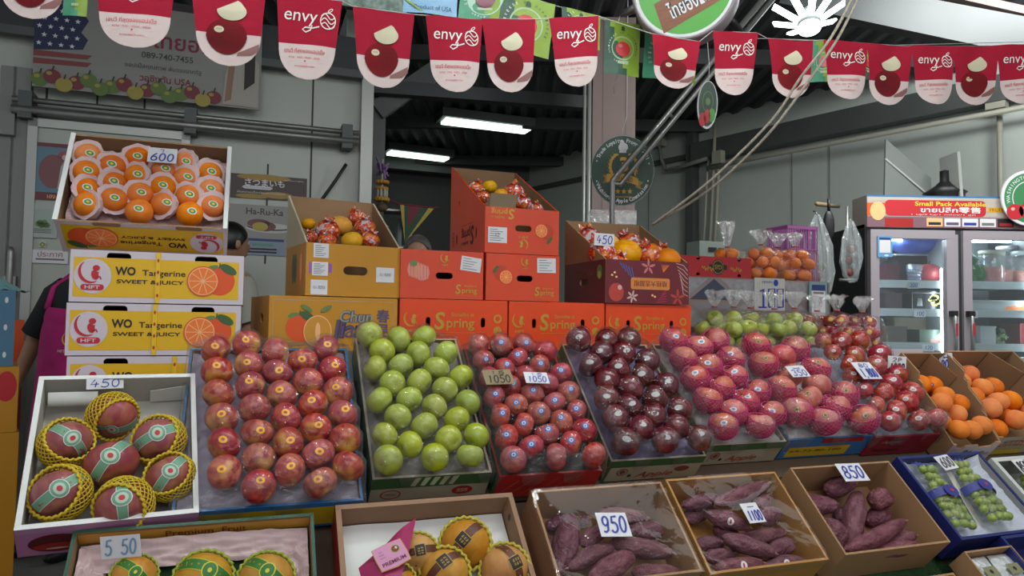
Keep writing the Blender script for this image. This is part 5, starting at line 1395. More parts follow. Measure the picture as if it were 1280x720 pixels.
# box marked 850
bx3, Mb3, wb3, lb3 = front_box((988, 585.5), (1110, 575), (1056, 694), 'brown carton of heaped sweet potatoes under the 850 card', 0.13, M_CARD, M_CARD)
potatoes((970, 560), 4.5, [
 (130,250,330,265,42,-0.06,0.0,'dark sweet potato in the back corner below the 850 card'),
 (300,260,480,215,52,-0.06,0.0,'fat sweet potato behind the shiny upright one, 850 box'),
 (200,350,380,320,54,-0.045,0.0,'stubby sweet potato by the carton wall nearest the 1100 box, 850 box'),
 (330,370,350,560,74,-0.03,0.0,'widest sweet potato, round-ended, low in the 850 box'),
 (505,205,470,530,58,-0.012,0.04,'shiny upright sweet potato on top in the middle of the 850 box'),
 (520,310,665,270,58,-0.05,0.0,'sweet potato with blunt end beside the shiny upright one, 850 box'),
 (520,390,650,340,50,-0.08,0.0,'shaded sweet potato deep under the blunt-ended one, 850 box'),
 (370,600,725,385,50,-0.015,0.04,'longest sweet potato running diagonally across the 850 box'),
 (550,530,845,470,48,-0.035,0.04,'sweet potato second from the front wall of the 850 box'),
 (530,580,825,515,46,-0.02,0.02,'sweet potato lying along the front wall of the 850 box'),
 (420,420,400,300,50,-0.06,0,'sweet potato behind the shiny upright one near the card, 850 box')], 0.13, '', 'sweet potatoes in the 850 box', Mb3, wb3, lb3)
m2 = MB(); m2.grid(10, 6, lambda x, y: (wb3*0.6+x*0.07, 0.02+y*0.04, 0.045+0.006*noise.noise(Vector((x*5, y*5, 1)))), M_PAPER); obj('paper_scrap', m2, bx3)
# flat film over the 1100 and 950 boxes
FILM2 = film_mat('cling_film_flat', base=0.01, edge=0.2, rough=0.03, bump=0.1, bscale=14)
def flat_film(o, w, l, h, sag=0.012, sk=0.03):
    mb = MB()
    def fn(x, y):
        X, Y = -0.004+x*(w+0.008), -0.004+y*(l+0.008)
        return (X, Y, h+0.002-sag*math.sin(pi*x)*math.sin(pi*y)+0.0015*noise.noise(Vector((X*25, Y*25, w*9))))
    mb.grid(40, 40, fn, FILM2)
    for s_ in range(2):
        mb.grid(1, 40, lambda x, y, s_=s_: (-0.004 if s_ == 0 else w+0.004, -0.004+y*(l+0.008), h+0.002-x*sk), FILM2)
        mb.grid(40, 1, lambda x, y, s_=s_: (-0.004+x*(w+0.008), -0.004 if s_ == 0 else l+0.004, h+0.002-y*sk), FILM2)
    obj('film_wrap', mb, o)
flat_film(bx2, wb2, lb2, 0.125); flat_film(bx, wb, lb, 0.13)
def on1(h): return lambda px, py: hit(px, py, F1.translation+n1*h, n1)
price((743.5, 641), (781, 641), (751, 671), on1(0.006), '950', 'white card marked 950 lying on the film over the plump sweet potatoes')
price((924, 630), (944, 628), (934.5, 654.5), on1(0.008), '1100', 'white card marked 1100 lying on the film-covered sweet potatoes', small='-')
price((1043, 580), (1073, 579), (1057, 602), on1(0.012), '850', 'white card marked 850 clipped to the back rim of a sweet potato carton')
# ------------------------------------------------------------------ big banded apples in yellow nets, box marked 450
F0 = tilt_frame(hit(28, 660, F1.translation+n1*0.03, n1), math.radians(27), 44)
M_PINKB = mat('box_pink', 'b57fa5', 0.45); M_PINKD = mat('box_dusky_pink', 'b4709a', 0.5); M_GREYW = mat('box_grey_white', 'aaa59c', 0.6, var=0.04, scale=4)
a = on(F0, 28, 660); b = on(F0, 258, 641); c = on(F0, 40, 470); d_ = on(F0, 236, 467)
w0 = (b.x-a.x+d_.x-c.x)/2; l0 = ((c.y+d_.y)/2-(a.y+b.y)/2)
M0 = F0 @ Matrix.Translation(((a.x+c.x)/2, a.y-0.004, -0.1))
hd = 0.1
mb, fc, lf = shell(w0, l0, hd, hd, M_PINKD, M_GREYW, M_WHITE, th=0.011)
fc.rect(0, 0.82*hd, w0, 0.18*hd, M_PINKB, 1); fc.ell(0.21*w0, 0.42*hd, 0.05, 0.032, mat('print_dark_apple', '5a1018', 0.45), 2); fc.ell(0.21*w0, 0.3*hd, 0.042, 0.014, M_REDC, 3); fc.ell(0.21*w0, 0.24*hd, 0.02, 0.003, PALE, 4)
lf.rect(0, 0.0, l0, hd, M_REDC, 1); lf.rect(0, 0.0, l0*0.45, hd, M_PINKB, 2)
lf.rect(l0*0.45, 0, l0*0.35, hd, M_PINKB, 2)
pbox = tag(obj('open_box', mb, None, M0), 'pink and white box of big banded apples under the 450 card', 'box')
m2 = MB(); m2.grid(2, 12, lambda x, y: (0.02+x*0.1, l0-0.03-0.02*math.sin(y*3), 0.03+y*0.05), M_WHITE)
obj('foam_sheet', m2, pbox); m2 = MB(); m2.slab([[(w0*0.7, l0-0.02, 0.02), (w0-0.02, l0-0.016, 0.02), (w0-0.02, l0-0.02, 0.078), (w0*0.7, l0-0.024, 0.066)]], (0, -0.001, 0), M_WHITE)
obj('foam_sheet', m2, pbox)
m2 = MB(); m2.grid(12, 6, lambda x, y: (w0*0.3+x*0.045, l0-0.003-0.002*math.sin(9*x), hd+0.0+y*0.008+0.002*math.sin(x*20)), FILM); obj('tape_scrap', m2, pbox)
M_FY = mat('foam_yellow', 'c8a81e', 0.6)
NETY = net_mesh('foam_net', M_FY, math.radians(62), math.radians(165), 26, 0.028, 1.06, 0.88, 0.06)
M_BANDG = mat('band_green', '6c9a7c', 0.5); M_BANDD = mat('band_dark_green', '2f6a48', 0.5)
big = [(560,320,122,(-.35,0.55),-0.2,0.15,'highest','top back apple',0.62,(0.05,-0.7)), (330,460,128,(-.1,0.3),0.75,-.1,'','',0.5,(0.25,0.25)), (780,462,128,(0.25,-.1),-1.15,0,'','',0.5,(-0.1,0.35)),
       (580,565,135,(0,0),-0.6,0,'','',0,(-0.05,0.35)), (838,622,122,(0.3,-.2),-0.6,0,'','',0,(0.0,0.3)), (310,705,142,(0.3,0.3),-0.9,0,'','',0,(-0.05,0.2)), (628,742,140,(0.2,0.1),0.1,0,'','',0,(-0.1,0.3))]
blab = ['big banded apple at the top of the 450 box, its net pushed up', 'big banded apple below the top one in the 450 box, on the walkway side',
        'big banded apple below the far back corner of the 450 box', 'big banded apple in the middle of the 450 box, ringed by the netted ones', 'big dark banded apple in the lower far corner of the 450 box',
        'big banded apple in the lower near corner of the 450 box', 'big banded apple at the middle of the front rim, 450 box']
n0 = F0.col[2].to_3d(); e0 = F0.col[1].to_3d(); x0v = F0.col[0].to_3d()
Lb = []
for x, y, rr, *_ in big:
    px, py = x/4, 440+y/4; q = on(F0, px, py, -0.018); r = rr/4/FPX*(F0 @ q).y*0.94; Lb.append([q, r])
for _ in range(12):
    for i in range(7):
        for j in range(i):
            d = Lb[i][0]-Lb[j][0]; m = (Lb[i][1]+Lb[j][1])*0.98
            if d.length < m: k = d.normalized()*(m-d.length)*0.3; Lb[i][0] += k; Lb[j][0] -= k
mdb = [min((Lb[i][0]-Lb[j][0]).length for j in range(7) if j != i) for i in range(7)]
for i, spec in enumerate(big):
    q, r = Lb[i]; p = F0 @ q; c = (CAM-p).normalized()
    o, M = F_BIG.place(p, r, e0*0.8+n0*0.1+x0v*random.uniform(-.5, .5), blab[i], 'apple', 'big banded apples', name='large_apple')
    sx, sy = spec[9]; wd = c+x0v*sx*1.0+Z*sy*1.0
    up = Z*math.cos(spec[4])-x0v*math.sin(spec[4])
    if i == 0: wd = c*0.8-Z*0.75; up = x0v
    strip(o, M, F_BIG, wd, up, 0.2, -1.25, 1.25, [M_STICKW, M_BANDG])
    sticker(o, M, F_BIG, wd, up, 0.37, 0.33, [M_STICKW, M_BANDG, mat('band_pale', 'b5c6b2', 0.5), M_RED], name='label_medallion', lift=1.032, rings=(1.0, 0.9, 0.6, 0.3))
    if i != 3:
        ch = bpy.data.objects.new('foam_net', NETY); COL.objects.link(ch); ch.parent = o
        ox, oy = ((.6, -.5), (.4, .6), (-.55, .35), (0, 0), (-.4, .6), (-.6, .25), (-.45, -.35))[i]; d = c+x0v*ox+Z*oy
        ch.matrix_local = Vector((0, 0, 1)).rotation_difference(M.to_3x3().inverted() @ d).to_matrix().to_4x4()
def on0(h): return lambda px, py: hit(px, py, F0.translation+n0*h, n0)
price((108, 472.5), (154.5, 471), (108.5, 487), lambda x, y: hit(x, y, F0 @ Vector((0, on(F0, 140, 475).y-0.004, 0.008)), (CAM-F0.translation).normalized()), '450', 'white card marked 450 taped to the back rim of the pink apple box')
# ------------------------------------------------------------------ green premium box marked 550
M_GRNB = mat('box_green', '24503a', 0.45); M_GOLDB = mat('box_gold_board', 'c28a30', 0.5, var=0.05, scale=4)
def prP(mb, fc, lf, w, l, h):
    f = Face(mb, (w, l-0.0065, 0), (-1, 0, 0), (0, 0, 1), w, h)   # inside of the back wall
    f = Face(mb, (0.0, l-0.0075, 0), (1, 0, 0), (0, 0, 1), w, h)
    f.n = Vector((0, -1, 0))
    f.rect(0.008, 0.62*h, w-0.016, 0.33*h, M_GOLDB, 1); f.text(0.53*w, 0.77*h, 0.34*w, None, 'Premium  Fruit', mat('print_rust_text', '7a2c10', 0.5), 3, 0.008)
bP, MP, wP, lP = front_box((92, 661), (392, 643), (88, 790), 'green box with gold board reading Premium Fruit, under the 550 card', 0.1, M_GRNB, M_CARDIN, th=0.007, printer=prP, l=0.3)
m2 = MB()
m2.grid(40, 24, lambda x, y: (0.012+x*(wP-0.024), lP-0.014-y*0.05, 0.062+0.012*math.sin(x*3)+0.006*noise.noise(Vector((x*14, y*5, 2)))-y*0.03), M_TISSUE, smooth=False)
for s_ in (0, 1):
    m2.grid(12, 40, lambda x, y, s_=s_: ((0.012+x*0.05) if s_ == 0 else wP-0.012-x*0.06, 0.02+y*(lP-0.04), 0.066-x*0.04+0.012*noise.noise(Vector((x*4, y*16, s_*3)))), M_TISSUE, smooth=False)
m2.grid(30, 30, lambda x, y: (0.012+x*(wP-0.024), 0.012+y*(lP-0.024), 0.02+0.006*noise.noise(Vector((x*12, y*12, 5)))), mat('leaf_green_foam', '1f4a2a', 0.7), smooth=False)
obj('tissue_paper', m2, bP)
M_LIMB = mat('band_leaf_green', '2f6b22', 0.5); M_LIMY = mat('band_lime_yellow', 'c4c02a', 0.5)
NETL = net_mesh('foam_net', mat('foam_lime', '8f9a2a', 0.6), math.radians(75), math.radians(165), 24, 0.028, 1.05, 0.9, 0.06)
for i, (x, y, rr, lab) in enumerate([(330, 385, 100, 'green-banded pear just under the 550 card'), (655, 400, 130, 'green-banded pear in the middle of the premium box'), (950, 400, 125, 'green-banded pear near the far wall of the premium box')]):
    px, py = 80+x/3.765, 620+y/3.765; q = on(F1, px, py, -0.02); r = rr/3.765/FPX*(F1 @ q).y; p = F1 @ q; c = (CAM-p).normalized()
    o, M = F_KP.place(p, r, e1+U*0.2-n1*0.3, lab, 'pear', 'green-banded pears')
    up = (Z*0.6+U*(-0.5 if i != 1 else -0.9)).normalized(); wd = c+Z*(0.75 if i else 0.6)+U*(0.1 if i == 1 else -0.1)
    strip(o, M, F_KP, wd, up, 0.22, -1.1, 1.1, [M_LIMY, M_LIMB]); sticker(o, M, F_KP, wd-(Z*0.3-U*0.15), up, 0.34, 0.28, [M_LIMY, M_LIMB, M_LIMY], name='label_medallion', lift=1.03, rings=(1, 0.85, 0.25))
    ch = bpy.data.objects.new('foam_net', NETL); COL.objects.link(ch); ch.parent = o
    ch.matrix_local = Vector((0, 0, 1)).rotation_difference(M.to_3x3().inverted() @ (c+Z*0.5)).to_matrix().to_4x4()
price((125, 671.5), (174.5, 667.5), (128.5, 699), lambda x, y: hit(x, y, hit(150, 699, F1.translation+n1*0.012, n1), -FWD), '5 50', 'white card marked 550 standing in the green premium box', ink=mat('marker_pale_blue', '6f8fb0', 0.5))
# ------------------------------------------------------------------ brown-banded pears with the magenta paper
M_CARDP = mat('cardboard_pinkish', '8d6a50', 0.7, var=0.06, scale=5)
def prB(mb, fc, lf, w, l, h):
    lf.rect(0, 0, l, h, M_REDC, 1); lf.ring(l*0.6, h*0.5, 0.03, 0.03, 0.004, M_GOLD, 2)
    f = Face(mb, (w, 0, 0), (0, 1, 0), (0, 0, 1), l, h); f.rect(0, 0, l, h, M_REDC, 1)
bB, MB_, wB, lB = front_box((419, 631), (640, 616), (432, 760), 'brown box of brown-banded pears with a magenta paper wrap', 0.1, M_CARDP, M_CARDP, printer=prB, th=0.012, l=0.33)
m2 = MB(); m2.grid(20, 20, lambda x, y: (0.015+x*(wB-0.03), 0.015+y*(lB-0.03), 0.034+0.004*noise.noise(Vector((x*4, y*4, 5)))), M_WHITE); obj('paper_sheet', m2, bB)
f_hole = MB(); ff = Face(f_hole, (wB-0.0125, 0.33-0.03, 0.0), (0, -1, 0), (0, 0, 1)); ff.ell(0.02, 0.07, 0.007, 0.011, M_BLACK, 1); obj('hand_hole_shade', f_hole, bB)  # black oval painted in as the dark inside of a hand hole
NETB = net_mesh('foam_net', mat('foam_pale_yellow', 'b3a436', 0.6), math.radians(78), math.radians(165), 24, 0.03, 1.06, 0.9, 0.07)
M_BRB = mat('band_brown', '5a2e1c', 0.5); M_BGOLD = mat('band_gold_edge', 'c0942e', 0.5)
pears = [(520, 400, 110, 'brown-banded pear half under the magenta paper', -1.45, (0.15, 0.25)), (775, 345, 132, 'upright brown-banded pear against the back wall of its box', -0.75, (-0.12, 0.25)),
         (665, 500, 130, 'brown-banded pear in front of the upright one', -0.85, (-0.05, 0.75)), (985, 480, 130, 'brown-banded pear beside the red-edged box wall', 0.2, (0.55, 0.3)), (400, 560, 110, 'brown-banded pear beneath the magenta paper at the picture edge', -0.8, (0, 0.9))]
for i, (x, y, rr, lab, ang, (sx, sy)) in enumerate(pears):
    px, py = 400+x/4.267, 600+y/4.267; q = on(F1, px, py, -0.03); r = rr/4.267/FPX*(F1 @ q).y*0.98; p = F1 @ q; c = (CAM-p).normalized()
    o, M = F_KP.place(p, r, e1+U*0.3-n1*0.3, lab, 'pear', 'brown-banded pears')
    up = Z*math.cos(ang)-U*math.sin(ang); wd = c+U*sx+Z*sy
    strip(o, M, F_KP, wd, up, 0.21, -1.2, 1.2, [M_BGOLD, M_BRB]); 
    Mi = M.to_3x3().inverted(); d = (Mi @ wd).normalized(); u_ = Mi @ up; u_ = (u_-d*u_.dot(d)).normalized(); e_ = u_.cross(d)
    mb = MB()
    for mt_, kk, lf_ in ((M_BGOLD, 1.0, 1.03), (M_INK, 0.9, 1.036)):
        vs = []
        for jj in range(7):
            for ii in range(7):
                qd = (d+e_*(ii/3-1)*0.3*kk+u_*(jj/3-1)*0.28*kk).normalized(); vs.append(qd*F_KP.rad(qd)*lf_)
        mb.add(vs, [(jj*7+ii, jj*7+ii+1, jj*7+ii+8, jj*7+ii+7) for jj in range(6) for ii in range(6)], mt_, True)
    fm = Face(mb, (0, 0, 0), (1, 0, 0), (0, 1, 0)); fm.P = lambda x, y, l=1: (lambda q_: q_*(F_KP.rad(q_)*1.042))((d+e_*(x-0.2)+u_*(y-0.15)).normalized())
    for rr_ in range(2):
        for cc in range(3):
            xx, yy = 0.08+cc*0.12, 0.06+rr_*0.16
            for st in [[(0, 0), (0.08, 0)], [(0.04, -0.04), (0.04, 0.08)], [(0, 0.05), (0.08, 0.06)], [(0.01, -0.04), (0.01, 0.03)]][:3+(cc+rr_) % 2]:
                fm.line([(xx+a_, yy+b_) for a_, b_ in st], 0.016, M_BGOLD, 2)
    obj('label_square', mb, o)
    ch = bpy.data.objects.new('foam_net', NETB); COL.objects.link(ch); ch.parent = o
    ch.matrix_local = Vector((0, 0, 1)).rotation_difference(M.to_3x3().inverted() @ (c+Z*0.2)).to_matrix().to_4x4()
# the magenta paper with the premium label
M_MAG = mat('paper_magenta', '9c1d55', 0.5); M_MAGL = mat('label_pink', 'c887a8', 0.5)
pA = lambda x, y, h: MP_(x, y, h)
def MP_(x, y, h): return hit(400+x/4.267, 600+y/4.267, F1.translation+n1*h, n1)
tip = MP_(512, 205, 0.0); pl = MP_(205, 470, 0.012); pr_ = MP_(470, 400, 0.04); bl_ = MP_(230, 560, 0.012); br_ = MP_(420, 560, 0.045)
mb = MB()
def pq(a, b, c, d, n=10):
    def fn(x, y):
        p = a.lerp(b, x).lerp(d.lerp(c, x), y); return p+n1*0.014*math.sin(pi*x)
    mb.grid(n, n, fn, M_MAG)
pq(pl, pr_, br_, bl_); pq(pl.lerp(tip, 0.45), tip, pr_, pl)
wrapo = tag(obj('paper_wrap', mb), 'magenta paper wrap with a pink label reading PREMIUM over a pear', 'paper wrap')
mb = MB(); A = MP_(240, 400, 0.036); B = MP_(400, 305, 0.05); C = MP_(488, 420, 0.058); D = MP_(330, 495, 0.048)
Ex = (C-D); Ey = (A-D); wl, hl = Ex.length, Ey.length; n_ = Ex.cross(Ey).normalized()
if n_.dot(CAM-A) < 0: n_ = -n_
f = Face(mb, D, Ex, n_.cross(Ex)); 
pts_ = [(0, 0), (wl*0.5, -0.004), (wl, 0.0), (wl*1.02, hl*0.45), (wl, hl), (wl*0.5, hl*1.03), (0, hl), (-wl*0.02, hl*0.5)]
f.poly(pts_, M_BGOLD, 1); f.poly([(wl*0.5+(x-wl*0.5)*0.95, hl*0.5+(y-hl*0.5)*0.95) for x, y in pts_], M_MAGL, 3)
f.text(wl*0.5, hl*0.2, wl*0.78, None, 'PREMIUM', mat('print_plum', '6a1c40', 0.5), 5, 0.02)
for k, s_ in enumerate(('THE', 'FRESH', 'FRUITS')): f.text(wl*0.22, hl*(0.75-0.13*k), wl*(0.12+0.05*min(k, 1)), None, s_, mat('print_plum', '6a1c40', 0.5), 5)
f.ell(wl*0.7, hl*0.66, wl*0.15, wl*0.15, M_BGOLD, 4); f.ell(wl*0.7, hl*0.66, wl*0.12, wl*0.12, mat('print_olive_dark', '4c4a2a', 0.5), 5); f.ell(wl*0.68, hl*0.66, wl*0.05, wl*0.05, CORAL, 6); f.ell(wl*0.73, hl*0.68, wl*0.04, wl*0.05, M_STICKW, 6)
obj('premium_label', mb, wrapo)
# ------------------------------------------------------------------ blue grape box marked 600
M_BLUB = mat('box_blue', '1d2560', 0.4); M_GRAPE = fruit_mat('skin_grape', '76883a', '8d9c4c', '8a944a', 0.3, end=0.9, hv=0.01, vv=0.12, coat=0.2, stretch=(1.5, 1.5, 1.5))
bG, MG, wG, lG = front_box((1122, 572), (1222, 563), (1194, 676), 'deep blue box holding two packs of green grapes', 0.1, M_BLUB, M_BLUB, th=0.009)
m2 = MB()
m2.grid(30, 40, lambda x, y: (0.011+x*(wG-0.022), 0.011+y*(lG-0.022), 0.05+0.03*max(0, abs(2*x-1)-0.72)/0.28+0.02*max(0, abs(2*y-1)-0.8)/0.2+0.006*noise.noise(Vector((x*12, y*16, 2)))), mat('paper_lining', 'b9bcc6', 0.7), smooth=False)
m2.slab([[(wG*0.47, 0.06, 0.05), (wG*0.53, 0.06, 0.05), (wG*0.53, lG*0.8, 0.085), (wG*0.47, lG*0.8, 0.085)]], (0.001, 0, 0.001), mat('paper_divider', 'b5b1a6', 0.7))
obj('paper_lining', m2, bG)
m2 = MB(); m2.slab([[(wG-0.0115, 0.01, 0.02), (wG-0.0115, lG-0.01, 0.02), (wG-0.0115, lG-0.01, 0.098), (wG-0.0115, 0.01, 0.098)]], (-0.001, 0, 0), mat('board_inner_grey', '8a8888', 0.7)); obj('side_liner', m2, bG)
gme = MB(); gme.lathe(orange_prof(1.18, 10), M_GRAPE, 14); gmesh = gme.mesh('grape')
M_GFILM = film_mat('grape_film', base=0.03, edge=0.5, rough=0.06, bump=0.4, bscale=50)
M_BBAND = mat('band_blue', '2b2f7a', 0.5)
def grape_pack(p0, p1, wd, label):
    """p0 stem end, p1 tip, on the slope"""
    a = hit(*p0, F1.translation+n1*-0.03, n1); b = hit(*p1, F1.translation+n1*-0.03, n1); d = (a-b); Ln = d.length; d.normalize(); s = d.cross(n1).normalized()
    M = frame((a+b)/2, s, d, n1); t = thing('grape_bunch', label, 'grapes', M, 'packs of green grapes')
    k = 0; n = 8
    for j in range(n):
        y = (-0.46+0.92*j/(n-1)); ww = wd*(0.6+0.4*math.sin(pi*min(1, (j+2.0)/(n)))); c = max(3, int(round(ww*1.8/0.0235)))
        for i in range(c):
            x = ((i+0.5)/c-0.5)*ww*1.7; z = 0.026*math.sqrt(max(0.05, 1-(2*x/(ww*1.9))**2))
            g = bpy.data.objects.new('grape', gmesh); COL.objects.link(g); g.parent = t
            r = random.uniform(0.0122, 0.0142)
            g.matrix_local = Matrix.Translation((x+random.uniform(-.002, .002), y*Ln+random.uniform(-.004, .004), z+random.uniform(-.003, .004))) @ Quaternion((random.random(), random.random(), random.random(), random.random())).normalized().to_matrix().to_4x4() @ Matrix.Diagonal((r, r, r, 1)); k += 1
    mb = MB()
    def fn(x, y):
        u_ = (x-0.5)*2; yy = (y-0.5)*1.12; pr = 0.6+0.4*math.sin(pi*min(1, max(0, y*0.9+0.12)))
        return (u_*wd*1.06*pr, yy*Ln, 0.05*math.sqrt(max(0, 1-u_*u_))*pr-0.006+0.002*noise.noise(Vector((x*14, y*22, 1))))
    mb.grid(24, 40, fn, M_GFILM); obj('clear_sleeve', mb, t)
    mb = MB()
    mb.grid(20, 4, lambda x, y: ((x-0.5)*2*wd*1.08, (y-0.5)*0.028+0.02*(1-abs(2*x-1))*0.3-0.002, 0.051*math.sqrt(max(0, 1-((x-0.5)*1.96)**2))+0.001), M_BBAND)
    f = Face(mb, (-0.022, -0.02, 0.0525), (1, 0, 0), (0, 1, 0)); f.ell(0.022, 0.02, 0.024, 0.021, M_BBAND, 1); f.ell(0.026, 0.022, 0.005, 0.006, M_RED, 2)
    obj('paper_band', mb, t)
    mb = MB()
    for q in range(10): mb.tube([((q/9-0.5)*wd*0.5, Ln*0.5, 0.012), ((q/9-0.5)*wd*1.3, Ln*0.56+0.004*math.sin(q), 0.02), ((q/9-0.5)*wd*1.6, Ln*0.6, 0.012+0.006*(q % 2))], 0.0022, mat('foam_periwinkle', '4a55a0', 0.6), 5)
    obj('foam_frill', mb, t)
grape_pack((1154, 590), (1200, 664), 0.05, 'pack of green grapes with blue band beside the sweet potatoes')
grape_pack((1192, 584), (1247, 654), 0.056, 'pack of green grapes under the 600 card, further from the sweet potatoes')
price((1166.5, 571.5), (1183, 568), (1171.5, 587), on1(0.01), '600', 'white card marked 600 on the back rim of the blue grape box', ink=M_INK)
# white grape box with foam
M_WBOX = mat('box_white_green', 'bdbdb4', 0.5)
def prW(mb, fc, lf, w, l, h): lf.flip().text(l*0.5, h*0.5, 0.16, 0.03, '샤인머스캣', M_REDC, 2, 0.02); lf.ell(l*0.2, h*0.6, 0.015, 0.02, M_LEAF2, 2)
bW, MW, wW, lW = front_box((1240, 574), (1345, 563), (1310, 676), 'white box of foam-wrapped grapes beside the deep blue box', 0.095, M_WBOX, mat('box_inside_grey', '77766f', 0.7), th=0.016, printer=prW)
m2 = MB()
for k in range(60):
    m2.sphere((0.04+random.random()*(wW-0.08), 0.05+random.random()*(lW-0.1), 0.05+random.random()*0.012), 0.012, mat('foam_white', 'c6c8ca', 0.7), 8, 6)
tag(obj('foam_padding', m2, bW), kind='stuff')
gm = thing('grape_bunch', 'small green grape bunch in white foam padding under the 850-style card at the picture edge', 'grapes', MW)
gm['label'] = 'green grape bunch nested in white foam at the picture edge'
for k in range(22):
    g = bpy.data.objects.new('grape', gmesh); COL.objects.link(g); g.parent = gm; r = 0.0105
    g.matrix_local = Matrix.Translation((0.075+0.08*random.random(), 0.09+0.14*random.random(), 0.072+0.006*random.random())) @ Matrix.Diagonal((r, r, r, 1))
price((1263, 575), (1277, 573.5), (1266, 591.5), on1(0.006), '850', 'small white card on the white foam-lined grape box', ink=M_INK)
# blue box corner and the packs at the lower corner
F1b = F1 @ Matrix.Translation((0, 0, -0.035))
def below(px, py, h): return hit(px, py, F1.translation+n1*h, n1)
bl2, M2_, w2_, l2_ = front_box((1252, 672), (1360, 655), (1300, 760), 'second blue box cut off by the picture edge, below the grapes', 0.09, M_BLUB, M_BLUB, th=0.009)
bF, MF, wF, lF = front_box((1207, 692), (1262, 679), (1240, 760), 'open carton of clear plastic packs at the lower picture corner', 0.07, M_CARD, M_CARD, th=0.005, l=0.2)
m2 = MB(); M_PK = film_mat('pack_film', base=0.25, edge=0.7, rough=0.2, bump=0.6, bscale=40, haze=0.35)
for k in range(2):
    pk = MB(); pk.grid(16, 20, lambda x, y, k=k: (0.008+k*wF*0.48+x*wF*0.44, 0.01+y*(lF-0.02), 0.045+0.02*math.sin(pi*x)*math.sin(pi*y)**0.4+0.004*noise.noise(Vector((x*9, y*9, k)))), M_PK)
    pk.grid(8, 10, lambda x, y, k=k: (0.012+k*wF*0.48+x*wF*0.4, 0.02+y*(lF-0.04), 0.04+0.012*math.sin(pi*x)), mat('pack_contents', '5a6a5a', 0.6, var=0.3, scale=60))
    f = Face(pk, (0.02+k*wF*0.48, 0.12, 0.069), (1, 0, 0), (0, 1, 0)); f.rect(0, 0, wF*0.25, 0.03, mat('label_olive', '7d7a55', 0.5), 1); f.ell(wF*0.12, 0.015, 0.006, 0.006, M_INK, 2)
    o = obj('fruit_pack', pk, None, MF); tag(o, ('clear plastic fruit pack nearest the sweet potatoes in the lower corner carton', 'clear plastic fruit pack farther from the sweet potatoes in the lower corner carton')[k], 'pack')
bC, MC, wC, lC = front_box((1150, 712), (1205, 703), (1180, 780), 'flat brown carton on the turf cut off by the lower picture edge', 0.05, M_CARD, M_CARD, th=0.006, l=0.16, top=-0.05)
# ------------------------------------------------------------------ patterned table and bags of fruit
V_T = 2.78
a = at_w(861, 346, V_T); b = at_w(1036, 352, V_T); zt = (a.z+b.z)/2
ut0, ut1 = a.dot(U)-0.25, b.dot(U)
mb = MB()
M_CLG = mat('cloth_slate', '7d7b80', 0.6, var=0.12, scale=7); M_CLN = mat('cloth_navy', '3b3f55', 0.6); M_CLL = mat('cloth_light_grey', '8f8d90', 0.6, var=0.2, scale=40); M_COP = mat('cloth_copper', 'a8744c', 0.5)
mb.box(((ut0+ut1)/2, V_T+0.3, zt/2), (ut1-ut0, 0.6, zt), M_CLG, FR)
f = Face(mb, uvz(ut0, V_T, 0), U, Z)
S = 0.15; x0 = 0.385
for k in range(-1, 6):
    for j in range(3):
        x = x0+k*0.165; zz = zt-0.105-j*0.11
        mt_ = (M_CLN, M_CLL, M_CLL, M_CLG)[(2*k+j*3) % 4]
        pts_ = [(x-S*0.9, zz), (x+S*0.9, zz), (x, zz+0.1)] if (k+j) % 2 == 0 else [(x-S*0.9, zz+0.1), (x, zz), (x+S*0.9, zz+0.1)]
        pts_ = [(min(max(px, 0), ut1-ut0), max(pz, 0.02)) for px, pz in pts_]
        f.poly(pts_, mt_, 1); f.line(pts_+pts_[:1], 0.003, M_COP, 2)
        if j < 2: f.line([(0, zz), (ut1-ut0, zz)], 0.002, M_COP, 1)
tbl = tag(obj('covered_table', mb), 'table draped in slate cloth with navy triangles and copper lines', 'table')
# paper with a handwritten 100, framed code card without its code
mb = MB(); p = at_w(943, 388, V_T-0.004); q = at_w(981, 348.5, V_T-0.004); wd, ht = (q-p).dot(U), q.z-p.z
mb.slab([[(0, 0, 0), (wd, 0, 0), (wd, ht, 0), (0, ht, 0)]], (0, 0, -0.001), mat('paper_grid', 'b9b5ae', 0.7, var=0.06, scale=60))
f = Face(mb, (0, 0, 0), (1, 0, 0), (0, 1, 0)); 
for k in range(12): f.line([(wd*k/12, 0), (wd*k/12, ht)], 0.0006, M_GREY, 1)
f.line([(0.29*wd, 0.1*ht), (0.29*wd, 0.66*ht), (0.18*wd, 0.58*ht)], 0.011, M_BLUEINK, 2); f.line([(0.12*wd, 0.1*ht), (0.4*wd, 0.1*ht)], 0.007, M_BLUEINK, 2)
for xx in (0.56, 0.84): f.line([(wd*(xx-0.1), 0.12*ht), (wd*(xx-0.1), 0.66*ht), (wd*(xx+0.1), 0.68*ht), (wd*(xx+0.1), 0.12*ht), (wd*(xx-0.1), 0.11*ht)], 0.009, M_BLUEINK, 2)
f.text(0.42*wd, 0.86*ht, 0.34*wd, 0.1*ht, 'ถุงละ', M_BLUEINK, 2); f.ell(0.7*wd, 0.86*ht, 0.014, 0.016, M_BLUEINK, 2)
tag(obj('price_sheet', mb, None, frame(p, U, Z, -W)), 'paper sheet with big handwritten 100 hung on the patterned table', 'price sheet')
mb = MB(); p = at_w(1012, 402, V_T-0.02); q = at_w(1034, 353, V_T-0.02); wd, ht = (q-p).dot(U), q.z-p.z
mb.slab([[(0, 0, 0), (wd, 0, 0), (wd, ht, 0), (0, ht, 0)]], (0, 0, -0.006), mat('stand_clear_teal', '7d9696', 0.3))
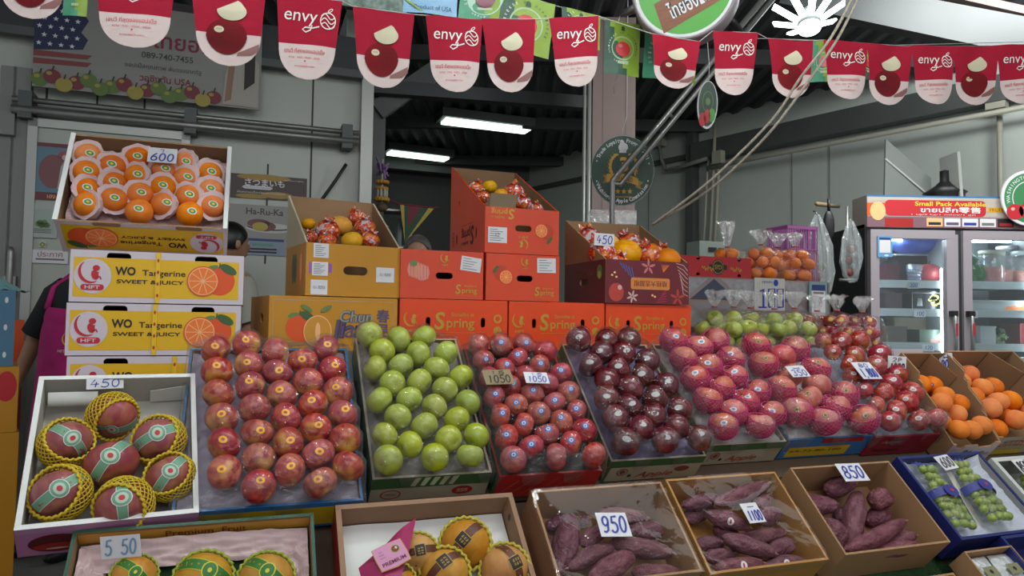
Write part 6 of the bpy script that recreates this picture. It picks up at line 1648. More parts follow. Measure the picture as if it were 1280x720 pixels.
f = Face(mb, (0, 0, 0), (1, 0, 0), (0, 1, 0)); f.rect(0.12*wd, 0.05*ht, 0.76*wd, 0.88*ht, M_PAPER, 1); f.rect(0.12*wd, 0.78*ht, 0.76*wd, 0.15*ht, mat('print_navy', '23366e', 0.5), 2); f.rect(0.2*wd, 0.7*ht, 0.6*wd, 0.05*ht, M_GREY, 2)
tag(obj('payment_card', mb, None, frame(p, U, Z, -W)), 'small framed payment card leaning at the end of the patterned table', 'card')
# red fruit carton lying on the table
V_R = V_T+0.02
Mr, wr, hr = boxpx(V_R, (826, 319.5), (939, 323), (826, 346)); Mr.translation.z = zt+0.002
mb, fc, lf = shell(wr, 0.3, hr, hr, mat('print_scarlet', 'a81c22', 0.4), M_CARDIN, top=M_WBOARD, holes=[stadium(wr*x, hr*z, 0.02, 0.016) for x in (0.4, 0.86) for z in (0.9, 0.12)])
fc.ell(wr*0.62, hr*0.5, 0.034, 0.036, M_INK, 1); fc.rect(wr*0.62-0.05, hr*0.38, 0.1, hr*0.24, M_INK, 1); fc.ring(wr*0.62, hr*0.5, 0.028, 0.03, 0.002, M_GOLD, 2); fc.flip().text(wr*0.38, hr*0.5, 0.04, 0.02, 'GIS', M_GOLD, 3)
for x_ in (0.44, 0.76):
    fc.line([(wr*(x_+0.006*k), hr*(0.42+0.1*math.sin(k*1.7)+0.06*math.sin(k*0.6))) for k in range(22)], 0.0028, M_GOLD, 2)
tag(obj('fruit_carton', mb, None, Mr), 'flat scarlet fruit carton with black emblem on the patterned table', 'carton')
BAGF = film_mat('bag_film', base=0.025, edge=0.35, rough=0.07, bump=0.45, bscale=24)
BAGT = film_mat('bag_tuft_film', base=0.08, edge=0.5, rough=0.12, bump=0.9, bscale=40, haze=0.05)
def fruit_bag(p, rb, hb, label, fr, fruit_label, fcat, grp, r, layers, seed, lean=0.0, name='fruit_bag', extra=None, tuft=0.065):
    """clear bag knotted above a heap of fruit; p its foot"""
    rnd = random.Random(seed)
    t = thing(name, label, 'bag', Matrix.Translation(p))
    k = 0; pos = []
    for li, (cnt, rad, z) in enumerate(layers):
        ph = rnd.uniform(0, 6.28)
        for i in range(cnt):
            q = ph+2*pi*i/cnt; pos.append((Vector((rad*math.cos(q)+(lean*z), rad*math.sin(q), z+rnd.uniform(-.003, .003)))))
    for _ in range(30):
        for i in range(len(pos)):
            for j in range(i):
                d = pos[i]-pos[j]; 
                if d.length < 2.03*r: kk = d.normalized()*(2.03*r-d.length)*0.4; pos[i] += kk; pos[j] -= kk
            if pos[i].z < r+0.003: pos[i].z = r+0.003
    lay_of = [li for li, (cnt, _a, _b) in enumerate(layers) for _ in range(cnt)]; names = ['bottom', 'middle', 'top'] if len(layers) == 3 else ['only']
    for i, q in enumerate(pos):
        pw = Vector(p)+q
        rank = sorted((pos[j].x, j) for j in range(len(pos)) if lay_of[j] == lay_of[i]).index((q.x, i)); one = lay_of.count(lay_of[i]) == 1
        hd, where_ = fruit_label.split(' inside ')
        flab = f'single {hd} crowning the {where_}' if one else f'{hd}, {ordn(rank)} from the carton side, {names[lay_of[i]]} layer of {where_}'
        o, M = fr.place(pw, r, Vector((rnd.uniform(-1, 1), rnd.uniform(-1, 1), 1)), flab.replace('the the', 'the'), fcat, grp)
        if extra: extra(o, M, pw, rnd)
    mb = MB(); n = 30; mx = max(q.z for q in pos)+r; R = max(math.hypot(q.x, q.y) for q in pos)+r
    prof = [(R*0.8, 0.001), (R*1.06, r*0.4), (R*1.1, mx*0.4), (R*1.05, mx*0.68), (R*0.84, mx*0.92), (R*0.36, mx*1.03), (0.011, mx*1.06)]
    def fn(P, q, i):
        kx = 1+0.05*math.sin(7*q+i)+0.05*noise.noise(Vector((math.cos(q)*2, math.sin(q)*2, i*0.7+seed)))
        return Vector((P.x*kx+lean*P.z, P.y*kx, P.z))
    pr = []
    for i in range(len(prof)-1):
        for s_ in range(3): pr.append(tuple(prof[i][m]+(prof[i+1][m]-prof[i][m])*s_/3 for m in (0, 1)))
    pr.append(prof[-1])
    mb.lathe(pr, BAGF, n, fn=fn); obj('clear_film', mb, t)
    mb = MB(); zt_ = mx*1.06; hh = tuft
    tp = [(0.011, zt_), (0.014, zt_+0.012), (0.02, zt_+hh*0.5), (0.026, zt_+hh*0.8), (0.034, zt_+hh)]
    mb.lathe(tp, BAGT, 36, smooth=False, fn=lambda P, q, i: Vector((P.x*(1+0.4*math.sin(8*q+i*0.5)*(i > 1))+lean*P.z+0.004*i*rnd.uniform(-1, 1)*(i > 2), P.y*(1+0.4*math.sin(8*q+i*0.5)*(i > 1)), P.z+0.012*math.sin(5*q)*(i > 2))))
    obj('gathered_top', mb, t)
    mb = MB(); mb.tube([(0.012*math.cos(q*0.8)+lean*zt_, 0.012*math.sin(q*0.8), zt_+0.003) for q in range(9)], 0.003, mat('rubber_band', 'a83a3a', 0.6), 5); obj('rubber_band', mb, t)
    return t
# shelf for the bags in front of the table
V_G = 2.56
zb = at_w(945, 440, V_G).z
mb = MB(); ua, ub = at_w(868, 430, V_G).dot(U)-0.05, at_w(1092, 430, V_G).dot(U)+0.1
mb.box(((ua+ub)/2, V_G+0.02, zb-0.012), (ub-ua, 0.38, 0.02), M_REDC, FR); mb.box(((ua+ub)/2, V_G-0.168, zb+0.004), (ub-ua, 0.012, 0.03), M_WBOARD, FR)
mb.box(((ua+ub)/2, V_G+0.02, (SH_Z+zb-0.019)/2), (ub-ua-0.1, 0.3, zb-0.026-SH_Z), M_WOOD, FR)
tag(obj('display_shelf', mb), 'low red-edged shelf of bagged apples before the patterned table', 'shelf')
LAYG = [(5, 0.05, 0.033), (4, 0.04, 0.076), (1, 0.0, 0.108)]
gb = [(893, 'bag of green apples nearest the vermilion carton, partly sunken', 0.03, [(4, 0.044, 0.033), (3, 0.034, 0.075), (1, 0, 0.106)]), (917, 'second bag of green apples from the vermilion carton, full and upright', 0.0, LAYG), (938, 'third bag of green apples, its top gathered beneath the 100 sheet', 0.05, LAYG),
      (968, 'fourth bag of green apples, in the middle before the 100 sheet', 0.02, LAYG), (993, 'fifth bag of green apples, next to the red apple bags', 0.0, LAYG)]
for i, (px, lab, vo, lay) in enumerate(gb):
    p = at_w(px, 430, V_G+vo-0.03); p.z = zb+0.001
    fruit_bag(p, 0.25, 0.25, lab, F_GREEN, 'green apple inside the %s green bag' % ordn(i), 'apple', f'apples in green bag {("one","two","three","four","five")[i]}', 0.0355, lay, 5+i, name='apple_bag')
def ystk(o, M, pw, rnd):
    if rnd.random() < 0.6: sticker(o, M, F_RED, (CAM-pw).normalized()+Z*rnd.uniform(0, .4)+U*rnd.uniform(-.3, .3), Z, 0.36, 0.34, [mat('sticker_sun', 'd8b032', 0.45), mat('sticker_sun', 'd8b032', 0.45)], rings=(1, .5))
LAYR = [(5, 0.05, 0.031), (4, 0.042, 0.077), (2, 0.022, 0.115)]
for i, (px, py, lab, vo, lean) in enumerate([(1024, 431, 'dark bag of red apples closest to the green apple bags', 0.1, -0.05), (1046, 431, 'bag of red apples standing between two other red apple bags', -0.03, 0.0), (1078, 438, 'bag of yellow-stickered red apples nearest the glass fridge', 0.02, 0.0)]):
    p = at_w(px, py, V_G+vo); p.z = zb+0.001
    fruit_bag(p, 0.27, 0.27, lab, F_RED, ('red apple inside the dark red-apple bag', 'red apple inside the middle red-apple bag', 'red apple inside the bag nearest the fridge')[i], 'apple', f'apples in red bag {("one","two","three")[i]}', 0.0315, LAYR, 21+i, lean, 'apple_bag', ystk)
LAYO = [(5, 0.048, 0.029), (5, 0.044, 0.072), (3, 0.028, 0.108)]
for i, (px, lab, vo, hz) in enumerate([(951, 'bag of oranges nearest the scarlet carton, on the patterned table', 0.1, 0), (972, 'second bag of oranges from the scarlet carton, knot standing tall', 0.16, 0), (994, 'bag of oranges at the table end beside the hanging plastic bags', 0.12, 0)]):
    p = at_w(px, 346, V_T+vo); p.z = zt+0.001
    fruit_bag(p, 0.28, 0.28, lab, F_OR, ('orange inside the bag by the scarlet carton', 'orange inside the middle orange bag', 'orange inside the bag at the table end')[i], 'orange', f'oranges in bag {("one","two","three")[i]}', 0.03, LAYO, 41+i, 0.0, 'orange_bag')
p = at_w(909, 320, V_R+0.16); p.z = Mr.translation.z+hr+0.001
fruit_bag(p, 0.2, 0.2, 'small bag of oranges sitting on top of the scarlet carton', F_OR, 'orange inside the small bag', 'orange', 'oranges in the small bag', 0.029, [(3, 0.034, 0.03)], 61, 0.0, 'orange_bag', tuft=0.12)
# scale behind the scarlet carton
mb = MB(); p = at_w(882, 322, V_T+0.5)
Ms = frame(Vector((p.x, p.y, zt)), U, W, Z); hs = at_w(882, 303, V_T+0.5).z-zt
mb.box((0, 0, hs*0.5), (0.16, 0.12, hs), mat('scale_body', '8d9a90', 0.5)); mb.box((0, -0.062, hs*0.8), (0.05, 0.004, 0.025), M_INK); mb.box((0.055, -0.062, hs*0.8), (0.035, 0.004, 0.025), mat('scale_display', '3f5a4a', 0.3)); mb.box((0.14, 0, hs*0.4), (0.14, 0.13, hs*0.8), mat('scale_body', '8d9a90', 0.5))
tag(obj('label_printer', mb, None, Ms), 'pale green label printing scale behind the scarlet carton', 'scale')
# white folded bag heap
mb = MB(); p = at_w(933, 322, V_T+0.5)
mb.grid(24, 16, lambda x, y: (p.x+(x-0.5)*0.24, p.y+(y-0.5)*0.16, zt+0.002+0.12*math.sin(pi*x)*math.sin(pi*y)+0.02*noise.noise(Vector((x*6, y*6, 3)))), mat('plastic_white', 'b9bec8', 0.35), smooth=False)
tag(obj('plastic_bag', mb), 'crumpled white plastic bag behind the orange bags', 'bag')
# magenta basket of oranges
pb_ = at_w(990, 312, V_T+0.42); Mk = frame(Vector((pb_.x, pb_.y, zt+0.001)), U, W, Z)
zk = at_w(1003, 285, V_T+0.42).z-zt
mb = MB(); mp_ = mat('basket_magenta', '9a5590', 0.45); bw, bd = 0.2, 0.16
for s_ in range(14):
    x = -bw/2+bw*s_/13; mb.box((x, -bd/2, zk*0.5), (0.005, 0.004, zk), mp_); mb.box((x, bd/2, zk*0.5), (0.005, 0.004, zk), mp_)
    y = -bd/2+bd*s_/13; mb.box((-bw/2, y, zk*0.5), (0.004, 0.005, zk), mp_); mb.box((bw/2, y, zk*0.5), (0.004, 0.005, zk), mp_)
for z_ in (0.006, zk*0.3, zk*0.6, zk*0.96):
    th_ = 0.016 if z_ > zk*0.9 else 0.006
    for y in (-bd/2, bd/2): mb.box((0, y, z_), (bw+0.01, 0.007, th_), mp_)
    for x in (-bw/2, bw/2): mb.box((x, 0, z_), (0.007, bd+0.01, th_), mp_)
mb.box((0, 0, 0.004), (bw, bd, 0.006), mp_)
tag(obj('plastic_basket', mb, None, Mk), 'magenta plastic lattice basket of oranges on the table end', 'basket')
for k in range(12):
    x, y, z_ = (-0.062+0.062*(k % 3), -0.045+0.09*((k//3) % 2), 0.038+0.058*(k//6))
    o, M = F_OR.place(Mk @ Vector((x, y, z_)), 0.028, Vector((random.random(), 0, 1)), f'orange, {ordn(k % 3)} from the carton side, {("front", "back")[(k//3) % 2]} {("lower", "upper")[k//6]} row of the magenta basket', 'orange', 'oranges in the magenta basket')
# ------------------------------------------------------------------ glass fridge
YF = 4.6
def fx(px, py=300): return at_y(px, py, YF).x
def fz(py, px=1180): return at_y(px, py, YF).z
x0, x1 = fx(1084), fx(1306); zd = fz(288.5); ztop = fz(249)
M_FRM = mat('fridge_frame', 'a59ba0', 0.35, metal=0.25); M_FDARK = mat('fridge_dark', '2c2d2f', 0.5); M_FIN = mat('fridge_inside', 'a0a3a6', 0.5); M_FBK = mat('fridge_back', '5a5d62', 0.6)
fr_ = thing('display_fridge', 'tall two-door glass display fridge with sign board header', 'fridge', Matrix.Translation((x0, YF, 0)))
w_f = x1-x0; d_f = 0.5
mb = MB()
mb.box((0.015, d_f/2+0.03, zd/2), (0.03, d_f, zd), M_FDARK); mb.box((w_f-0.015, d_f/2+0.03, zd/2), (0.03, d_f, zd), M_FDARK); mb.box((w_f/2, d_f+0.02, zd/2), (w_f, 0.03, zd), M_FBK); mb.box((w_f/2, d_f/2+0.03, 0.05), (w_f, d_f, 0.1), M_FDARK)
mb.box((w_f/2, d_f/2+0.03, zd+0.02), (w_f, d_f, 0.04), M_FDARK)
mb.box((w_f*0.5, d_f/2+0.06, zd/2), (0.04, d_f-0.1, zd-0.1), M_FIN)
obj('cabinet', mb, fr_)
mb = MB(); hh_ = ztop-zd
mb.box((w_f/2, 0.1, zd+0.02+hh_/2), (w_f, 0.2, hh_), mat('header_white', 'a59c96', 0.5))
f = Face(mb, (0, -0.0005, zd+0.02), (1, 0, 0), (0, 0, 1), w_f, hh_)
for k in range(4): f.rect(0, hh_*(0.36+0.15*k), w_f, hh_*0.14, mat('header_plank', 'b2a79a', 0.6, var=0.06, scale=6), 1)
f.rect(0, 0, w_f, hh_*0.33, mat('header_mauve', '7a5560', 0.5), 1); f.rect(0, hh_*0.95, w_f, hh_*0.05, M_BLUEC, 2)
f.rrect(w_f*0.1, hh_*0.36, w_f*0.57, hh_*0.5, 0.03, M_RED, 3); f.text(w_f*0.47, hh_*0.75, w_f*0.4, hh_*0.14, 'Small Pack Available', mat('print_sign_yellow', 'd8c23a', 0.5), 4, 0.02)
f.text(w_f*0.47, hh_*0.56, w_f*0.34, hh_*0.2, 'ขายปลีก零售', M_WHITE, 4, 0.02); f.text(w_f*0.43, hh_*0.405, w_f*0.36, hh_*0.06, '1 kg/5 kg/1 กล่อง/1 ลูก', M_WHITE, 4)
f.rect(w_f*0.68, hh_*0.5, w_f*0.1, hh_*0.16, M_YELC, 3); f.text(w_f*0.73, hh_*0.58, w_f*0.08, hh_*0.1, 'FRUIT', M_REDC, 4)
for k, (c1_, c2_) in enumerate(((M_OR3, M_INK), (M_PAPER, M_VIO), (M_PAPER, M_BLUEINK), (M_PAPER, M_GREY), (M_INK, M_REDC))):
    f.rect(w_f*(0.335+0.1*k), hh_*0.04, w_f*0.09, hh_*0.26, c1_, 3); f.rect(w_f*(0.345+0.1*k), hh_*0.08, w_f*0.07, hh_*0.09, c2_, 4)
f.rect(0.0, hh_*0.36, w_f*0.1, hh_*0.4, M_OR1, 3); f.ell(w_f*0.06, hh_*0.5, 0.05, 0.06, M_OR3, 4)
f.rect(w_f*0.1, 0.0, w_f*0.16, hh_*0.28, M_REDC, 2)
obj('sign_header', mb, fr_)
def door(xa, xb, zlo_, nm_lab, hside):
    fw_ = 0.055; mb = MB()
    mb.box(((xa+xb)/2, -0.0, zd-fw_/2), (xb-xa, 0.05, fw_), M_FRM); mb.box(((xa+xb)/2, 0, zlo_+fw_/2), (xb-xa, 0.05, fw_), M_FRM)
    for x in (xa+fw_/2, xb-fw_/2): mb.box((x, 0, (zd+zlo_)/2), (fw_, 0.048, zd-zlo_-2*fw_), M_FRM)
    d = obj('door', mb, fr_)
    mb = MB(); mb.box(((xa+xb)/2, 0.0, (zd+zlo_)/2), (xb-xa-2*fw_, 0.006, zd-zlo_-2*fw_), film_mat('fridge_glass', (0.86, 0.9, 0.9, 1), base=0.05, edge=0.7, rough=0.03, bump=0.02, bscale=2)); obj('glass_pane', mb, d)
    mb = MB(); hx = xb-fw_/2 if hside > 0 else xa+fw_/2; za, zc = fz(392), fz(452)
    mb.tube([(hx, -0.02, za), (hx, -0.06, za-0.02), (hx, -0.065, (za+zc)/2), (hx, -0.06, zc+0.02), (hx, -0.02, zc)], 0.012, M_GAL); mb.box((hx, -0.04, za), (0.035, 0.05, 0.035), M_BLACK)
    mb.box((hx, -0.079, za-0.1), (0.012, 0.003, 0.08), M_RED)
    obj('handle', mb, d)
xm0, xm1 = fx(1191)-x0, fx(1201)-x0
door(0.01, xm0, 0.12, '', 1); door(xm1, w_f-0.01, 0.12, '', -1)
mb = MB(); mb.box(((xm0+xm1)/2, 0.02, zd/2), (xm1-xm0, 0.04, zd), M_FDARK); mb.box(((xm0+xm1)/2-0.012, -0.005, zd/2), (0.022, 0.02, zd-0.05), M_FRM); obj('centre_post', mb, fr_)
shz = [fz(356)-0.0, fz(392), fz(435), fz(488)]
for k, z_ in enumerate(shz):
    for xa, xb in ((0.05, xm0+0.01), (xm1, w_f-0.05)):
        mb = MB(); mb.box(((xa+xb)/2, d_f/2+0.02, z_), (xb-xa, d_f-0.12, 0.02), mat('shelf_wire', '8d9293', 0.4)); mb.box(((xa+xb)/2, 0.078, z_+0.006), (xb-xa, 0.012, 0.05), mat('shelf_lip', 'a9aeb0', 0.4)); obj('shelf', mb, fr_)
mb = MB(); mb.box((xm0-0.03, 0.07, (fz(335)+fz(450))/2), (0.014, 0.014, fz(335)-fz(450)), mat('strip_glow', 'e6f6ff', 0.4, emit='e0f4ff', es=30.0)); obj('light_strip', mb, fr_)
mb = MB(); mb.box((w_f-0.06, 0.07, zd*0.55), (0.014, 0.014, zd*0.7), mat('strip_glow', 'e6f6ff', 0.4)); obj('light_strip', mb, fr_)  # extra strip, added out of sight to brighten the fridge inside
mb = MB(); mb.box((0.055, 0.07, zd*0.55), (0.014, 0.014, zd*0.7), mat('strip_glow', 'e6f6ff', 0.4)); obj('light_strip', mb, fr_)  # second added strip, hidden by the door frame, brightening the shelves
mb = MB(); mb.box((w_f/2, d_f/2, zd-0.03), (w_f-0.1, 0.03, 0.02), mat('fridge_lamp', 'e6f6ff', 0.4, emit='e0f4ff', es=50.0)); obj('inside_lamp', mb, fr_)
# what stands in the fridge
def fput(px, z_, dy): dy = min(dy+0.08, 0.36); p = at_y(px, 350, YF+dy); return Vector((p.x, YF+dy, z_+0.0125))
top_ = shz[0]
mb = MB(); mb.lathe([(0.0, 0.002), (0.08, 0.005), (0.15, 0.05), (0.175, 0.095), (0.183, 0.095), (0.155, 0.045), (0.08, 0.0)], mat('bowl_blue', '4a5ab0', 0.35), 32)
zb1 = fz(322)
mb2 = MB(); 
p = fput(1140, top_, 0.3); M_ = Matrix.Translation(p)
tag(obj('crate', MB(), None, M_), None) if False else None
mbx = MB(); mbx.box((0, 0, 0.1), (0.26, 0.14, 0.2), mat('dark_tub', '3a3336', 0.5)); mbx.box((0, 0, 0.205), (0.32, 0.18, 0.012), M_FIN)
tag(obj('plastic_tub', mbx, None, M_), 'dark plastic tub under the blue bowl in the fridge', 'tub')
tag(obj('bowl', mb, None, Matrix.Translation(p+Vector((0.01, -0.02, 0.213)))), 'wide blue bowl on the top shelf of the fridge', 'bowl')
mb = MB(); mb.lathe([(0.04, 0), (0.05, 0.13), (0.047, 0.13), (0.038, 0.004)], film_mat('cup_clear', base=0.15, edge=0.6, rough=0.1, bump=0.3, bscale=60, haze=0.2), 20)
for k in range(4): mb.lathe([(0.043+0.002*k, 0.02+0.025*k), (0.046+0.002*k, 0.023+0.025*k)], mat('cup_blue_marks', '4a5a9a', 0.5), 20)
tag(obj('clear_cup', mb, None, Matrix.Translation(fput(1143, top_, 0.12))), 'clear cup with blue marks on the top fridge shelf', 'cup')
Fp = Fruit('pomegranate', apple_prof(0.9, 0.08, 0.1, 0), fruit_mat('skin_pomegranate', 'a8383a', 'b84a44', 'b85a48', 0.4), 20)
Fp.place(fput(1161.5, top_, 0.12)+Z*0.074, 0.076, Z, 'round red fruit beside the clear cup in the fridge', 'fruit', name='round_fruit')
def leafy(p, s, mt, lab, nm='leafy_greens'):
    mb = MB(); rnd = random.Random(int(p.x*1000))
    for k in range(26):
        c = Vector((rnd.uniform(-1, 1)*s, rnd.uniform(-.7, .7)*s, 0.01+abs(rnd.gauss(0.6, 0.4))*s)); q = Quaternion((rnd.gauss(0, 1), rnd.gauss(0, 1), rnd.gauss(0, 1), rnd.gauss(0, 1))).normalized().to_matrix()
        pts = [Vector((0, -0.5, 0)), Vector((0.28, 0, 0.06)), Vector((0, 0.5, 0)), Vector((-0.28, 0, 0.06))]
        mb.face([c+q @ (v*s*0.9) for v in pts], mt)
    mb.sphere((0, 0, s*0.45), s*0.55, mt, 12, 8)
    lo_ = min(v[2] for v in mb.v)
    mb.v = [(x, y, z-lo_) for x, y, z in mb.v]
    return tag(obj(nm, mb, None, Matrix.Translation(p)), lab, 'vegetable')
leafy(fput(1177, top_, 0.3), 0.08, mat('leaf_bright', '2f7a2a', 0.5), 'bunch of bright green leaves behind the round red fruit in the fridge')
leafy(fput(1222, top_, 0.14), 0.11, mat('leaf_mid', '3f7a3a', 0.5), 'leafy green pack with red ends on the fridge shelf beside the jars')
def jar(px, z_, dy, r, h, mt, lab, lidm, fill=0.5):
    t = thing('jar', lab, 'jar', Matrix.Translation(fput(px, z_, dy)))
    mb = MB(); mb.lathe([(r*0.9, 0), (r, 0.01), (r, h), (r*0.9, h+0.01)], film_mat('jar_clear', base=0.1, edge=0.5, rough=0.05, bump=0.1, bscale=10, haze=0.12), 20); obj('glass', mb, t)
    mb = MB(); mb.lathe([(r*0.86, 0.004), (r*0.94, 0.02), (r*0.94, h*fill), (0, h*fill)], mt, 20); obj('filling', mb, t)
    mb = MB(); mb.lathe([(r*1.02, h+0.002), (r*1.04, h+0.03), (0, h+0.032)], lidm, 20); obj('lid', mb, t)
jar(1240, top_, 0.12, 0.075, 0.2, mat('filling_red', 'a83c30', 0.5), 'lidded jar with red filling on the fridge top shelf', mat('lid_cream', 'b5b0a0', 0.5), 0.6)
jar(1262, top_, 0.2, 0.075, 0.24, mat('filling_orange', 'b85a38', 0.5), 'jar with orange-red filling, second from the fridge edge', M_FIN, 0.45)
jar(1280, top_, 0.12, 0.07, 0.2, mat('filling_orange', 'b85a38', 0.5), 'jar with orange-red filling at the picture edge in the fridge', M_FIN, 0.5)
def tubbox(px, z_, dy, sx, sy, sz, mt, lab, nm='food_box', deco=None, lid=None):
    mb = MB(); mb.box((0, 0, sz/2), (sx, sy, sz), mt)
    mb.box((0, 0, sz+0.006), (sx*1.04, sy*1.04, 0.012), lid or mt)
    if deco: deco(Face(mb, (-sx/2, -sy/2, 0), (1, 0, 0), (0, 0, 1), sx, sz))
    return tag(obj(nm, mb, None, Matrix.Translation(fput(px, z_, dy))), lab, 'box')
m_ = shz[1]
def orch(f):
    for k in range(9): f.ell(f.w*(0.62+0.03*k), f.h*(0.62+0.3*math.sin(k*2.3)*0.6), 0.02, 0.012, mat('petal_yellow', 'c8c05a', 0.5), 1, 10, k)
    for k in range(5): f.line([(f.w*(0.2+0.03*k), f.h*0.3), (f.w*(0.22+0.02*k), f.h*0.7)], 0.008, M_PAPER, 1)
    f.line([(0.002, 0.002), (0.002, f.h-0.002), (f.w-0.002, f.h-0.002), (f.w-0.002, 0.002)], 0.006, M_FRM, 2)
tubbox(1148, m_, 0.14, 0.2, 0.2, 0.125, mat('box_black', '1d1f22', 0.25), 'black box with yellow flowers on the middle fridge shelf', deco=orch)
tubbox(1108, m_, 0.16, 0.1, 0.2, 0.11, mat('box_mauve_dark', '4a3a40', 0.4), 'dark mauve pack at the end of the middle fridge shelf')
tubbox(1125, m_, 0.3, 0.08, 0.2, 0.12, M_FDARK, 'narrow dark pack beside the flower box in the fridge')
tubbox(1106, top_, 0.16, 0.09, 0.2, 0.12, mat('box_plum', '5a2a34', 0.4), 'plum-coloured pack at the end of the top fridge shelf')
def ors(f):
    for k in range(6): f.ell(f.w*(0.55+0.08*k), f.h*(0.4+0.1*(k % 2)), 0.022, 0.016, M_OR2, 1, 10)
tubbox(1240, m_, 0.16, 0.42, 0.25, 0.07, mat('box_white_dull', '9fa2a3', 0.5), 'white tray pack with orange pieces on the fridge shelf', deco=ors)
l_ = shz[2]
def strw(f): f.rect(f.w*0.3, f.h*0.1, f.w*0.6, f.h*0.35, mat('print_pinkish', 'a86a62', 0.5), 1); f.ell(f.w*0.65, f.h*0.6, 0.05, 0.025, M_PAPER, 2)
tubbox(1158, l_, 0.16, 0.24, 0.25, 0.09, mat('pack_dim_green', '4a5a48', 0.35), 'green and pink vegetable pack with white label on the lower fridge shelf', deco=strw)
tubbox(1108, l_, 0.16, 0.13, 0.25, 0.11, mat('pack_brown', '4d443c', 0.4), 'brownish pack at the end of the lower fridge shelf')
tubbox(1140, l_, 0.42, 0.3, 0.1, 0.17, mat('pack_tan', '8a7a5c', 0.5), 'tan carton at the back of the lower fridge shelf')
tubbox(1222, l_, 0.16, 0.1, 0.2, 0.12, mat('pack_white', '9a9c9d', 0.4), 'white ribbed pack on the lower shelf of the second fridge door')
leafy(fput(1246, l_, 0.16), 0.06, mat('leaf_pale', '6f8050', 0.5), 'pale green vegetable pack beside the white ribbed pack in the fridge')
tubbox(1272, l_, 0.16, 0.12, 0.2, 0.14, mat('pack_red_dark', '6a2228', 0.35), 'dark red fruit pack at the picture edge in the fridge')
for px, k, lab, txt in ((1142, 0, 'small price note marked 300 on the top fridge shelf lip', '300'), (1150, 1, 'small price note marked 100 on the middle fridge shelf lip', '100'), (1215, 1, 'small price note marked 80 on the shelf lip behind the second fridge door', '80'), (1160, 2, 'small price note marked 120 on the lower fridge shelf lip', '120')):
    mb = MB(); mb.box((0, 0, 0.022), (0.075, 0.002, 0.044), M_PAPER if k else mat('note_grey', '9fa39d', 0.6)); f = Face(mb, (-0.036, -0.0012, 0), (1, 0, 0), (0, 0, 1)); handwrite(f, 0.012, 0.01, 0.05, 0.026, txt, M_BLUEINK, 0.004)
    tag(obj('price_note', mb, None, Matrix.Translation((at_y(px, 350, YF+0.06).x, YF+0.066, shz[k]-0.024))), lab, 'price note', 'fridge price notes')
# payment card on the door, bags hanging on the side, things on top
mb = MB(); p0 = at_y(1097, 321, YF-0.03); p1 = at_y(1115, 295, YF-0.03); wd, ht = p1.x-p0.x, p1.z-p0.z
mb.box((wd/2, 0, ht/2), (wd, 0.004, ht), mat('card_light_blue', '5f95c0', 0.4)); f = Face(mb, (0, -0.0022, 0), (1, 0, 0), (0, 0, 1)); f.rect(0.12*wd, 0.2*ht, 0.76*wd, 0.6*ht, M_PAPER, 1); f.rect(0.12*wd, 0.82*ht, 0.76*wd, 0.1*ht, mat('print_navy', '23366e', 0.5), 1); f.ell(wd*0.6, ht*0.07, 0.014, 0.006, M_PAPER, 1)
tag(obj('payment_card', mb, None, Matrix.Translation(p0)), 'light blue payment card stuck on the fridge door corner', 'card')
HB = film_mat('carrier_bag', (0.8, 0.83, 0.83, 1), base=0.05, edge=0.4, rough=0.15, bump=1.0, bscale=18, haze=0.16)
def hang_bag(px, pt, pb__, wpx, y, lab, cont):
    a = at_y(px, pt, y); b = at_y(px, pb__, y); h = a.z-b.z; wd = wpx/FPX*y/2
    t = thing('hanging_bag', lab, 'bag', Matrix.Translation(b))
    mb = MB(); mb.lathe([(0.02, 0.0), (wd*0.75, h*0.08), (wd, h*0.3), (wd*0.85, h*0.6), (wd*0.4, h*0.85), (0.012, h)], HB, 44, smooth=False, fn=lambda P, q, i: Vector((P.x*(1+0.2*math.sin(5*q+i*0.9)+0.1*math.sin(11*q)), P.y*0.6*(1+0.25*math.sin(7*q+i)), P.z+(0.03*math.sin(3*q+i) if i < 5 else 0))))
    obj('clear_film', mb, t)
    mb = MB(); rnd = random.Random(px)
    for k in range(5): mb.sphere((rnd.uniform(-.4, .4)*wd, rnd.uniform(-.15, .15)*wd, h*(0.1+0.1*k)), wd*0.36, cont[k % len(cont)], 12, 8, sc=(1, 0.7, 1.1))
    obj('contents', mb, t)
    mb = MB(); mb.tube([(0, 0, h-0.005), (0, 0.02, h+0.02), (0, 0.06, h+0.03)], 0.004, M_GAL, 6); obj('hook', mb, t)
hang_bag(1022, 268, 378, 38, 4.45, 'large clear carrier bag hanging by the black brush beside the fridge', [mat('bag_green', '4d5a34', 0.6), mat('bag_brown', '4a3228', 0.6), mat('bag_wine', '5a2028', 0.6)])
hang_bag(1064, 276, 348, 26, 4.5, 'small clear carrier bag hanging on the dark fridge side', [mat('bag_redtip', '7a3a34', 0.6), mat('bag_grey', '7a7a74', 0.6)])
mb = MB(); y_ = 4.5
a = at_y(1021, 255, y_); b = at_y(1048, 258, y_+0.6); mb.tube([a, b], 0.014, mat('wood_rail', '8a7450', 0.6)); c = at_y(1059, 258, y_); d = at_y(1059, 350, y_)
mb.tube([c, d], 0.008, M_GAL); mb.tube([d+VV(-0.05, 0, 0), d+VV(0.06, 0, 0)], 0.01, M_GAL)
tag(obj('hook_rail', mb), 'wooden hook rail and steel rod beside the fridge', 'rail')
mb = MB(); p = at_y(1036, 282, 4.52); mb.sphere(p, 0.05, M_BLACK, 14, 8, sc=(0.75, 0.4, 2.0)); mb.tube([p+Z*0.09, p+Z*0.17], 0.01, M_BLACK)
tag(obj('brush', mb), 'black brush hanging between the carrier bags', 'brush')
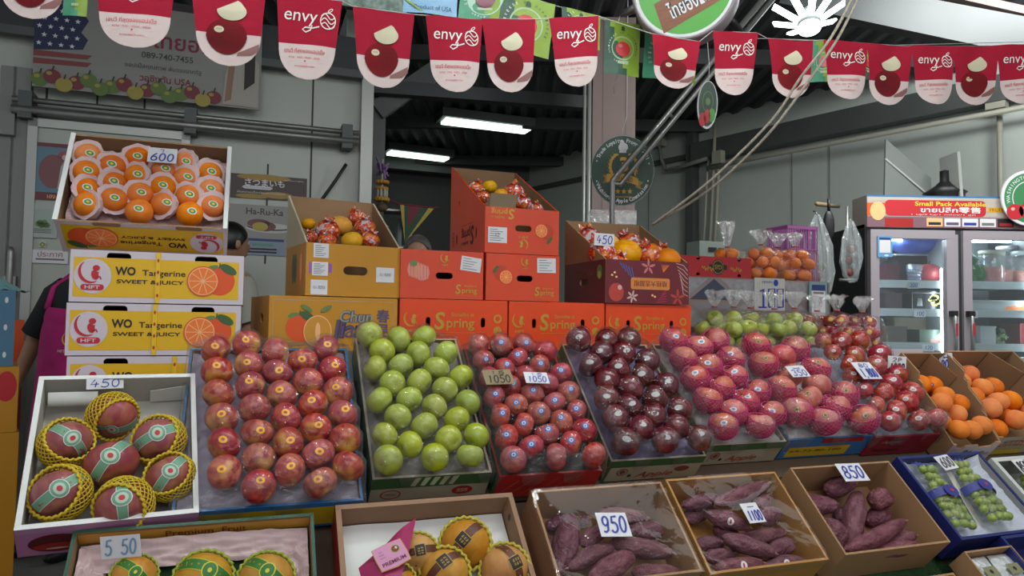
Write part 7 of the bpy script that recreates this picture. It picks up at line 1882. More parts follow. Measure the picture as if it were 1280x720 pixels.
# on top of the fridge
mb = MB(); p = at_y(1181, 240, YF+0.25); zt3 = ztop+0.02
mb.lathe([(0.1, 0.0), (0.11, 0.1), (0.12, 0.24), (0.135, 0.25), (0.06, 0.3), (0.03, 0.33), (0.03, 0.4), (0, 0.41)], M_BLACK, 20); tag(obj('black_jug', mb, None, Matrix.Translation((p.x, p.y, zd+0.04))), 'black lidded jug on top of the fridge', 'jug')
mb = MB(); p = at_y(1193, 245, YF+0.22); mb.box((0, 0, 0.27), (0.02, 0.2, 0.46), mat('board_grey', '9a9c98', 0.5), Matrix.Rotation(-0.06, 4, 'Y')); tag(obj('cutting_board', mb, None, Matrix.Translation((p.x, p.y, zd+0.045))), 'upright grey board leaning by the black jug on the fridge', 'board')
mb = MB(); a = at_y(1103, 168, YF+0.35); bx_ = at_y(1165, 240, YF+0.35)
mb.slab([[(a.x, YF+0.34, zd+0.045), (bx_.x, YF+0.34, zd+0.045), (bx_.x, YF+0.36, bx_.z+0.1), (a.x+0.03, YF+0.36, a.z-0.03)]], (0, 0.02, 0), mat('tray_clear_grey', '747873', 0.4)); 
f = Face(mb, Vector((a.x, YF+0.335, zd+0.045)), (1, 0, 0), (0, 0.02, 0.6)); f.line([(0.02, 0.5), (0.3, 0.26)], 0.012, M_ALU, 2)
tag(obj('serving_tray', mb), 'grey tray propped upright on top of the fridge', 'tray')
# round green cherry sign in front of the header
mb = MB(); p = at_y(1285, 248, YF-0.03); R_ = 35/FPX*YF
mb.lathe([(0, 0), (R_, 0), (R_, 0.012), (0, 0.012)], M_PAPER, 40, smooth=False)
f = Face(mb, (0, 0, 0.012), (1, 0, 0), (0, 1, 0)); f.ell(0, 0, R_*0.9, R_*0.9, mat('sign_green', '3a7a4c', 0.45), 1, 40); f.arc_text(0, 0, R_*0.76, 'WASHINGTON CHERRIES', R_*0.13, M_PAPER, pi/2, 3.6, l=2); f.ring(0, 0, R_*0.6, R_*0.6, 0.006, M_PAPER, 2)
for x, y in ((-0.32, -0.5), (0.12, -0.45)): f.ell(R_*x-R_*0.2, R_*y, R_*0.3, R_*0.28, M_RED, 3); f.ell(R_*x-R_*0.28, R_*(y+0.1), R_*0.07, R_*0.06, PALE, 4)
f.ell(R_*0.1, R_*0.15, R_*0.2, R_*0.2, mat('sign_green', '3a7a4c', 0.45), 3); f.ring(R_*0.1, R_*0.15, R_*0.18, R_*0.2, 0.008, M_PAPER, 4)
tag(obj('round_sign', mb, None, frame(p, VV(1, 0, 0), Z, VV(0, -1, 0))), 'round green sign with red cherries on the fridge header', 'sign')
# scale display at the picture edge
mb = MB(); p = at_w(1276, 512, 2.3); Msd = frame(Vector((p.x, p.y, p.z)), U, W, Z)
hh2 = at_w(1276, 447, 2.3).z-p.z
mb.box((0.02, 0, hh2/2), (0.11, 0.07, hh2), mat('scale_teal_white', '8fa8a0', 0.4)); f = Face(mb, (-0.035, -0.0355, 0), (1, 0, 0), (0, 0, 1)); f.rrect(0.012, hh2*0.12, 0.09, hh2*0.8, 0.01, mat('scale_teal', '4a8074', 0.35), 1); f.rect(0.03, hh2*0.8, 0.06, 0.02, M_REDC, 2)
obj_s = tag(obj('scale_display', mb, None, Msd), 'teal and white weighing scale display beyond the end citrus carton', 'scale')
m2 = MB(); m2.slab([[(-0.03, -0.05, 0.0), (0.1, -0.05, 0.0), (0.1, -0.11, 0.085), (0.03, -0.11, 0.1)]], (0.0, 0.02, 0.01), M_BLACK); obj('keypad', m2, obj_s)
m2 = MB(); m2.box((0.02, 0, -p.z/2), (0.08, 0.06, p.z), M_FDARK); obj('stand', m2, obj_s)
# ------------------------------------------------------------------ boxes at the very edge by the walkway
mb_specs = [((-60, 458), (21, 462), (-60, 640), 3.0, M_AMB, 'amber carton with a red mark stacked at the walkway edge', 'carton', 0.3),]
p = at_y(20, 600, 2.9)
def side_box(px1, pyt, pyb, y, w, mt, lab, nm, deco=None, top=None):
    a = at_y(px1, pyb, y); t_ = at_y(px1, pyt, y); h = t_.z-a.z; e_ = Vector((0.8, 0.6, 0))
    M = frame(a-e_*w, e_, VV(-0.6, 0.8, 0), Z)
    mb, fc, lf = shell(w, 0.3, h, h, mt, M_CARDIN, top=top or True, holes=[])
    if deco: deco(fc, w, h)
    return tag(obj(nm, mb, None, M), lab, 'carton'), h
y_s = 2.9
zfl = at_y(20, 640, y_s).z
b1, h1_ = side_box(19, 540, 650, y_s, 0.4, M_AMB, 'amber carton at the bottom of the walkway stack', 'carton')
b1.location.z = 0; b1.scale.z = (at_y(20, 540, y_s).z)/h1_
side_box(20.5, 458, 539.5, y_s, 0.4, M_AMB, 'amber carton with round red mark in the walkway stack', 'carton', lambda f, w, h: (f.ell(w-0.04, h*0.7, 0.035, 0.06, M_RED, 1)))
side_box(16, 363, 457.5, y_s, 0.4, mat('print_slate_blue', '46708a', 0.5), 'slate blue carton topping the walkway stack', 'carton', lambda f, w, h: [f.ell(w-0.03-0.03*(k % 2), h*(0.15+0.18*k), 0.006, 0.012, M_PAPER, 1) for k in range(5)])
mb = MB(); p = at_y(6, 362, y_s+0.1); mb.grid(16, 12, lambda x, y: (p.x-0.14+x*0.2, p.y-0.06+y*0.14, at_y(6, 363, y_s).z+0.002+0.06*math.sin(pi*min(1, x+0.1))*math.sin(pi*y)+0.01*noise.noise(Vector((x*6, y*6, 1)))), mat('film_aqua', '6fa0a0', 0.25, coat=0.5), smooth=False)
tag(obj('plastic_pack', mb), 'aqua plastic pack lying on the slate blue carton', 'pack')
side_box(20, 400, 640, 3.9, 0.25, mat('print_dull_red', '7a2a1e', 0.5), 'dull red and orange carton behind the walkway stack', 'carton', lambda f, w, h: f.rect(w-0.1, h*0.72, 0.1, h*0.28, M_OR1, 1))[0]
# ------------------------------------------------------------------ posters on the panel wall
def wposter(name, label, cat, tl, br, draw, th=0.006, mt=None, off=0.0, slope=0.0):
    a = at_w(tl[0], tl[1], WV-off); b = at_w(br[0], br[1], WV-off); wd, ht = (b-a).dot(U), a.z-b.z
    o = U*a.dot(U)+W*(WV-off)+Z*b.z
    mb = MB(); mb.box((wd/2, 0, ht/2), (wd, th, ht), mt or M_PAPER); f = Face(mb, (0, -th/2, 0), (1, 0, 0), (0, 0, 1), wd, ht); draw(f, wd, ht)
    return tag(obj(name, mb, None, frame(o-W*(th/2+0.002), U, W, Z)), label, cat)
DO = 0.065
def d_deity(f, w, h):
    f.rect(0.0, 0, w, h, mat('poster_maroon', '6a2a34', 0.5), 1); f.rect(0.07*w, 0.13*h, 0.86*w, 0.8*h, mat('poster_blue', '5a7a8a', 0.5), 2)
    f.ell(0.5*w, 0.5*h, 0.3*w, 0.3*h, mat('poster_red_soft', '7a4a4a', 0.5), 3)
    f.ell(0.72*w, 0.8*h, 0.13*w, 0.08*h, mat('poster_halo', '9a4a50', 0.5), 3); f.poly([(0.6*w, 0.2*h), (0.85*w, 0.2*h), (0.8*w, 0.6*h), (0.74*w, 0.72*h), (0.66*w, 0.6*h)], mat('poster_robe', 'a8a49a', 0.5), 4); f.ell(0.725*w, 0.76*h, 0.05*w, 0.045*h, PALE, 5)
    f.text(0.6*w, 0.06*h, 0.4*w, None, 'เฮง เฮง', M_OR3, 3)
wposter('poster', 'maroon-framed poster of a robed figure on the cold room door', 'poster', (38, 177), (95, 252), d_deity, off=DO)
def d_leaf(f, w, h):
    f.rect(0.1*w, 0.1*h, 0.8*w, 0.75*h, mat('poster_pale', '9aa8a0', 0.5), 1)
    for k in range(7): f.ell(w*(0.35+0.05*k), h*(0.4+0.05*math.sin(k*2)), 0.12*w, 0.08*h, M_LEAF2, 2, 12, k)
    for k in range(3): f.line([(0.2*w, h*(0.25-0.05*k)), (0.8*w, h*(0.25-0.05*k))], 0.005, M_GREY, 2)
wposter('notice', 'pale notice with a green plant below the maroon poster', 'notice', (37, 254), (71, 298), d_leaf, off=DO, mt=mat('sleeve_pale', 'a5aba6', 0.3))
wposter('green_tag', 'tiny green and yellow sticker below the plant notice', 'sticker', (50, 302.5), (57, 309), lambda f, w, h: (f.ell(w/2, h/2, w*0.48, h*0.48, M_LEAF2, 1), f.ell(w*0.5, h*0.5, w*0.2, h*0.2, M_SY, 2)), off=DO)
wposter('notice', 'small white notice with red heading behind the person in the apron', 'notice', (41, 312), (85, 330), lambda f, w, h: (f.text(w*0.5, h*0.7, w*0.7, None, 'ประกาศ', M_REDC, 2), f.line([(0.1*w, 0.3*h), (0.9*w, 0.3*h)], 0.01, M_GREY, 1)), off=DO)
def d_hk(f, w, h):
    f.rect(0, 0, w, h, mat('poster_cocoa', '42302c', 0.5), 1)
    f.ell(0.45*w, 0.9*h, 0.34*w, 0.14*h, mat('poster_gold_root', '9a7a2c', 0.5), 2); f.ell(0.62*w, 0.2*h, 0.2*w, 0.14*h, mat('poster_gold_root', '9a7a2c', 0.5), 2); f.ell(0.3*w, 0.1*h, 0.2*w, 0.1*h, mat('poster_gold_root', '9a7a2c', 0.5), 2)
    f.text(0.46*w, 0.68*h, 0.5*w, None, 'さつまいも', M_PAPER, 4, 0.02); f.rrect(0.18*w, 0.4*h, 0.38*w, 0.14*h, 0.02, M_PAPER, 3); f.text(0.37*w, 0.47*h, 0.32*w, 0.08*h, 'มันหวานญี่ปุ่น', mat('poster_cocoa', '42302c', 0.5), 4)
    f.text(0.42*w, 0.27*h, 0.6*w, 0.09*h, 'มันหวานเนื้อเนียนหวานอร่อย', M_PAPER, 4); f.text(0.83*w, 0.85*h, 0.25*w, 0.06*h, 'ส่งตรงจากญี่ปุ่น', M_PAPER, 4)
wposter('poster', 'dark sweet potato poster with white Japanese lettering on the panel wall', 'poster', (285, 216), (383, 253), d_hk)
def d_hk2(f, w, h):
    f.rect(0, 0, w, h, mat('poster_fog', '8d8a86', 0.5), 1); f.text(0.52*w, 0.87*h, 0.52*w, None, 'Ha-Ru-Ka', mat('poster_plum', '47303a', 0.5), 2, 0.02)
    f.ell(0.6*w, 0.55*h, 0.34*w, 0.1*h, mat('plate_white', 'b5b2ae', 0.5), 2); f.ring(0.6*w, 0.6*h, 0.34*w, 0.09*h, 0.008, M_INK, 3, a0=pi*1.1, a1=pi*1.95)
    f.ell(0.44*w, 0.63*h, 0.16*w, 0.09*h, mat('poster_root_skin', '6a3a3c', 0.5), 4); f.ell(0.52*w, 0.58*h, 0.16*w, 0.1*h, mat('poster_root_skin', '6a3a3c', 0.5), 4); f.ell(0.46*w, 0.57*h, 0.11*w, 0.09*h, mat('poster_root_gold', 'a8923a', 0.5), 5)
    f.rect(0.2*w, 0.0, 0.6*w, 0.3*h, mat('poster_blue_panel', '7f8c9c', 0.5), 2); f.rect(0.2*w, 0.28*h, 0.6*w, 0.05*h, mat('print_navy', '23366e', 0.5), 3); f.rect(0.35*w, 0.18*h, 0.3*w, 0.06*h, mat('poster_teal', '5a8a80', 0.5), 3)
    for k in range(2): f.line([(0.25*w, (0.12-0.06*k)*h), (0.7*w, (0.12-0.06*k)*h)], 0.012, M_INK, 3)
wposter('poster', 'pale sweet potato poster reading Ha-Ru-Ka below the dark one', 'poster', (284, 254), (372, 321), d_hk2)
# big shop banner under the ceiling
def d_ban(f, w, h):
    f.rect(0, 0, w, h, mat('banner_grey', '8a8883', 0.6, var=0.05, scale=2), 1)
    f.poly([(0.0, 0.38*h), (0.2*w, 0.44*h), (0.22*w, 0.55*h), (0.19*w, 0.62*h), (0.22*w, 0.75*h), (0.17*w, 0.95*h), (0.1*w, h), (0, h)], mat('banner_navy', '1d2547', 0.6), 2)
    for i in range(4):
        for j in range(6):
            cx, cy = w*(0.02+0.045*i+0.02*(j % 2)), h*(0.46+0.09*j)
            f.poly([(cx+0.016*math.cos(pi/2+k*pi/5)*(1 if k % 2 == 0 else 0.4), cy+0.016*math.sin(pi/2+k*pi/5)*(1 if k % 2 == 0 else 0.4)) for k in range(10)], M_PAPER, 3)
    for k in range(2): f.poly([(0, h*(0.24+0.08*k)), (0.22*w, h*(0.26+0.08*k)), (0.24*w, h*(0.31+0.08*k)), (0.0, h*(0.3+0.08*k))], mat('banner_stripe', '7d3a38', 0.6), 2)
    cols = [mat('banner_green', '586f30', 0.55), mat('banner_red', '742430', 0.55), mat('banner_yellow', '9a8a3a', 0.55)]
    for k in range(16): xx, yy = w*(0.03+0.05*k), h*(0.08+0.045*math.sin(k*2.1)); f.ell(xx, yy, 0.036*w, 0.075*h, cols[(k*k+k//2) % 3], 4+(k % 3)*3); f.ell(xx-0.012*w, yy+0.03*h, 0.012*w, 0.02*h, cols[2], 5+(k % 3)*3); f.line([(xx, yy+0.06*h), (xx+0.006*w, yy+0.11*h)], 0.008, M_INK, 6+(k % 3)*3)
    f.text(0.55*w, 0.66*h, 0.42*w, None, 'ร้านไทยฮง', mat('banner_crimson', '7a1c34', 0.55), 4, 0.015); f.text(0.565*w, 0.47*h, 0.23*w, None, '089-740-7455', mat('banner_ink', '3a3a40', 0.55), 4, 0.01)
    f.text(0.55*w, 0.34*h, 0.34*w, 0.07*h, 'แอปเปิ้ลคุณภาพ ส่งตรงจากรัฐ', mat('banner_ink', '3a3a40', 0.55), 4); f.text(0.56*w, 0.22*h, 0.23*w, 0.08*h, 'วอชิงตัน USA', mat('banner_crimson', '7a1c34', 0.55), 4, 0.015)
    f.text(0.25*w, 1.06*h, 0.06*w, None, 'USA', M_PAPER, 4, 0.02)
    f.poly([(0.82*w, 0.02*h), (0.99*w, 0.02*h), (0.99*w, 0.5*h), (0.93*w, 0.75*h), (0.86*w, 0.6*h), (0.83*w, 0.35*h)], mat('banner_shirt', 'a39c92', 0.6), 7); f.ell(0.9*w, 0.72*h, 0.035*w, 0.16*h, mat('banner_skin', '8d6c58', 0.6), 8); f.poly([(0.92*w, 0.2*h), (0.97*w, 0.3*h), (0.97*w, 0.9*h), (0.9*w, 0.95*h), (0.92*w, 0.7*h)], mat('banner_hair', '2c2422', 0.6), 9); f.poly([(0.83*w, 0.05*h), (0.86*w, 0.08*h), (0.88*w, 0.62*h), (0.85*w, 0.6*h)], mat('banner_skin', '8d6c58', 0.6), 8)
V_B = WV-0.12
a = at_w(40, 106, V_B); b = at_w(325, 139, V_B); tz = at_w(180, 8, V_B).z
wd = (b-a).dot(U); zb_ = (a.z+b.z)/2; ht = tz-zb_
mb = MB(); nb = 30
def bw_(p, x, y): return p + W*(0.03*math.sin(x*5)*(0.3+0.7*y/ht)*0.5)
f = Face(mb, U*a.dot(U)+W*V_B+Z*zb_, U, Z, wd, ht, step=0.0012); d_ban(f, wd, ht)
mb.box((a.dot(U)+wd/2, V_B+0.006, zb_+ht/2), (wd, 0.01, ht), mat('banner_grey', '8a8883', 0.6), FR)
f.rect(0, ht*1.0, wd, 0.09*ht, mat('banner_dark_top', '3a3030', 0.6), 1)
tag(obj('shop_banner', mb), 'wide grey shop banner with starred flag, apples and Thai lettering', 'banner')
# garland, pennant, black cable
mb = MB(); p = at_w(478, 216, 5.2); M_MARI = mat('marigold', 'b8862c', 0.7); M_LILA = mat('ribbon_lilac', '8a6a9a', 0.6); M_JAS = mat('jasmine', 'a9a89a', 0.7)
gar = thing('flower_garland', 'lilac and marigold flower garland hung on the grey steel post', 'garland', Matrix.Translation(p))
k = p.y/FPX
for nm, zr, col, rr, n_ in (('ribbon_bow', -0*k, M_LILA, 8, 14), ('marigold_ring', -12*k, M_MARI, 9, 12), ('marigold_ring', -20*k, M_MARI, 8, 12), ('jasmine_strand', -27*k, M_JAS, 6, 8), ('marigold_ring', -34*k, M_MARI, 10, 14)):
    mb = MB(); rnd = random.Random(int(zr*1e4))
    for q in range(n_):
        A = 2*pi*q/n_
        if nm == 'ribbon_bow': mb.tube([(0, 0, 0.02), (rr*k*0.5*math.cos(A), rr*k*0.5*math.sin(A), rnd.uniform(-8, 12)*k), (rr*k*math.cos(A), rr*k*math.sin(A), rnd.uniform(-12, 20)*k)], 0.008, col, 5)
        elif nm == 'jasmine_strand': mb.tube([(rr*k*math.cos(A), rr*k*math.sin(A), zr+6*k), (rr*k*math.cos(A), rr*k*math.sin(A), zr-6*k)], 0.01, col, 6)
        else: mb.sphere((rr*k*0.75*math.cos(A), rr*k*0.75*math.sin(A), zr), rr*k*0.28, col, 8, 6)
    obj(nm, mb, gar)
mb = MB(); mb.tube([(0, 0, 0.1), (0, 0, -40*k)], 0.008, M_JAS, 6); mb.sphere((0, 0, -44*k), 7*k, mat('pot_brown', '5a4634', 0.7), 14, 8, sc=(1.1, 1, 0.8)); obj('hanging_pot', mb, gar)
mb = MB(); v_ = 5.3
A, B, C = at_w(500, 255, v_), at_w(543, 260, v_), at_w(506, 303, v_)
ex_ = (B-A).normalized(); f = Face(mb, A, ex_, -Z+ex_*0.1); L_ = (B-A).length; H_ = (A-C).length
mb.slab([[A, C, B]], W*0.004, mat('pennant_green', '24452c', 0.7)); n_ = -W
def tri(a_, b_, c_, mt_, l): mb.face([p_+n_*0.001*l for p_ in (a_, b_, c_)], mt_)
tri(A, C, A.lerp(B, 0.12), mat('pennant_yellow', 'a8923a', 0.7), 1); tri(B, C, B.lerp(A, 0.16), mat('pennant_yellow', 'a8923a', 0.7), 1); tri(A.lerp(B, 0.25), A.lerp(B, 0.65), A.lerp(B, 0.3).lerp(C, 0.6), mat('pennant_red', '6a2030', 0.7), 1)
mb.tube([at_w(480, 248, v_), A, B, at_w(548, 259, v_)], 0.006, mat('pennant_cord', '7a1c28', 0.7), 5)
tag(obj('pennant', mb), 'small red green and yellow triangular pennant strung behind the grey-haired person', 'pennant')
mb = MB(); mb.tube([at_w(433, 205, WV-0.08), at_w(420, 225, WV-0.06), at_w(402, 250, WV-0.05), at_w(398, 262, WV-0.03), at_w(396, 330, WV-0.02)], 0.012, M_BLACK, 6)
tag(obj('power_cable', mb), 'black cable slanting down the panel wall above the amber box', 'cable')
# clutter on a shelf behind the amber box
mb = MB(); p = at_w(487, 285, 5.5); Mc = frame(Vector((p.x, p.y, 0)), U, W, Z); zs = at_w(489, 310, 5.5).z
for z_ in (zs, zs+0.28): mb.box((0, 0, z_), (0.3, 0.2, 0.015), M_GAL)
for x in (-0.145, 0.145): mb.box((x, 0, (zs+0.3)/2), (0.015, 0.2, zs+0.3), M_GAL)
tag(obj('wire_shelf', mb, None, Mc), 'small steel shelf of bottles below the flower garland', 'shelf')
for k, (x, hh, c, lab) in enumerate([(-0.1, 0.2, 'a5a8a4', 'grey bottle on the small steel shelf under the garland'), (-0.02, 0.16, '9a8a3a', 'yellow bottle on the small steel shelf under the garland'), (0.07, 0.22, '6f7a78', 'tall dull bottle on the small steel shelf near the pennant')]):
    mb = MB(); mb.lathe([(0.028, 0), (0.03, 0.01), (0.03, hh*0.65), (0.012, hh*0.85), (0.012, hh), (0, hh)], mat('bottle_'+c, c, 0.35), 14); tag(obj('bottle', mb, None, Mc @ Matrix.Translation((x, -0.02, zs+0.0085))), lab, 'bottle')
# ------------------------------------------------------------------ people behind the stall
def skin_body(segs, mt, name, head=None, vox=0.014, parent=None, extra=None):
    """one continuous surface round a jointed skeleton: capsules with tapering radii fused by a voxel remesh"""
    mb = MB()
    for pts in segs:
        P = [Vector(p[:3]) for p in pts]; R = [p[3] for p in pts]
        mb.tube(P, R, mt, 12)
        for p, r in zip(P, R): mb.sphere(p, r*0.99, mt, 12, 8)
    if head:
        for c, r, sc in head: mb.sphere(c, r, mt, 18, 12, sc)
    o = obj(name, mb, parent)
    m = o.modifiers.new('fuse', 'REMESH'); m.mode = 'VOXEL'; m.voxel_size = vox; m.use_smooth_shade = True
    s = o.modifiers.new('soft', 'SMOOTH'); s.iterations = 4; s.factor = 0.5
    return o
M_SKIN = mat('skin_tan', 'a97c62', 0.5, var=0.05, scale=8); M_SHIRT = mat('cotton_black', '17181a', 0.85, var=0.1, scale=20); M_APRON = mat('apron_magenta', 'b5186e', 0.75, var=0.08, scale=12); M_TROU = mat('trousers_black', '1a1b1f', 0.85); M_HAIR = mat('hair_black', '121012', 0.45, bump=0.4, bscale=90, stretch=(1, 1, 0.2)) if False else mat('hair_black', '121012', 0.4); M_GREYH = mat('hair_grey', '5a5550', 0.6, var=0.5, scale=18)
def person(p, face, ht, label, shirt, apron=None, hair=M_HAIR, arm_pose='down', hair_len=0.0, lean=0.0, glasses=False, collar=None):
    """standing figure; face: heading angle, 0 looks towards the buyer"""
    k = ht/1.62
    M = Matrix.Translation(p) @ Matrix.Rotation(lean, 4, 'Y') @ Matrix.Rotation(face, 4, 'Z') @ Matrix.Scale(k, 4)
    segs = [[(0, 0, 0.92, 0.115), (0, 0, 1.08, 0.105), (0, 0, 1.25, 0.12), (0, 0.01, 1.33, 0.075), (0, 0.0, 1.42, 0.05)]]
    segs += [[(-0.07, 0, 1.27, 0.1), (0.07, 0, 1.27, 0.1)], [(-0.06, 0, 0.95, 0.11), (0.06, 0, 0.95, 0.11)], [(-0.05, 0, 1.12, 0.1), (0.05, 0, 1.12, 0.1)]]
    for s in (-1, 1):
        segs.append([(s*0.085, 0, 0.9, 0.085), (s*0.09, -0.005, 0.48, 0.055), (s*0.09, 0.01, 0.4, 0.056), (s*0.09, 0.015, 0.09, 0.036)])
        segs.append([(s*0.09, 0.02, 0.04, 0.035), (s*0.095, -0.13, 0.03, 0.028)])
        segs.append([(s*0.15, 0.01, 1.3, 0.057), (s*0.19, 0.01, 1.2, 0.052), (s*0.265, 0.02, 1.03, 0.042), (s*0.3, -0.03, 0.81, 0.029)])
        segs.append([(s*0.3, -0.03, 0.81, 0.027), (s*0.305, -0.04, 0.74, 0.03)])
        for fi in range(4):
            yy = -0.065+fi*0.021; ln = (0.06, 0.072, 0.07, 0.055)[fi]
            segs.append([(s*0.307, yy, 0.73, 0.0095), (s*0.31, yy-0.005, 0.73-ln*0.6, 0.0088), (s*0.3, yy-0.006, 0.73-ln, 0.0078)])
        segs.append([(s*0.3, -0.065, 0.775, 0.011), (s*0.29, -0.095, 0.745, 0.01), (s*0.287, -0.1, 0.715, 0.008)])
    head = [((0, -0.005, 1.53), 0.085, (0.88, 1.08, 1.22)), ((0, -0.04, 1.475), 0.055, (0.95, 0.9, 0.9)), ((0, -0.103, 1.505), 0.014, (0.9, 1.1, 1.5)), ((0, -0.09, 1.463), 0.018, (1.2, 0.5, 0.45))]
    head += [((s*0.08, 0.005, 1.515), 0.024, (0.4, 0.8, 1.3)) for s in (-1, 1)]
    o = skin_body(segs, M_SKIN, 'person', head, 0.0085 if ht else 0.01)
    o.matrix_world = M; tag(o, label, 'person')
    # shirt
    mb = MB()
    def cyl(pts, mt_, n=20, fl=1.0):
        for a_ in pts: pass
    tors = [(0.9, 0.17, 0.125), (1.0, 0.165, 0.12), (1.12, 0.165, 0.115), (1.25, 0.185, 0.13), (1.32, 0.17, 0.105), (1.365, 0.09, 0.08)]
    vs = []; n = 28
    for z_, rx, ry in tors:
        for q in range(n):
            A = 2*pi*q/n; vs.append((rx*math.cos(A)*(1+0.02*math.sin(5*A+z_*9)), ry*math.sin(A), z_))
    mb.add(vs, [(i*n+q, i*n+(q+1) % n, (i+1)*n+(q+1) % n, (i+1)*n+q) for i in range(len(tors)-1) for q in range(n)], shirt, True)
    for s in (-1, 1): mb.tube([(s*0.11, 0.01, 1.31), (s*0.165, 0.01, 1.27), (s*0.215, 0.012, 1.16), (s*0.255, 0.015, 1.07)], [0.07, 0.07, 0.066, 0.07], shirt, 16, cap=False)
    obj('shirt', mb, o)
    if collar:
        mb = MB(); mb.lathe([(0.075, 1.35), (0.068, 1.40), (0.06, 1.395)], collar, 20); obj('collar', mb, o)
    mb = MB()
    for s in (-1, 1): mb.tube([(s*0.075, 0, 0.94), (s*0.09, 0, 0.7), (s*0.092, 0, 0.45), (s*0.092, 0.012, 0.1)], [0.105, 0.095, 0.075, 0.06], M_TROU, 18)
    mb.sphere((0, 0, 0.92), 0.17, M_TROU, 20, 10, (0.95, 0.72, 0.5)); obj('trousers', mb, o)
    mb = MB()
    for s in (-1, 1): mb.sphere((s*0.095, -0.055, 0.04), 0.1, M_BLACK, 16, 8, (0.46, 1.35, 0.4))
    lo_ = min(v[2] for v in mb.v); mb.v = [(x, y, z-lo_) for x, y, z in mb.v]; obj('shoes', mb, o)
    # hair
    mb = MB(); n = 24; m_ = 12; vs = []
    for i in range(m_+1):
        t = i/m_*2.05
        for q in range(n):
            A = 2*pi*q/n; front = max(0, -math.sin(A)); tt = min(t, 2.05-1.05*front); st_ = 1+0.035*noise.noise(Vector((math.cos(A)*6, math.sin(A)*6, tt*1.5)))
            vs.append((0.092*0.9*math.sin(tt)*math.cos(A)*1.04*st_, 0.092*1.1*math.sin(tt)*math.sin(A)*st_+0.004, 1.535+0.108*math.cos(tt)-hair_len*max(0, tt-1.3)))
    mb.add(vs, [(i*n+q, (i+1)*n+q, (i+1)*n+(q+1) % n, i*n+(q+1) % n) for i in range(m_) for q in range(n)], hair, True); obj('hair', mb, o)
    if glasses:
        mb = MB()
        for s in (-1, 1): mb.tube([(s*0.034+0.022*math.cos(a), -0.1, 1.525+0.018*math.sin(a)) for a in [2*pi*i/14 for i in range(14)]], 0.0022, M_BLACK, 5, closed=True); mb.tube([(s*0.056, -0.1, 1.53), (s*0.082, 0.0, 1.53)], 0.002, M_BLACK, 5)
        mb.tube([(-0.012, -0.102, 1.528), (0.012, -0.102, 1.528)], 0.002, M_BLACK, 5); obj('glasses', mb, o)
    mb = MB()
    for s in (-1, 1): mb = MB(); mb.sphere((s*0.032, -0.078, 1.527), 0.012, mat('eye_white', 'c9c4bc', 0.3), 10, 8); mb.sphere((s*0.032, -0.0875, 1.527), 0.006, M_BLACK, 8, 6); obj('eye', mb, o)
    if apron:
        mb = MB()
        def ap(x, y):
            z_ = 0.5+y*0.72; ww = 0.19 if z_ < 1.0 else 0.19-(z_-1.0)*0.42
            a_ = (x-0.5)*2; A = a_*1.25 if z_ < 1.0 else a_*1.1
            rx = 0.185 if z_ < 1.15 else 0.19; ry = 0.14 if z_ < 1.15 else 0.148
            if z_ < 0.95: ry += 0.01*math.sin(a_*9)
            xx = math.sin(A)*rx if z_ < 1.0 else a_*ww
            yy = -ry*math.sqrt(max(0.05, 1-(xx/(rx*1.02))**2))
            return (xx, yy-0.006, z_)
        mb.grid(28, 30, ap, apron)
        for s in (-1, 1): mb.tube([(s*0.1, -0.13, 1.21), (s*0.115, -0.085, 1.31), (s*0.1, 0.0, 1.385), (s*0.06, 0.1, 1.3), (0, 0.14, 1.1)], 0.014, apron, 8)
        f = Face(mb, (0.02, -0.152, 1.02), (1, 0, 0), (0, 0, 1)); hft(f, 0.03, 0.05, 0.07, M_SY, None, 2); f.text(0.03, -0.005, 0.1, None, 'HFT FRUIT', M_PAPER, 2)
        obj('apron', mb, o)
    return o
pp = at_y(84, 300, 3.5)
person(Vector((pp.x, pp.y, 0)), -0.1, 1.56, 'person in black t-shirt and magenta apron standing behind the yellow stack, head hidden', M_SHIRT, lean=0.085, apron=M_APRON)
pp = at_y(289, 300, 4.05)
person(Vector((pp.x, pp.y, 0)), 2.45, 1.66, 'person with short black hair facing away between yellow stack and amber box', mat('shirt_stripe', 'a8a59a', 0.8), collar=mat('collar_navy', '1d2433', 0.8))
pp = at_y(522, 305, 4.2)
person(Vector((pp.x, pp.y, 0)), 0.1, 1.62, 'person with grey hair and glasses mostly hidden behind the vermilion cartons', mat('shirt_grey', '5a5c60', 0.8), hair=M_GREYH, glasses=True)
# ------------------------------------------------------------------ bunting
V_F = 2.0
M_FR = mat('flag_red', '94122a', 0.75, spec=0.15, var=0.04, scale=4); M_FW = mat('flag_white', 'c2aeaa', 0.7, spec=0.2); M_FWH = mat('flag_lettering', 'd6cfc8', 0.5); M_FDR = mat('flag_dark_red', '8a1a26', 0.5)
M_FAP = mat('flag_apple', '650a12', 0.7, spec=0.15, var=0.3, scale=9); M_FAPL = mat('flag_apple_light', 'b83a2e', 0.45); M_FCR = mat('flag_cream', 'b9ae92', 0.5); M_FSH = mat('flag_brown_patch', '7a4a46', 0.5)
class Sheet(Face):
    """a hanging sheet: x 0..1 across, y 0 (top) .. -1 (lowest), bulging a little"""
    def __init__(s, mb, A, B, C, bulge=0.06, taper=0.0, top=0.0):
        s.mb = mb; s.A, s.B, s.C = A, B, C; s.step = 0.0009; s.bulge = bulge; s.mid = (A+B)/2; s.dn = C-s.mid; s.ac = B-A; s.n = s.ac.cross(-s.dn).normalized()
        if s.n.dot(CAM-A) < 0: s.n = -s.n
        s.o = A; s.w = s.ac.length
    def P(s, x, y, l=1):
        return s.A+s.ac*x+s.dn*(-y)+s.n*(s.bulge*s.w*math.sin(pi*min(1, max(0, x)))*(0.4+0.6*-y)+0.015*s.w*math.sin(x*7-y*5)+s.step*l)
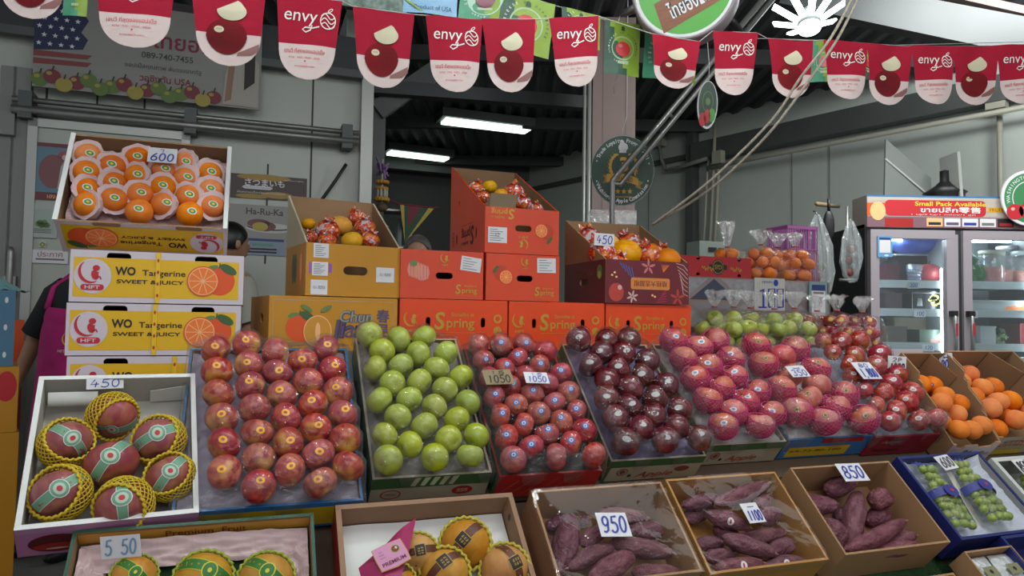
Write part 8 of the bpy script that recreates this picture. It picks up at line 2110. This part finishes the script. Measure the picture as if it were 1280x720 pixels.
def edge_x(y):   # half width at height y (0..-1) of a tongue-shaped flag
    t = -y
    w_ = 0.5-0.075*min(t, 0.62)/0.62
    if t > 0.62: w_ = 0.425*math.sqrt(max(0, 1-((t-0.62)/0.38)**2))
    return w_
def flag_grid(sh, split, mt_top, mt_low):
    ys = [0, -.1, -.2, -.3, -.4, -.5, split, -.6, -.66, -.72, -.78, -.84, -.89, -.93, -.965, -.985, -1.0]; ys = sorted(set(ys), reverse=True); nx = 12
    for i in range(len(ys)-1):
        a, b = ys[i], ys[i+1]; vs = []
        for y in (a, b):
            e = edge_x(y)
            for k in range(nx+1): vs.append(sh.P(0.5-e+2*e*k/nx, y, 0))
        sh.mb.add(vs, [(k, nx+1+k, nx+2+k, k+1) for k in range(nx)], mt_top if a > split+1e-6 else mt_low, True)
def envy_print(s):
    s.text(0.38, -0.28, 0.5, 0.15, 'envy', M_FWH, 2, 0.0, 0.1)
    s.line([(0.55, -0.34), (0.53, -0.4), (0.46, -0.43), (0.41, -0.4), (0.45, -0.37), (0.56, -0.375), (0.66, -0.35)], 0.016, M_FWH, 2)
    cx, cy, r = 0.79, -0.27, 0.115
    s.ring(cx, cy, r, r*0.86, 0.014, M_FWH, 2, 24)
    for k in range(3):
        o_ = -0.055+0.055*k; s.line([(cx-r*0.9+2*r*0.9*i/10, cy+o_+0.035*math.sin(i*0.63)) for i in range(11)], 0.013, M_FWH, 2)
    s.ell(cx+0.03, cy+0.13, 0.045, 0.02, M_FWH, 2, 14, 0.5); s.ell(cx+0.03, cy+0.13, 0.03, 0.01, M_FR, 3, 12, 0.5)
    s.text(0.46, -0.665, 0.6, 0.075, 'เอนวี่ ที่สุดของแอปเปิ้ล', M_RED, 2, 0.004); s.text(0.46, -0.735, 0.46, 0.035, 'หวาน · หอม · กรอบ · อร่อย', M_RED, 2)
    s.line([(0.22, -0.785), (0.72, -0.785)], 0.005, PALE, 2); s.ell(0.47, -0.785, 0.014, 0.009, M_RED, 3, 8); s.text(0.47, -0.845, 0.3, 0.03, 'envyapple.com', M_RED, 2)
def apple_print(s):
    s.poly([(0.62, -0.83), (0.99-0.09, -0.7), (0.9, -0.78), (0.8, -0.85), (0.6, -0.87)], M_FSH, 1)
    n = 26; pts = []
    for i in range(n):
        a = 2*pi*i/n; rx = 0.27; ry = 0.225
        x = 0.47+rx*math.cos(a)*(1-0.13*math.sin(-a) if math.sin(a) < 0 else 1); y = -0.64+ry*math.sin(a)*(1.0 if math.sin(a) > 0 else 1.0)
        pts.append((x, y))
    s.poly(pts, M_FAP, 2)
    s.poly([(0.54+0.195*math.cos(a), -0.32+0.115*math.sin(a)) for a in [math.radians(q) for q in range(-186, 28, 13)]]+[(0.66, -0.2), (0.62, -0.18)], M_FCR, 4)
    s.ell(0.37, -0.555, 0.065, 0.042, M_FCR, 5, 18); s.text(0.37, -0.555, 0.07, 0.025, 'envy', M_FDR, 6)
fl = [(-10,-82,84,-72,40,23,'a'), (118,-46,222,-34,168,61,'e'), (238,-24,333,-13,286,82,'a'), (346,-9,428,2,382,101,'e'), (441,8,518,18,479,109.5,'a'), (532,19,603,25,569,117,'e'), (602,23,669,24,640,115,'a'), (686,23,748,20,722,110,'e'),
      (815,42,875,52,843,110,'a'), (891,39,947,41,917,120,'e'), (960,48,1016,51,991,122,'a'), (1029,50,1084,54,1058,126,'e'), (1083,54,1140,58,1112,131,'a'), (1138,57,1192,58,1168,132,'e'), (1189,58,1247,57,1222,131,'a'), (1243,57,1300,55,1276,132,'e')]
where = ['cut off by the upper picture corner above the starred banner', 'hanging over the middle of the shop banner', 'hanging over the woman on the shop banner', 'with the cold room panel edge behind it', 'before the slanting roof brace', 'above the larger ceiling light', 'next after the one above the ceiling light', 'touching the pillar edge',
         'below the round shop sign', 'crossed by the steel support tubes', 'under the bright LED lamp', 'crossed by the rope', 'second after the rope, above the wall pipe', 'third after the rope, over the fridge corner', 'fourth after the rope, beside the ceiling rod', 'last of the row at the picture edge']
pts_line = []
for i, (ax, ay, bx_, by, cx, cy, kd) in enumerate(fl):
    A, B, C = at_w(ax, ay, V_F), at_w(bx_, by, V_F), at_w(cx, cy, V_F-0.01)
    mb = MB(); s = Sheet(mb, A, B, C, random.uniform(0.02, 0.07) if i % 2 else -0.03)
    flag_grid(s, -0.58 if kd == 'e' else -0.6, M_FR, M_FW)
    (envy_print if kd == 'e' else apple_print)(s)
    lab = ('red and white envy flag, ' if kd == 'e' else 'red and white bitten-apple flag, ')+where[i]
    tag(obj('bunting_flag', mb), lab, 'flag', 'red and white bunting')
    pts_line += [A-Vector((0, 0, -0.001)), B-Vector((0, 0, -0.001))]
mb = MB(); mb.tube([p+W*0.004 for p in pts_line], 0.0018, mat('string_pale', 'a5a39c', 0.7), 5); tag(obj('bunting_string', mb), 'pale string carrying the red and white flags across the stall', 'string')
# second row: green fruit flags behind
V_F2 = 2.25
G1, G2, G3 = mat('flag_green_dark', '1f4a34', 0.5), mat('flag_lime', '7f9a2a', 0.5), mat('flag_teal', '3f8a68', 0.5)
M_CHER = mat('print_cherry', '6a1830', 0.4)
def gflag(pts, kind, lab):
    """pts: four pixel corners from the upper near one clockwise"""
    a, b, c, d = (at_w(x, y, V_F2) for x, y in pts)
    mb = MB(); s = Sheet(mb, a, b, (c+d)/2, 0.03)
    s.dn = ((c-b)+(d-a))/2
    def q(x, y, l): return s.P(x, y, l)
    ca, cb = {'apple': (G1, G2), 'teal': (G3, G2), 'cherry': (G3, G2)}[kind]
    nn = 8
    for i in range(nn):
        for j in range(nn):
            x0, x1, y0, y1 = i/nn, (i+1)/nn, -j/nn, -(j+1)/nn; m_ = ca if (i+0.5)/nn < 0.15+0.5*(j+0.5)/nn else cb
            lowy = lambda x, y: y if y > -1 else -1+0.0
            mb.add([q(x0, y0, 0), q(x0, y1, 0), q(x1, y1, 0), q(x1, y0, 0)], [(0, 1, 2, 3)], m_, True)
    asp = s.w/s.dn.length
    s.ring(0.5, -0.5, 0.3, 0.3*asp, 0.03, mat('flag_pale_ring', '9fb08a', 0.5), 1, 30) if kind != 'cherry' else s.ell(0.5, -0.5, 0.36, 0.36*asp, mat('flag_mint', '9fbfa8', 0.5), 1)
    fr_c = {'apple': M_RED, 'teal': mat('print_rose', 'c46a70', 0.5), 'cherry': M_CHER}[kind]
    s.ell(0.5, -0.52, 0.2, 0.2*asp, fr_c, 3); s.ell(0.43, -0.46, 0.06, 0.05*asp, mat('print_gleam', 'c0685a', 0.4), 4)
    for k, ch in enumerate('UNIVERSE OF HAPPINESS'):
        if ch == ' ': continue
        an = math.radians(200-11*k); s.text(0.5+0.4*math.cos(an), -0.5+0.4*asp*math.sin(an), 0.032, 0.05*asp, ch, M_FWH if k < 8 else G1, 3, 0.01, rot=an-pi/2)
    for k, ch in enumerate('APPLE'):
        an = math.radians(235+9*k); s.text(0.5+0.4*math.cos(an), -0.5+0.4*asp*math.sin(an), 0.03, 0.04*asp, ch, M_FWH, 3, 0.01)
    s.ell(0.5, -0.12, 0.05, 0.045*asp, G1, 3); s.rect(0.45, -0.17, 0.1, 0.03, G1, 3)
    s.rect(0.35, -0.8, 0.3, 0.06, mat('flag_pale_ring', '9fb08a', 0.5), 3)
    tag(obj('fruit_flag', mb), lab, 'flag', 'green fruit flags')
gflag([(578, -32), (640, -28), (632, 26), (575, 24)], 'cherry', 'teal and green fruit flag with a dark cherry above the bunting')
gflag([(628, -12), (694, 6), (679, 70), (626, 62)], 'apple', 'lime flag with yellow-green fruit behind the flag after the ceiling light')
gflag([(702, 8), (750, 20), (748, 60), (704, 55)], 'apple', 'green fruit flag mostly hidden behind the flag at the pillar')
gflag([(757, 24), (800, 31), (798, 96), (756, 92)], 'apple', 'green and lime flag with a red apple hanging before the pink pillar')
gflag([(806, 36), (872, 46), (870, 98), (803, 104)], 'teal', 'teal and lime fruit flag behind the bitten-apple flag below the round sign')
gflag([(1016, 50), (1044, 50), (1040, 104), (1014, 101)], 'teal', 'teal fruit flag peeking out beside the rope')
gflag([(1075, 55), (1098, 57), (1096, 100), (1076, 100)], 'apple', 'green fruit flag sliver behind the flags next to the rope')
gflag([(82, -40), (112, -38), (106, 17), (80, 23)], 'teal', 'red-edged green fruit flag at the upper corner before the starred banner')
mb = MB(); 
for pts_ in (((507, -20), (512, 6), (566, 19), (572, -20)),): pass
A, B, C = at_w(505, -22, V_F2), at_w(572, -14, V_F2), at_w(538, 18, V_F2)
s = Sheet(mb, A, B, C, 0.02); nn = 8
for i in range(nn):
    for j in range(nn): mb.add([s.P(i/nn, -j/nn, 0), s.P(i/nn, -(j+1)/nn, 0), s.P((i+1)/nn, -(j+1)/nn, 0), s.P((i+1)/nn, -j/nn, 0)], [(0, 1, 2, 3)], mat('flag_sky', '7fa8c8', 0.45))
s.text(0.55, -0.78, 0.7, 0.16, 'Product of USA', mat('flag_navy_text', '2a4468', 0.5), 2); s.line([(0.02, -0.55), (0.3, -0.9), (0.6, -1.0)], 0.05, G2, 1)
tag(obj('fruit_flag', mb), 'pale blue flag reading Product of USA above the bunting', 'flag', 'green fruit flags')
mb = MB(); a, b = at_w(560, -30, V_F2+0.01), at_w(1300, 52, V_F2+0.01); mb.tube([a]+[at_w(x, y, V_F2+0.004) for x, y in ((640, -10), (694, 7), (757, 25), (806, 37), (872, 46), (1016, 50), (1098, 57))]+[b], 0.0016, mat('string_pale', 'a5a39c', 0.7), 5)
mb.tube([at_w(-40, -60, V_F2+0.01), at_w(82, -40, V_F2+0.004), at_w(505, -22, V_F2+0.004), a], 0.0016, mat('string_pale', 'a5a39c', 0.7), 5)
tag(obj('bunting_string', mb), 'thin string carrying the green fruit flags behind the red bunting', 'string')
# patterned roof light sheet behind the bunting
mb = MB(); a, b = at_w(395, -40, 4.6), at_w(506, 10, 4.6); 
bar(mb, at_w(385, -14, 4.6), at_w(508, 4, 4.6), 0.02, 0.14, mat('patterned_sheet', '9aa8a2', 0.5, var=0.7, scale=26, emit='8fa89c', es=0.25)); tag(obj('roof_sheet', mb), 'bright patterned translucent sheet under the roof behind the bunting', 'sheet')
# ------------------------------------------------------------------ round shop sign with its tube support
YS = 2.38
ctr = at_y(856, -17, YS); R_ = 66/FPX*YS
nrm = Vector((-0.28, -0.92, -0.12)).normalized(); ex = Vector((0, 0, 1)).cross(nrm).normalized(); 
ey = nrm.cross(ex); ex, ey = (ex*math.cos(0.12)+ey*math.sin(0.12)), (ey*math.cos(0.12)-ex*math.sin(0.12))
if ex.x < 0: ex = -ex; ey = nrm.cross(ex)
MS = frame(ctr, ex, ey, nrm)
sg = thing('round_shop_sign', 'round green light box sign with a wooden board and Thai lettering', 'sign', MS)
mb = MB(); D_ = 0.11
mb.lathe([(0, -D_), (R_*1.02, -D_), (R_*1.04, -D_+0.01), (R_*1.03, -0.012), (R_*1.0, 0.004), (R_*0.955, 0.004), (R_*0.955, 0.0)], mat('sign_drum', '8f8488', 0.45), 48); obj('drum', mb, sg)
mb = MB(); f = Face(mb, (0, 0, 0), (1, 0, 0), (0, 1, 0)); f.ell(0, 0, R_*0.96, R_*0.96, M_PAPER, 1, 48); f.ell(0, 0, R_*0.9, R_*0.9, mat('sign_leaf_green', '4f9a3a', 0.4), 2, 48)
M_PLK = mat('sign_plank', '7d4a2e', 0.5, var=0.15, scale=20, stretch=(1, 6, 1)); f.poly([(-0.62*R_, -0.2*R_), (0.82*R_, 0.22*R_), (0.76*R_, -0.36*R_), (-0.5*R_, -0.8*R_)], M_PLK, 3)
for m_, b_, l_ in ((M_INK, 0.07, 4), (M_PAPER, 0.012, 5)): f.text(0.14*R_, -0.27*R_, 1.05*R_, 0.34*R_, 'ไทยฮงผลไม้', m_, l_, b_, rot=0.27)
f.ell(-0.1*R_, 0.45*R_, 0.4*R_, 0.35*R_, M_RED, 3); obj('printed_face', mb, sg)
mb = MB(); tub = M_GAL; ysu = 3.15
b0 = at_y(765, 285, ysu); b0.z = 0.0
j0 = at_y(765.5, 226, ysu); t0 = at_y(963, -12, ysu-0.12); j1 = at_y(775, 231, ysu+0.02); t1_ = at_y(975, -12, ysu-0.1)
mb.tube([(j0.x, j0.y, 0.0), (j0.x, j0.y, j0.z-0.03), j0, j0.lerp(t0, 0.04), t0], 0.0125, tub, 10)
mb.tube([j0-Z*0.012, j1, j1.lerp(t1_, 0.04), t1_], 0.0115, tub, 10)
m0 = at_y(833, 141, ysu-0.04); m1 = at_y(840, 146, ysu-0.03); mb.tube([m0, m1], 0.009, tub, 8)
mb.tube([at_y(908, 18, ysu-0.15), at_y(925, 40, ysu-0.1)], 0.018, M_BLACK, 8)
top = at_y(963, -12, ysu-0.12); mb.tube([top, top+Vector((0.15, 0.1, 0.5))], 0.0125, tub, 8)
tag(obj('tube_support', mb), 'bent double steel tube support rising from the cartons past the round sign', 'support')
mb = MB(); a = at_y(777, 18, 2.75); b = at_y(800, 8, 2.65); mb.tube([a, b], [0.012, 0.02], M_GAL, 10); a2 = at_y(776, 20, 2.75); mb.tube([a2+VV(-0.004, 0, 0.0), a2+VV(-0.012, 0, -0.04), at_y(772, 95, 2.75), at_y(767, 104, 2.75), at_y(768, 117, 2.75)], 0.0018, M_PAPER, 5)
tag(obj('wire_clamp', mb), 'steel clamp with a dangling white wire beside the round sign', 'clamp')
# award disc
YA = 3.32; ca = at_y(778, 213, YA); R_ = 39.5/FPX*YA
MA_ = frame(ca, Vector((0.99, -0.1, 0)).normalized(), Z, Vector((-0.1, -0.99, 0)).normalized()) @ Matrix.Diagonal((1, 1.13, 1, 1))
mb = MB(); mb.lathe([(0, -0.008), (R_, -0.008), (R_, 0), (0, 0)], mat('award_rim', '8fa094', 0.45), 56, smooth=False)
f = Face(mb, (0, 0, 0), (1, 0, 0), (0, 1, 0), step=0.0006); M_AG = mat('award_green', '1d3d2c', 0.4); f.ell(0, 0, R_*0.985, R_*0.985, M_AG, 1, 56)
M_AGL = mat('award_gold', 'b88a34', 0.4, metal=0.3)
f.arc_text(0, 0, R_*0.86, '• Trade Loyalty', R_*0.115, M_PAPER, math.radians(128), 1.25, l=2, bold=0.02); f.arc_text(0, 0, R_*0.86, 'Program 2021 •', R_*0.115, M_PAPER, math.radians(46), 1.25, l=2, bold=0.02)
f.arc_text(0, 0, R_*0.86, '• Washington Apple Commission •', R_*0.115, M_PAPER, math.radians(270), 2.5, inside=True, l=2, bold=0.02)
f.ell(0.02*R_, 0.66*R_, 0.15*R_, 0.13*R_, M_PAPER, 2); f.ell(0.0, 0.8*R_, 0.05*R_, 0.08*R_, M_PAPER, 2, 12, 0.5); f.rect(-0.1*R_, 0.5*R_, 0.22*R_, 0.12*R_, M_PAPER, 2)
for s_ in (-1, 1):
    for k in range(7):
        an = math.radians(90+s_*(35+14*k)); f.ell(0.03*R_+0.42*R_*math.cos(an), 0.12*R_+0.4*R_*math.sin(an), 0.085*R_, 0.035*R_, M_AGL, 2, 12, an+pi/2-s_*0.6)
for k in range(30): an = 2*pi*k/30; f.ell(0.03*R_+0.5*R_*math.cos(an), 0.12*R_+0.52*R_*math.sin(an), 0.012*R_, 0.012*R_, M_AGL, 2, 6)
f.text(0.05*R_, 0.17*R_, 0.27*R_, 0.42*R_, '3', M_AGL, 3, 0.04)
f.poly([(-0.62*R_, -0.12*R_), (-0.4*R_, -0.13*R_), (-0.4*R_, -0.34*R_), (-0.62*R_, -0.36*R_), (-0.55*R_, -0.24*R_)], mat('award_gold_dull', '8d6a28', 0.45), 2); f.poly([(0.66*R_, -0.34*R_), (0.44*R_, -0.28*R_), (0.42*R_, -0.48*R_), (0.62*R_, -0.56*R_), (0.56*R_, -0.44*R_)], mat('award_gold_dull', '8d6a28', 0.45), 2)
f.poly([(-0.5*R_, -0.1*R_), (-0.1*R_, -0.08*R_), (0.25*R_, -0.14*R_), (0.5*R_, -0.24*R_), (0.5*R_, -0.44*R_), (0.25*R_, -0.36*R_), (-0.1*R_, -0.3*R_), (-0.5*R_, -0.32*R_)], M_AGL, 3); f.text(0.02*R_, -0.24*R_, 0.62*R_, 0.12*R_, 'AWARDED', mat('award_ink', '4a3a3a', 0.5), 4, 0.02, rot=-0.13)
for k in range(3):
    cx = (-0.14+0.19*k)*R_; cy = -0.6*R_; f.poly([(cx+0.09*R_*math.cos(pi/2+q*pi/5)*(1 if q % 2 == 0 else 0.42), cy+0.09*R_*math.sin(pi/2+q*pi/5)*(1 if q % 2 == 0 else 0.42)) for q in range(10)], M_AGL, 3)
f.line([(-0.2*R_, -0.75*R_), (0.32*R_, -0.76*R_)], 0.02*R_, M_AGL, 3)
aw = tag(obj('award_sign', mb, None, MA_), 'round dark green award sign with a golden 3 hanging before the pillar', 'sign')
m2 = MB(); m2.tube([(0.0, R_*0.98, -0.004), (-0.0, R_*1.15, -0.0), (0.02, R_*1.6, -0.02), MA_.inverted() @ Vector((ca.x+0.02, ca.y, 3.31))], 0.0016, M_PAPER, 5); obj('hanging_wire', m2, aw)
# small oval sign
YO = 3.0; co = at_y(884.5, 131, YO); k = YO/FPX
MO = frame(co, Vector((0.98, 0.2, 0)).normalized(), (Z+VV(0.12, 0.02, 0)).normalized(), Vector((0.2, -0.98, 0)).normalized())
mb = MB(); mb.lathe([(0, -0.006), (1, -0.006), (1, 0), (0, 0)], M_PAPER, 36, Matrix.Diagonal((13.5*k, 31*k, 1, 1)), smooth=False)
f = Face(mb, (0, 0, 0), (1, 0, 0), (0, 1, 0), step=0.0006); f.ell(0, 1*k, 12*k, 29*k, mat('award_green', '1d3d2c', 0.4), 1, 36); f.ring(0, 4*k, 7*k, 13*k, 0.8*k, M_LEAF2, 2); f.ell(0, 4*k, 3*k, 5*k, M_LEAF2, 3)
for x, y, c in ((-6, -20, M_RED), (0, -15, M_RED), (6, -13, mat('sign_leaf_green', '4f9a3a', 0.4))): f.ell(x*k, y*k, 4.5*k, 9*k, c, 4)
ov = tag(obj('oval_sign', mb, None, MO), 'small oval green sign with red apples hung beside the steel tubes', 'sign')
m2 = MB(); m2.tube([(0, 30*k, -0.003), (0.0, 50*k, -0.005), MO.inverted() @ Vector((co.x, co.y, 3.31))], 0.0015, M_PAPER, 5); obj('hanging_wire', m2, ov)
# ropes from the tube top down to the maroon box
mb = MB(); yr = 2.55; M_ROPE = mat('rope_beige', '9a8f80', 0.8, var=0.2, scale=90)
P1 = [(1071, -14, 2.3), (1040, 45, 2.32), (1000, 98, 2.36), (965, 150, 2.42), (900, 215, 2.52), (855, 252, 2.6), (815, 281, 2.68)]
P2 = [(1078, -14, 2.31), (1046, 50, 2.33), (1003, 112, 2.37), (960, 168, 2.43), (905, 222, 2.53), (862, 254, 2.61), (816, 281, 2.685)]
def smooth(P):
    V_ = [at_y(x, y, yy) for x, y, yy in P]; out = []
    for i in range(len(V_)-1):
        p0, p1, p2, p3 = V_[max(i-1, 0)], V_[i], V_[i+1], V_[min(i+2, len(V_)-1)]
        for t in [q/6 for q in range(6)]: out.append(0.5*((2*p1)+(p2-p0)*t+(2*p0-5*p1+4*p2-p3)*t*t+(3*p1-p0-3*p2+p3)*t**3))
    return out+[V_[-1]]
for P in (P1, P2): mb.tube(smooth(P), 0.0048, M_ROPE, 7)
tag(obj('rope', mb), 'doubled beige rope slanting down to the open maroon carton', 'rope')
# thin white line and clear sleeve on the pillar, ceiling rod
mb = MB(); p = at_y(768, 270, 4.6); 
mb.box((0, 0, 0), (0.3, 0.2, 0.09), film_mat('clear_sleeve_film', base=0.12, edge=0.6, rough=0.08, bump=0.6, bscale=30, haze=0.1)); mb.box((0.1, -0.05, -0.12), (0.08, 0.06, 0.1), M_FDARK)
tag(obj('plastic_sleeve', mb, None, Matrix.Translation((p.x, p.y+0.14, p.z))), 'clear plastic sleeve taped round the pillar above the maroon carton', 'sleeve')
mb = MB(); a = at_y(1213, 52, 4.4); mb.tube([a, Vector((a.x, a.y, 3.3))], 0.018, mat('rod_brown', '7a5f52', 0.6), 8); mb.box((0, 0, 0), (0.13, 0.12, 0.04), M_PIPE, Matrix.Translation(a)); mb.lathe([(0.05, -0.02), (0.07, -0.06), (0, -0.065)], M_PAPER, 16, Matrix.Translation(a))
tag(obj('ceiling_rod', mb), 'brown ceiling rod ending in a cream junction box above the bunting', 'rod')
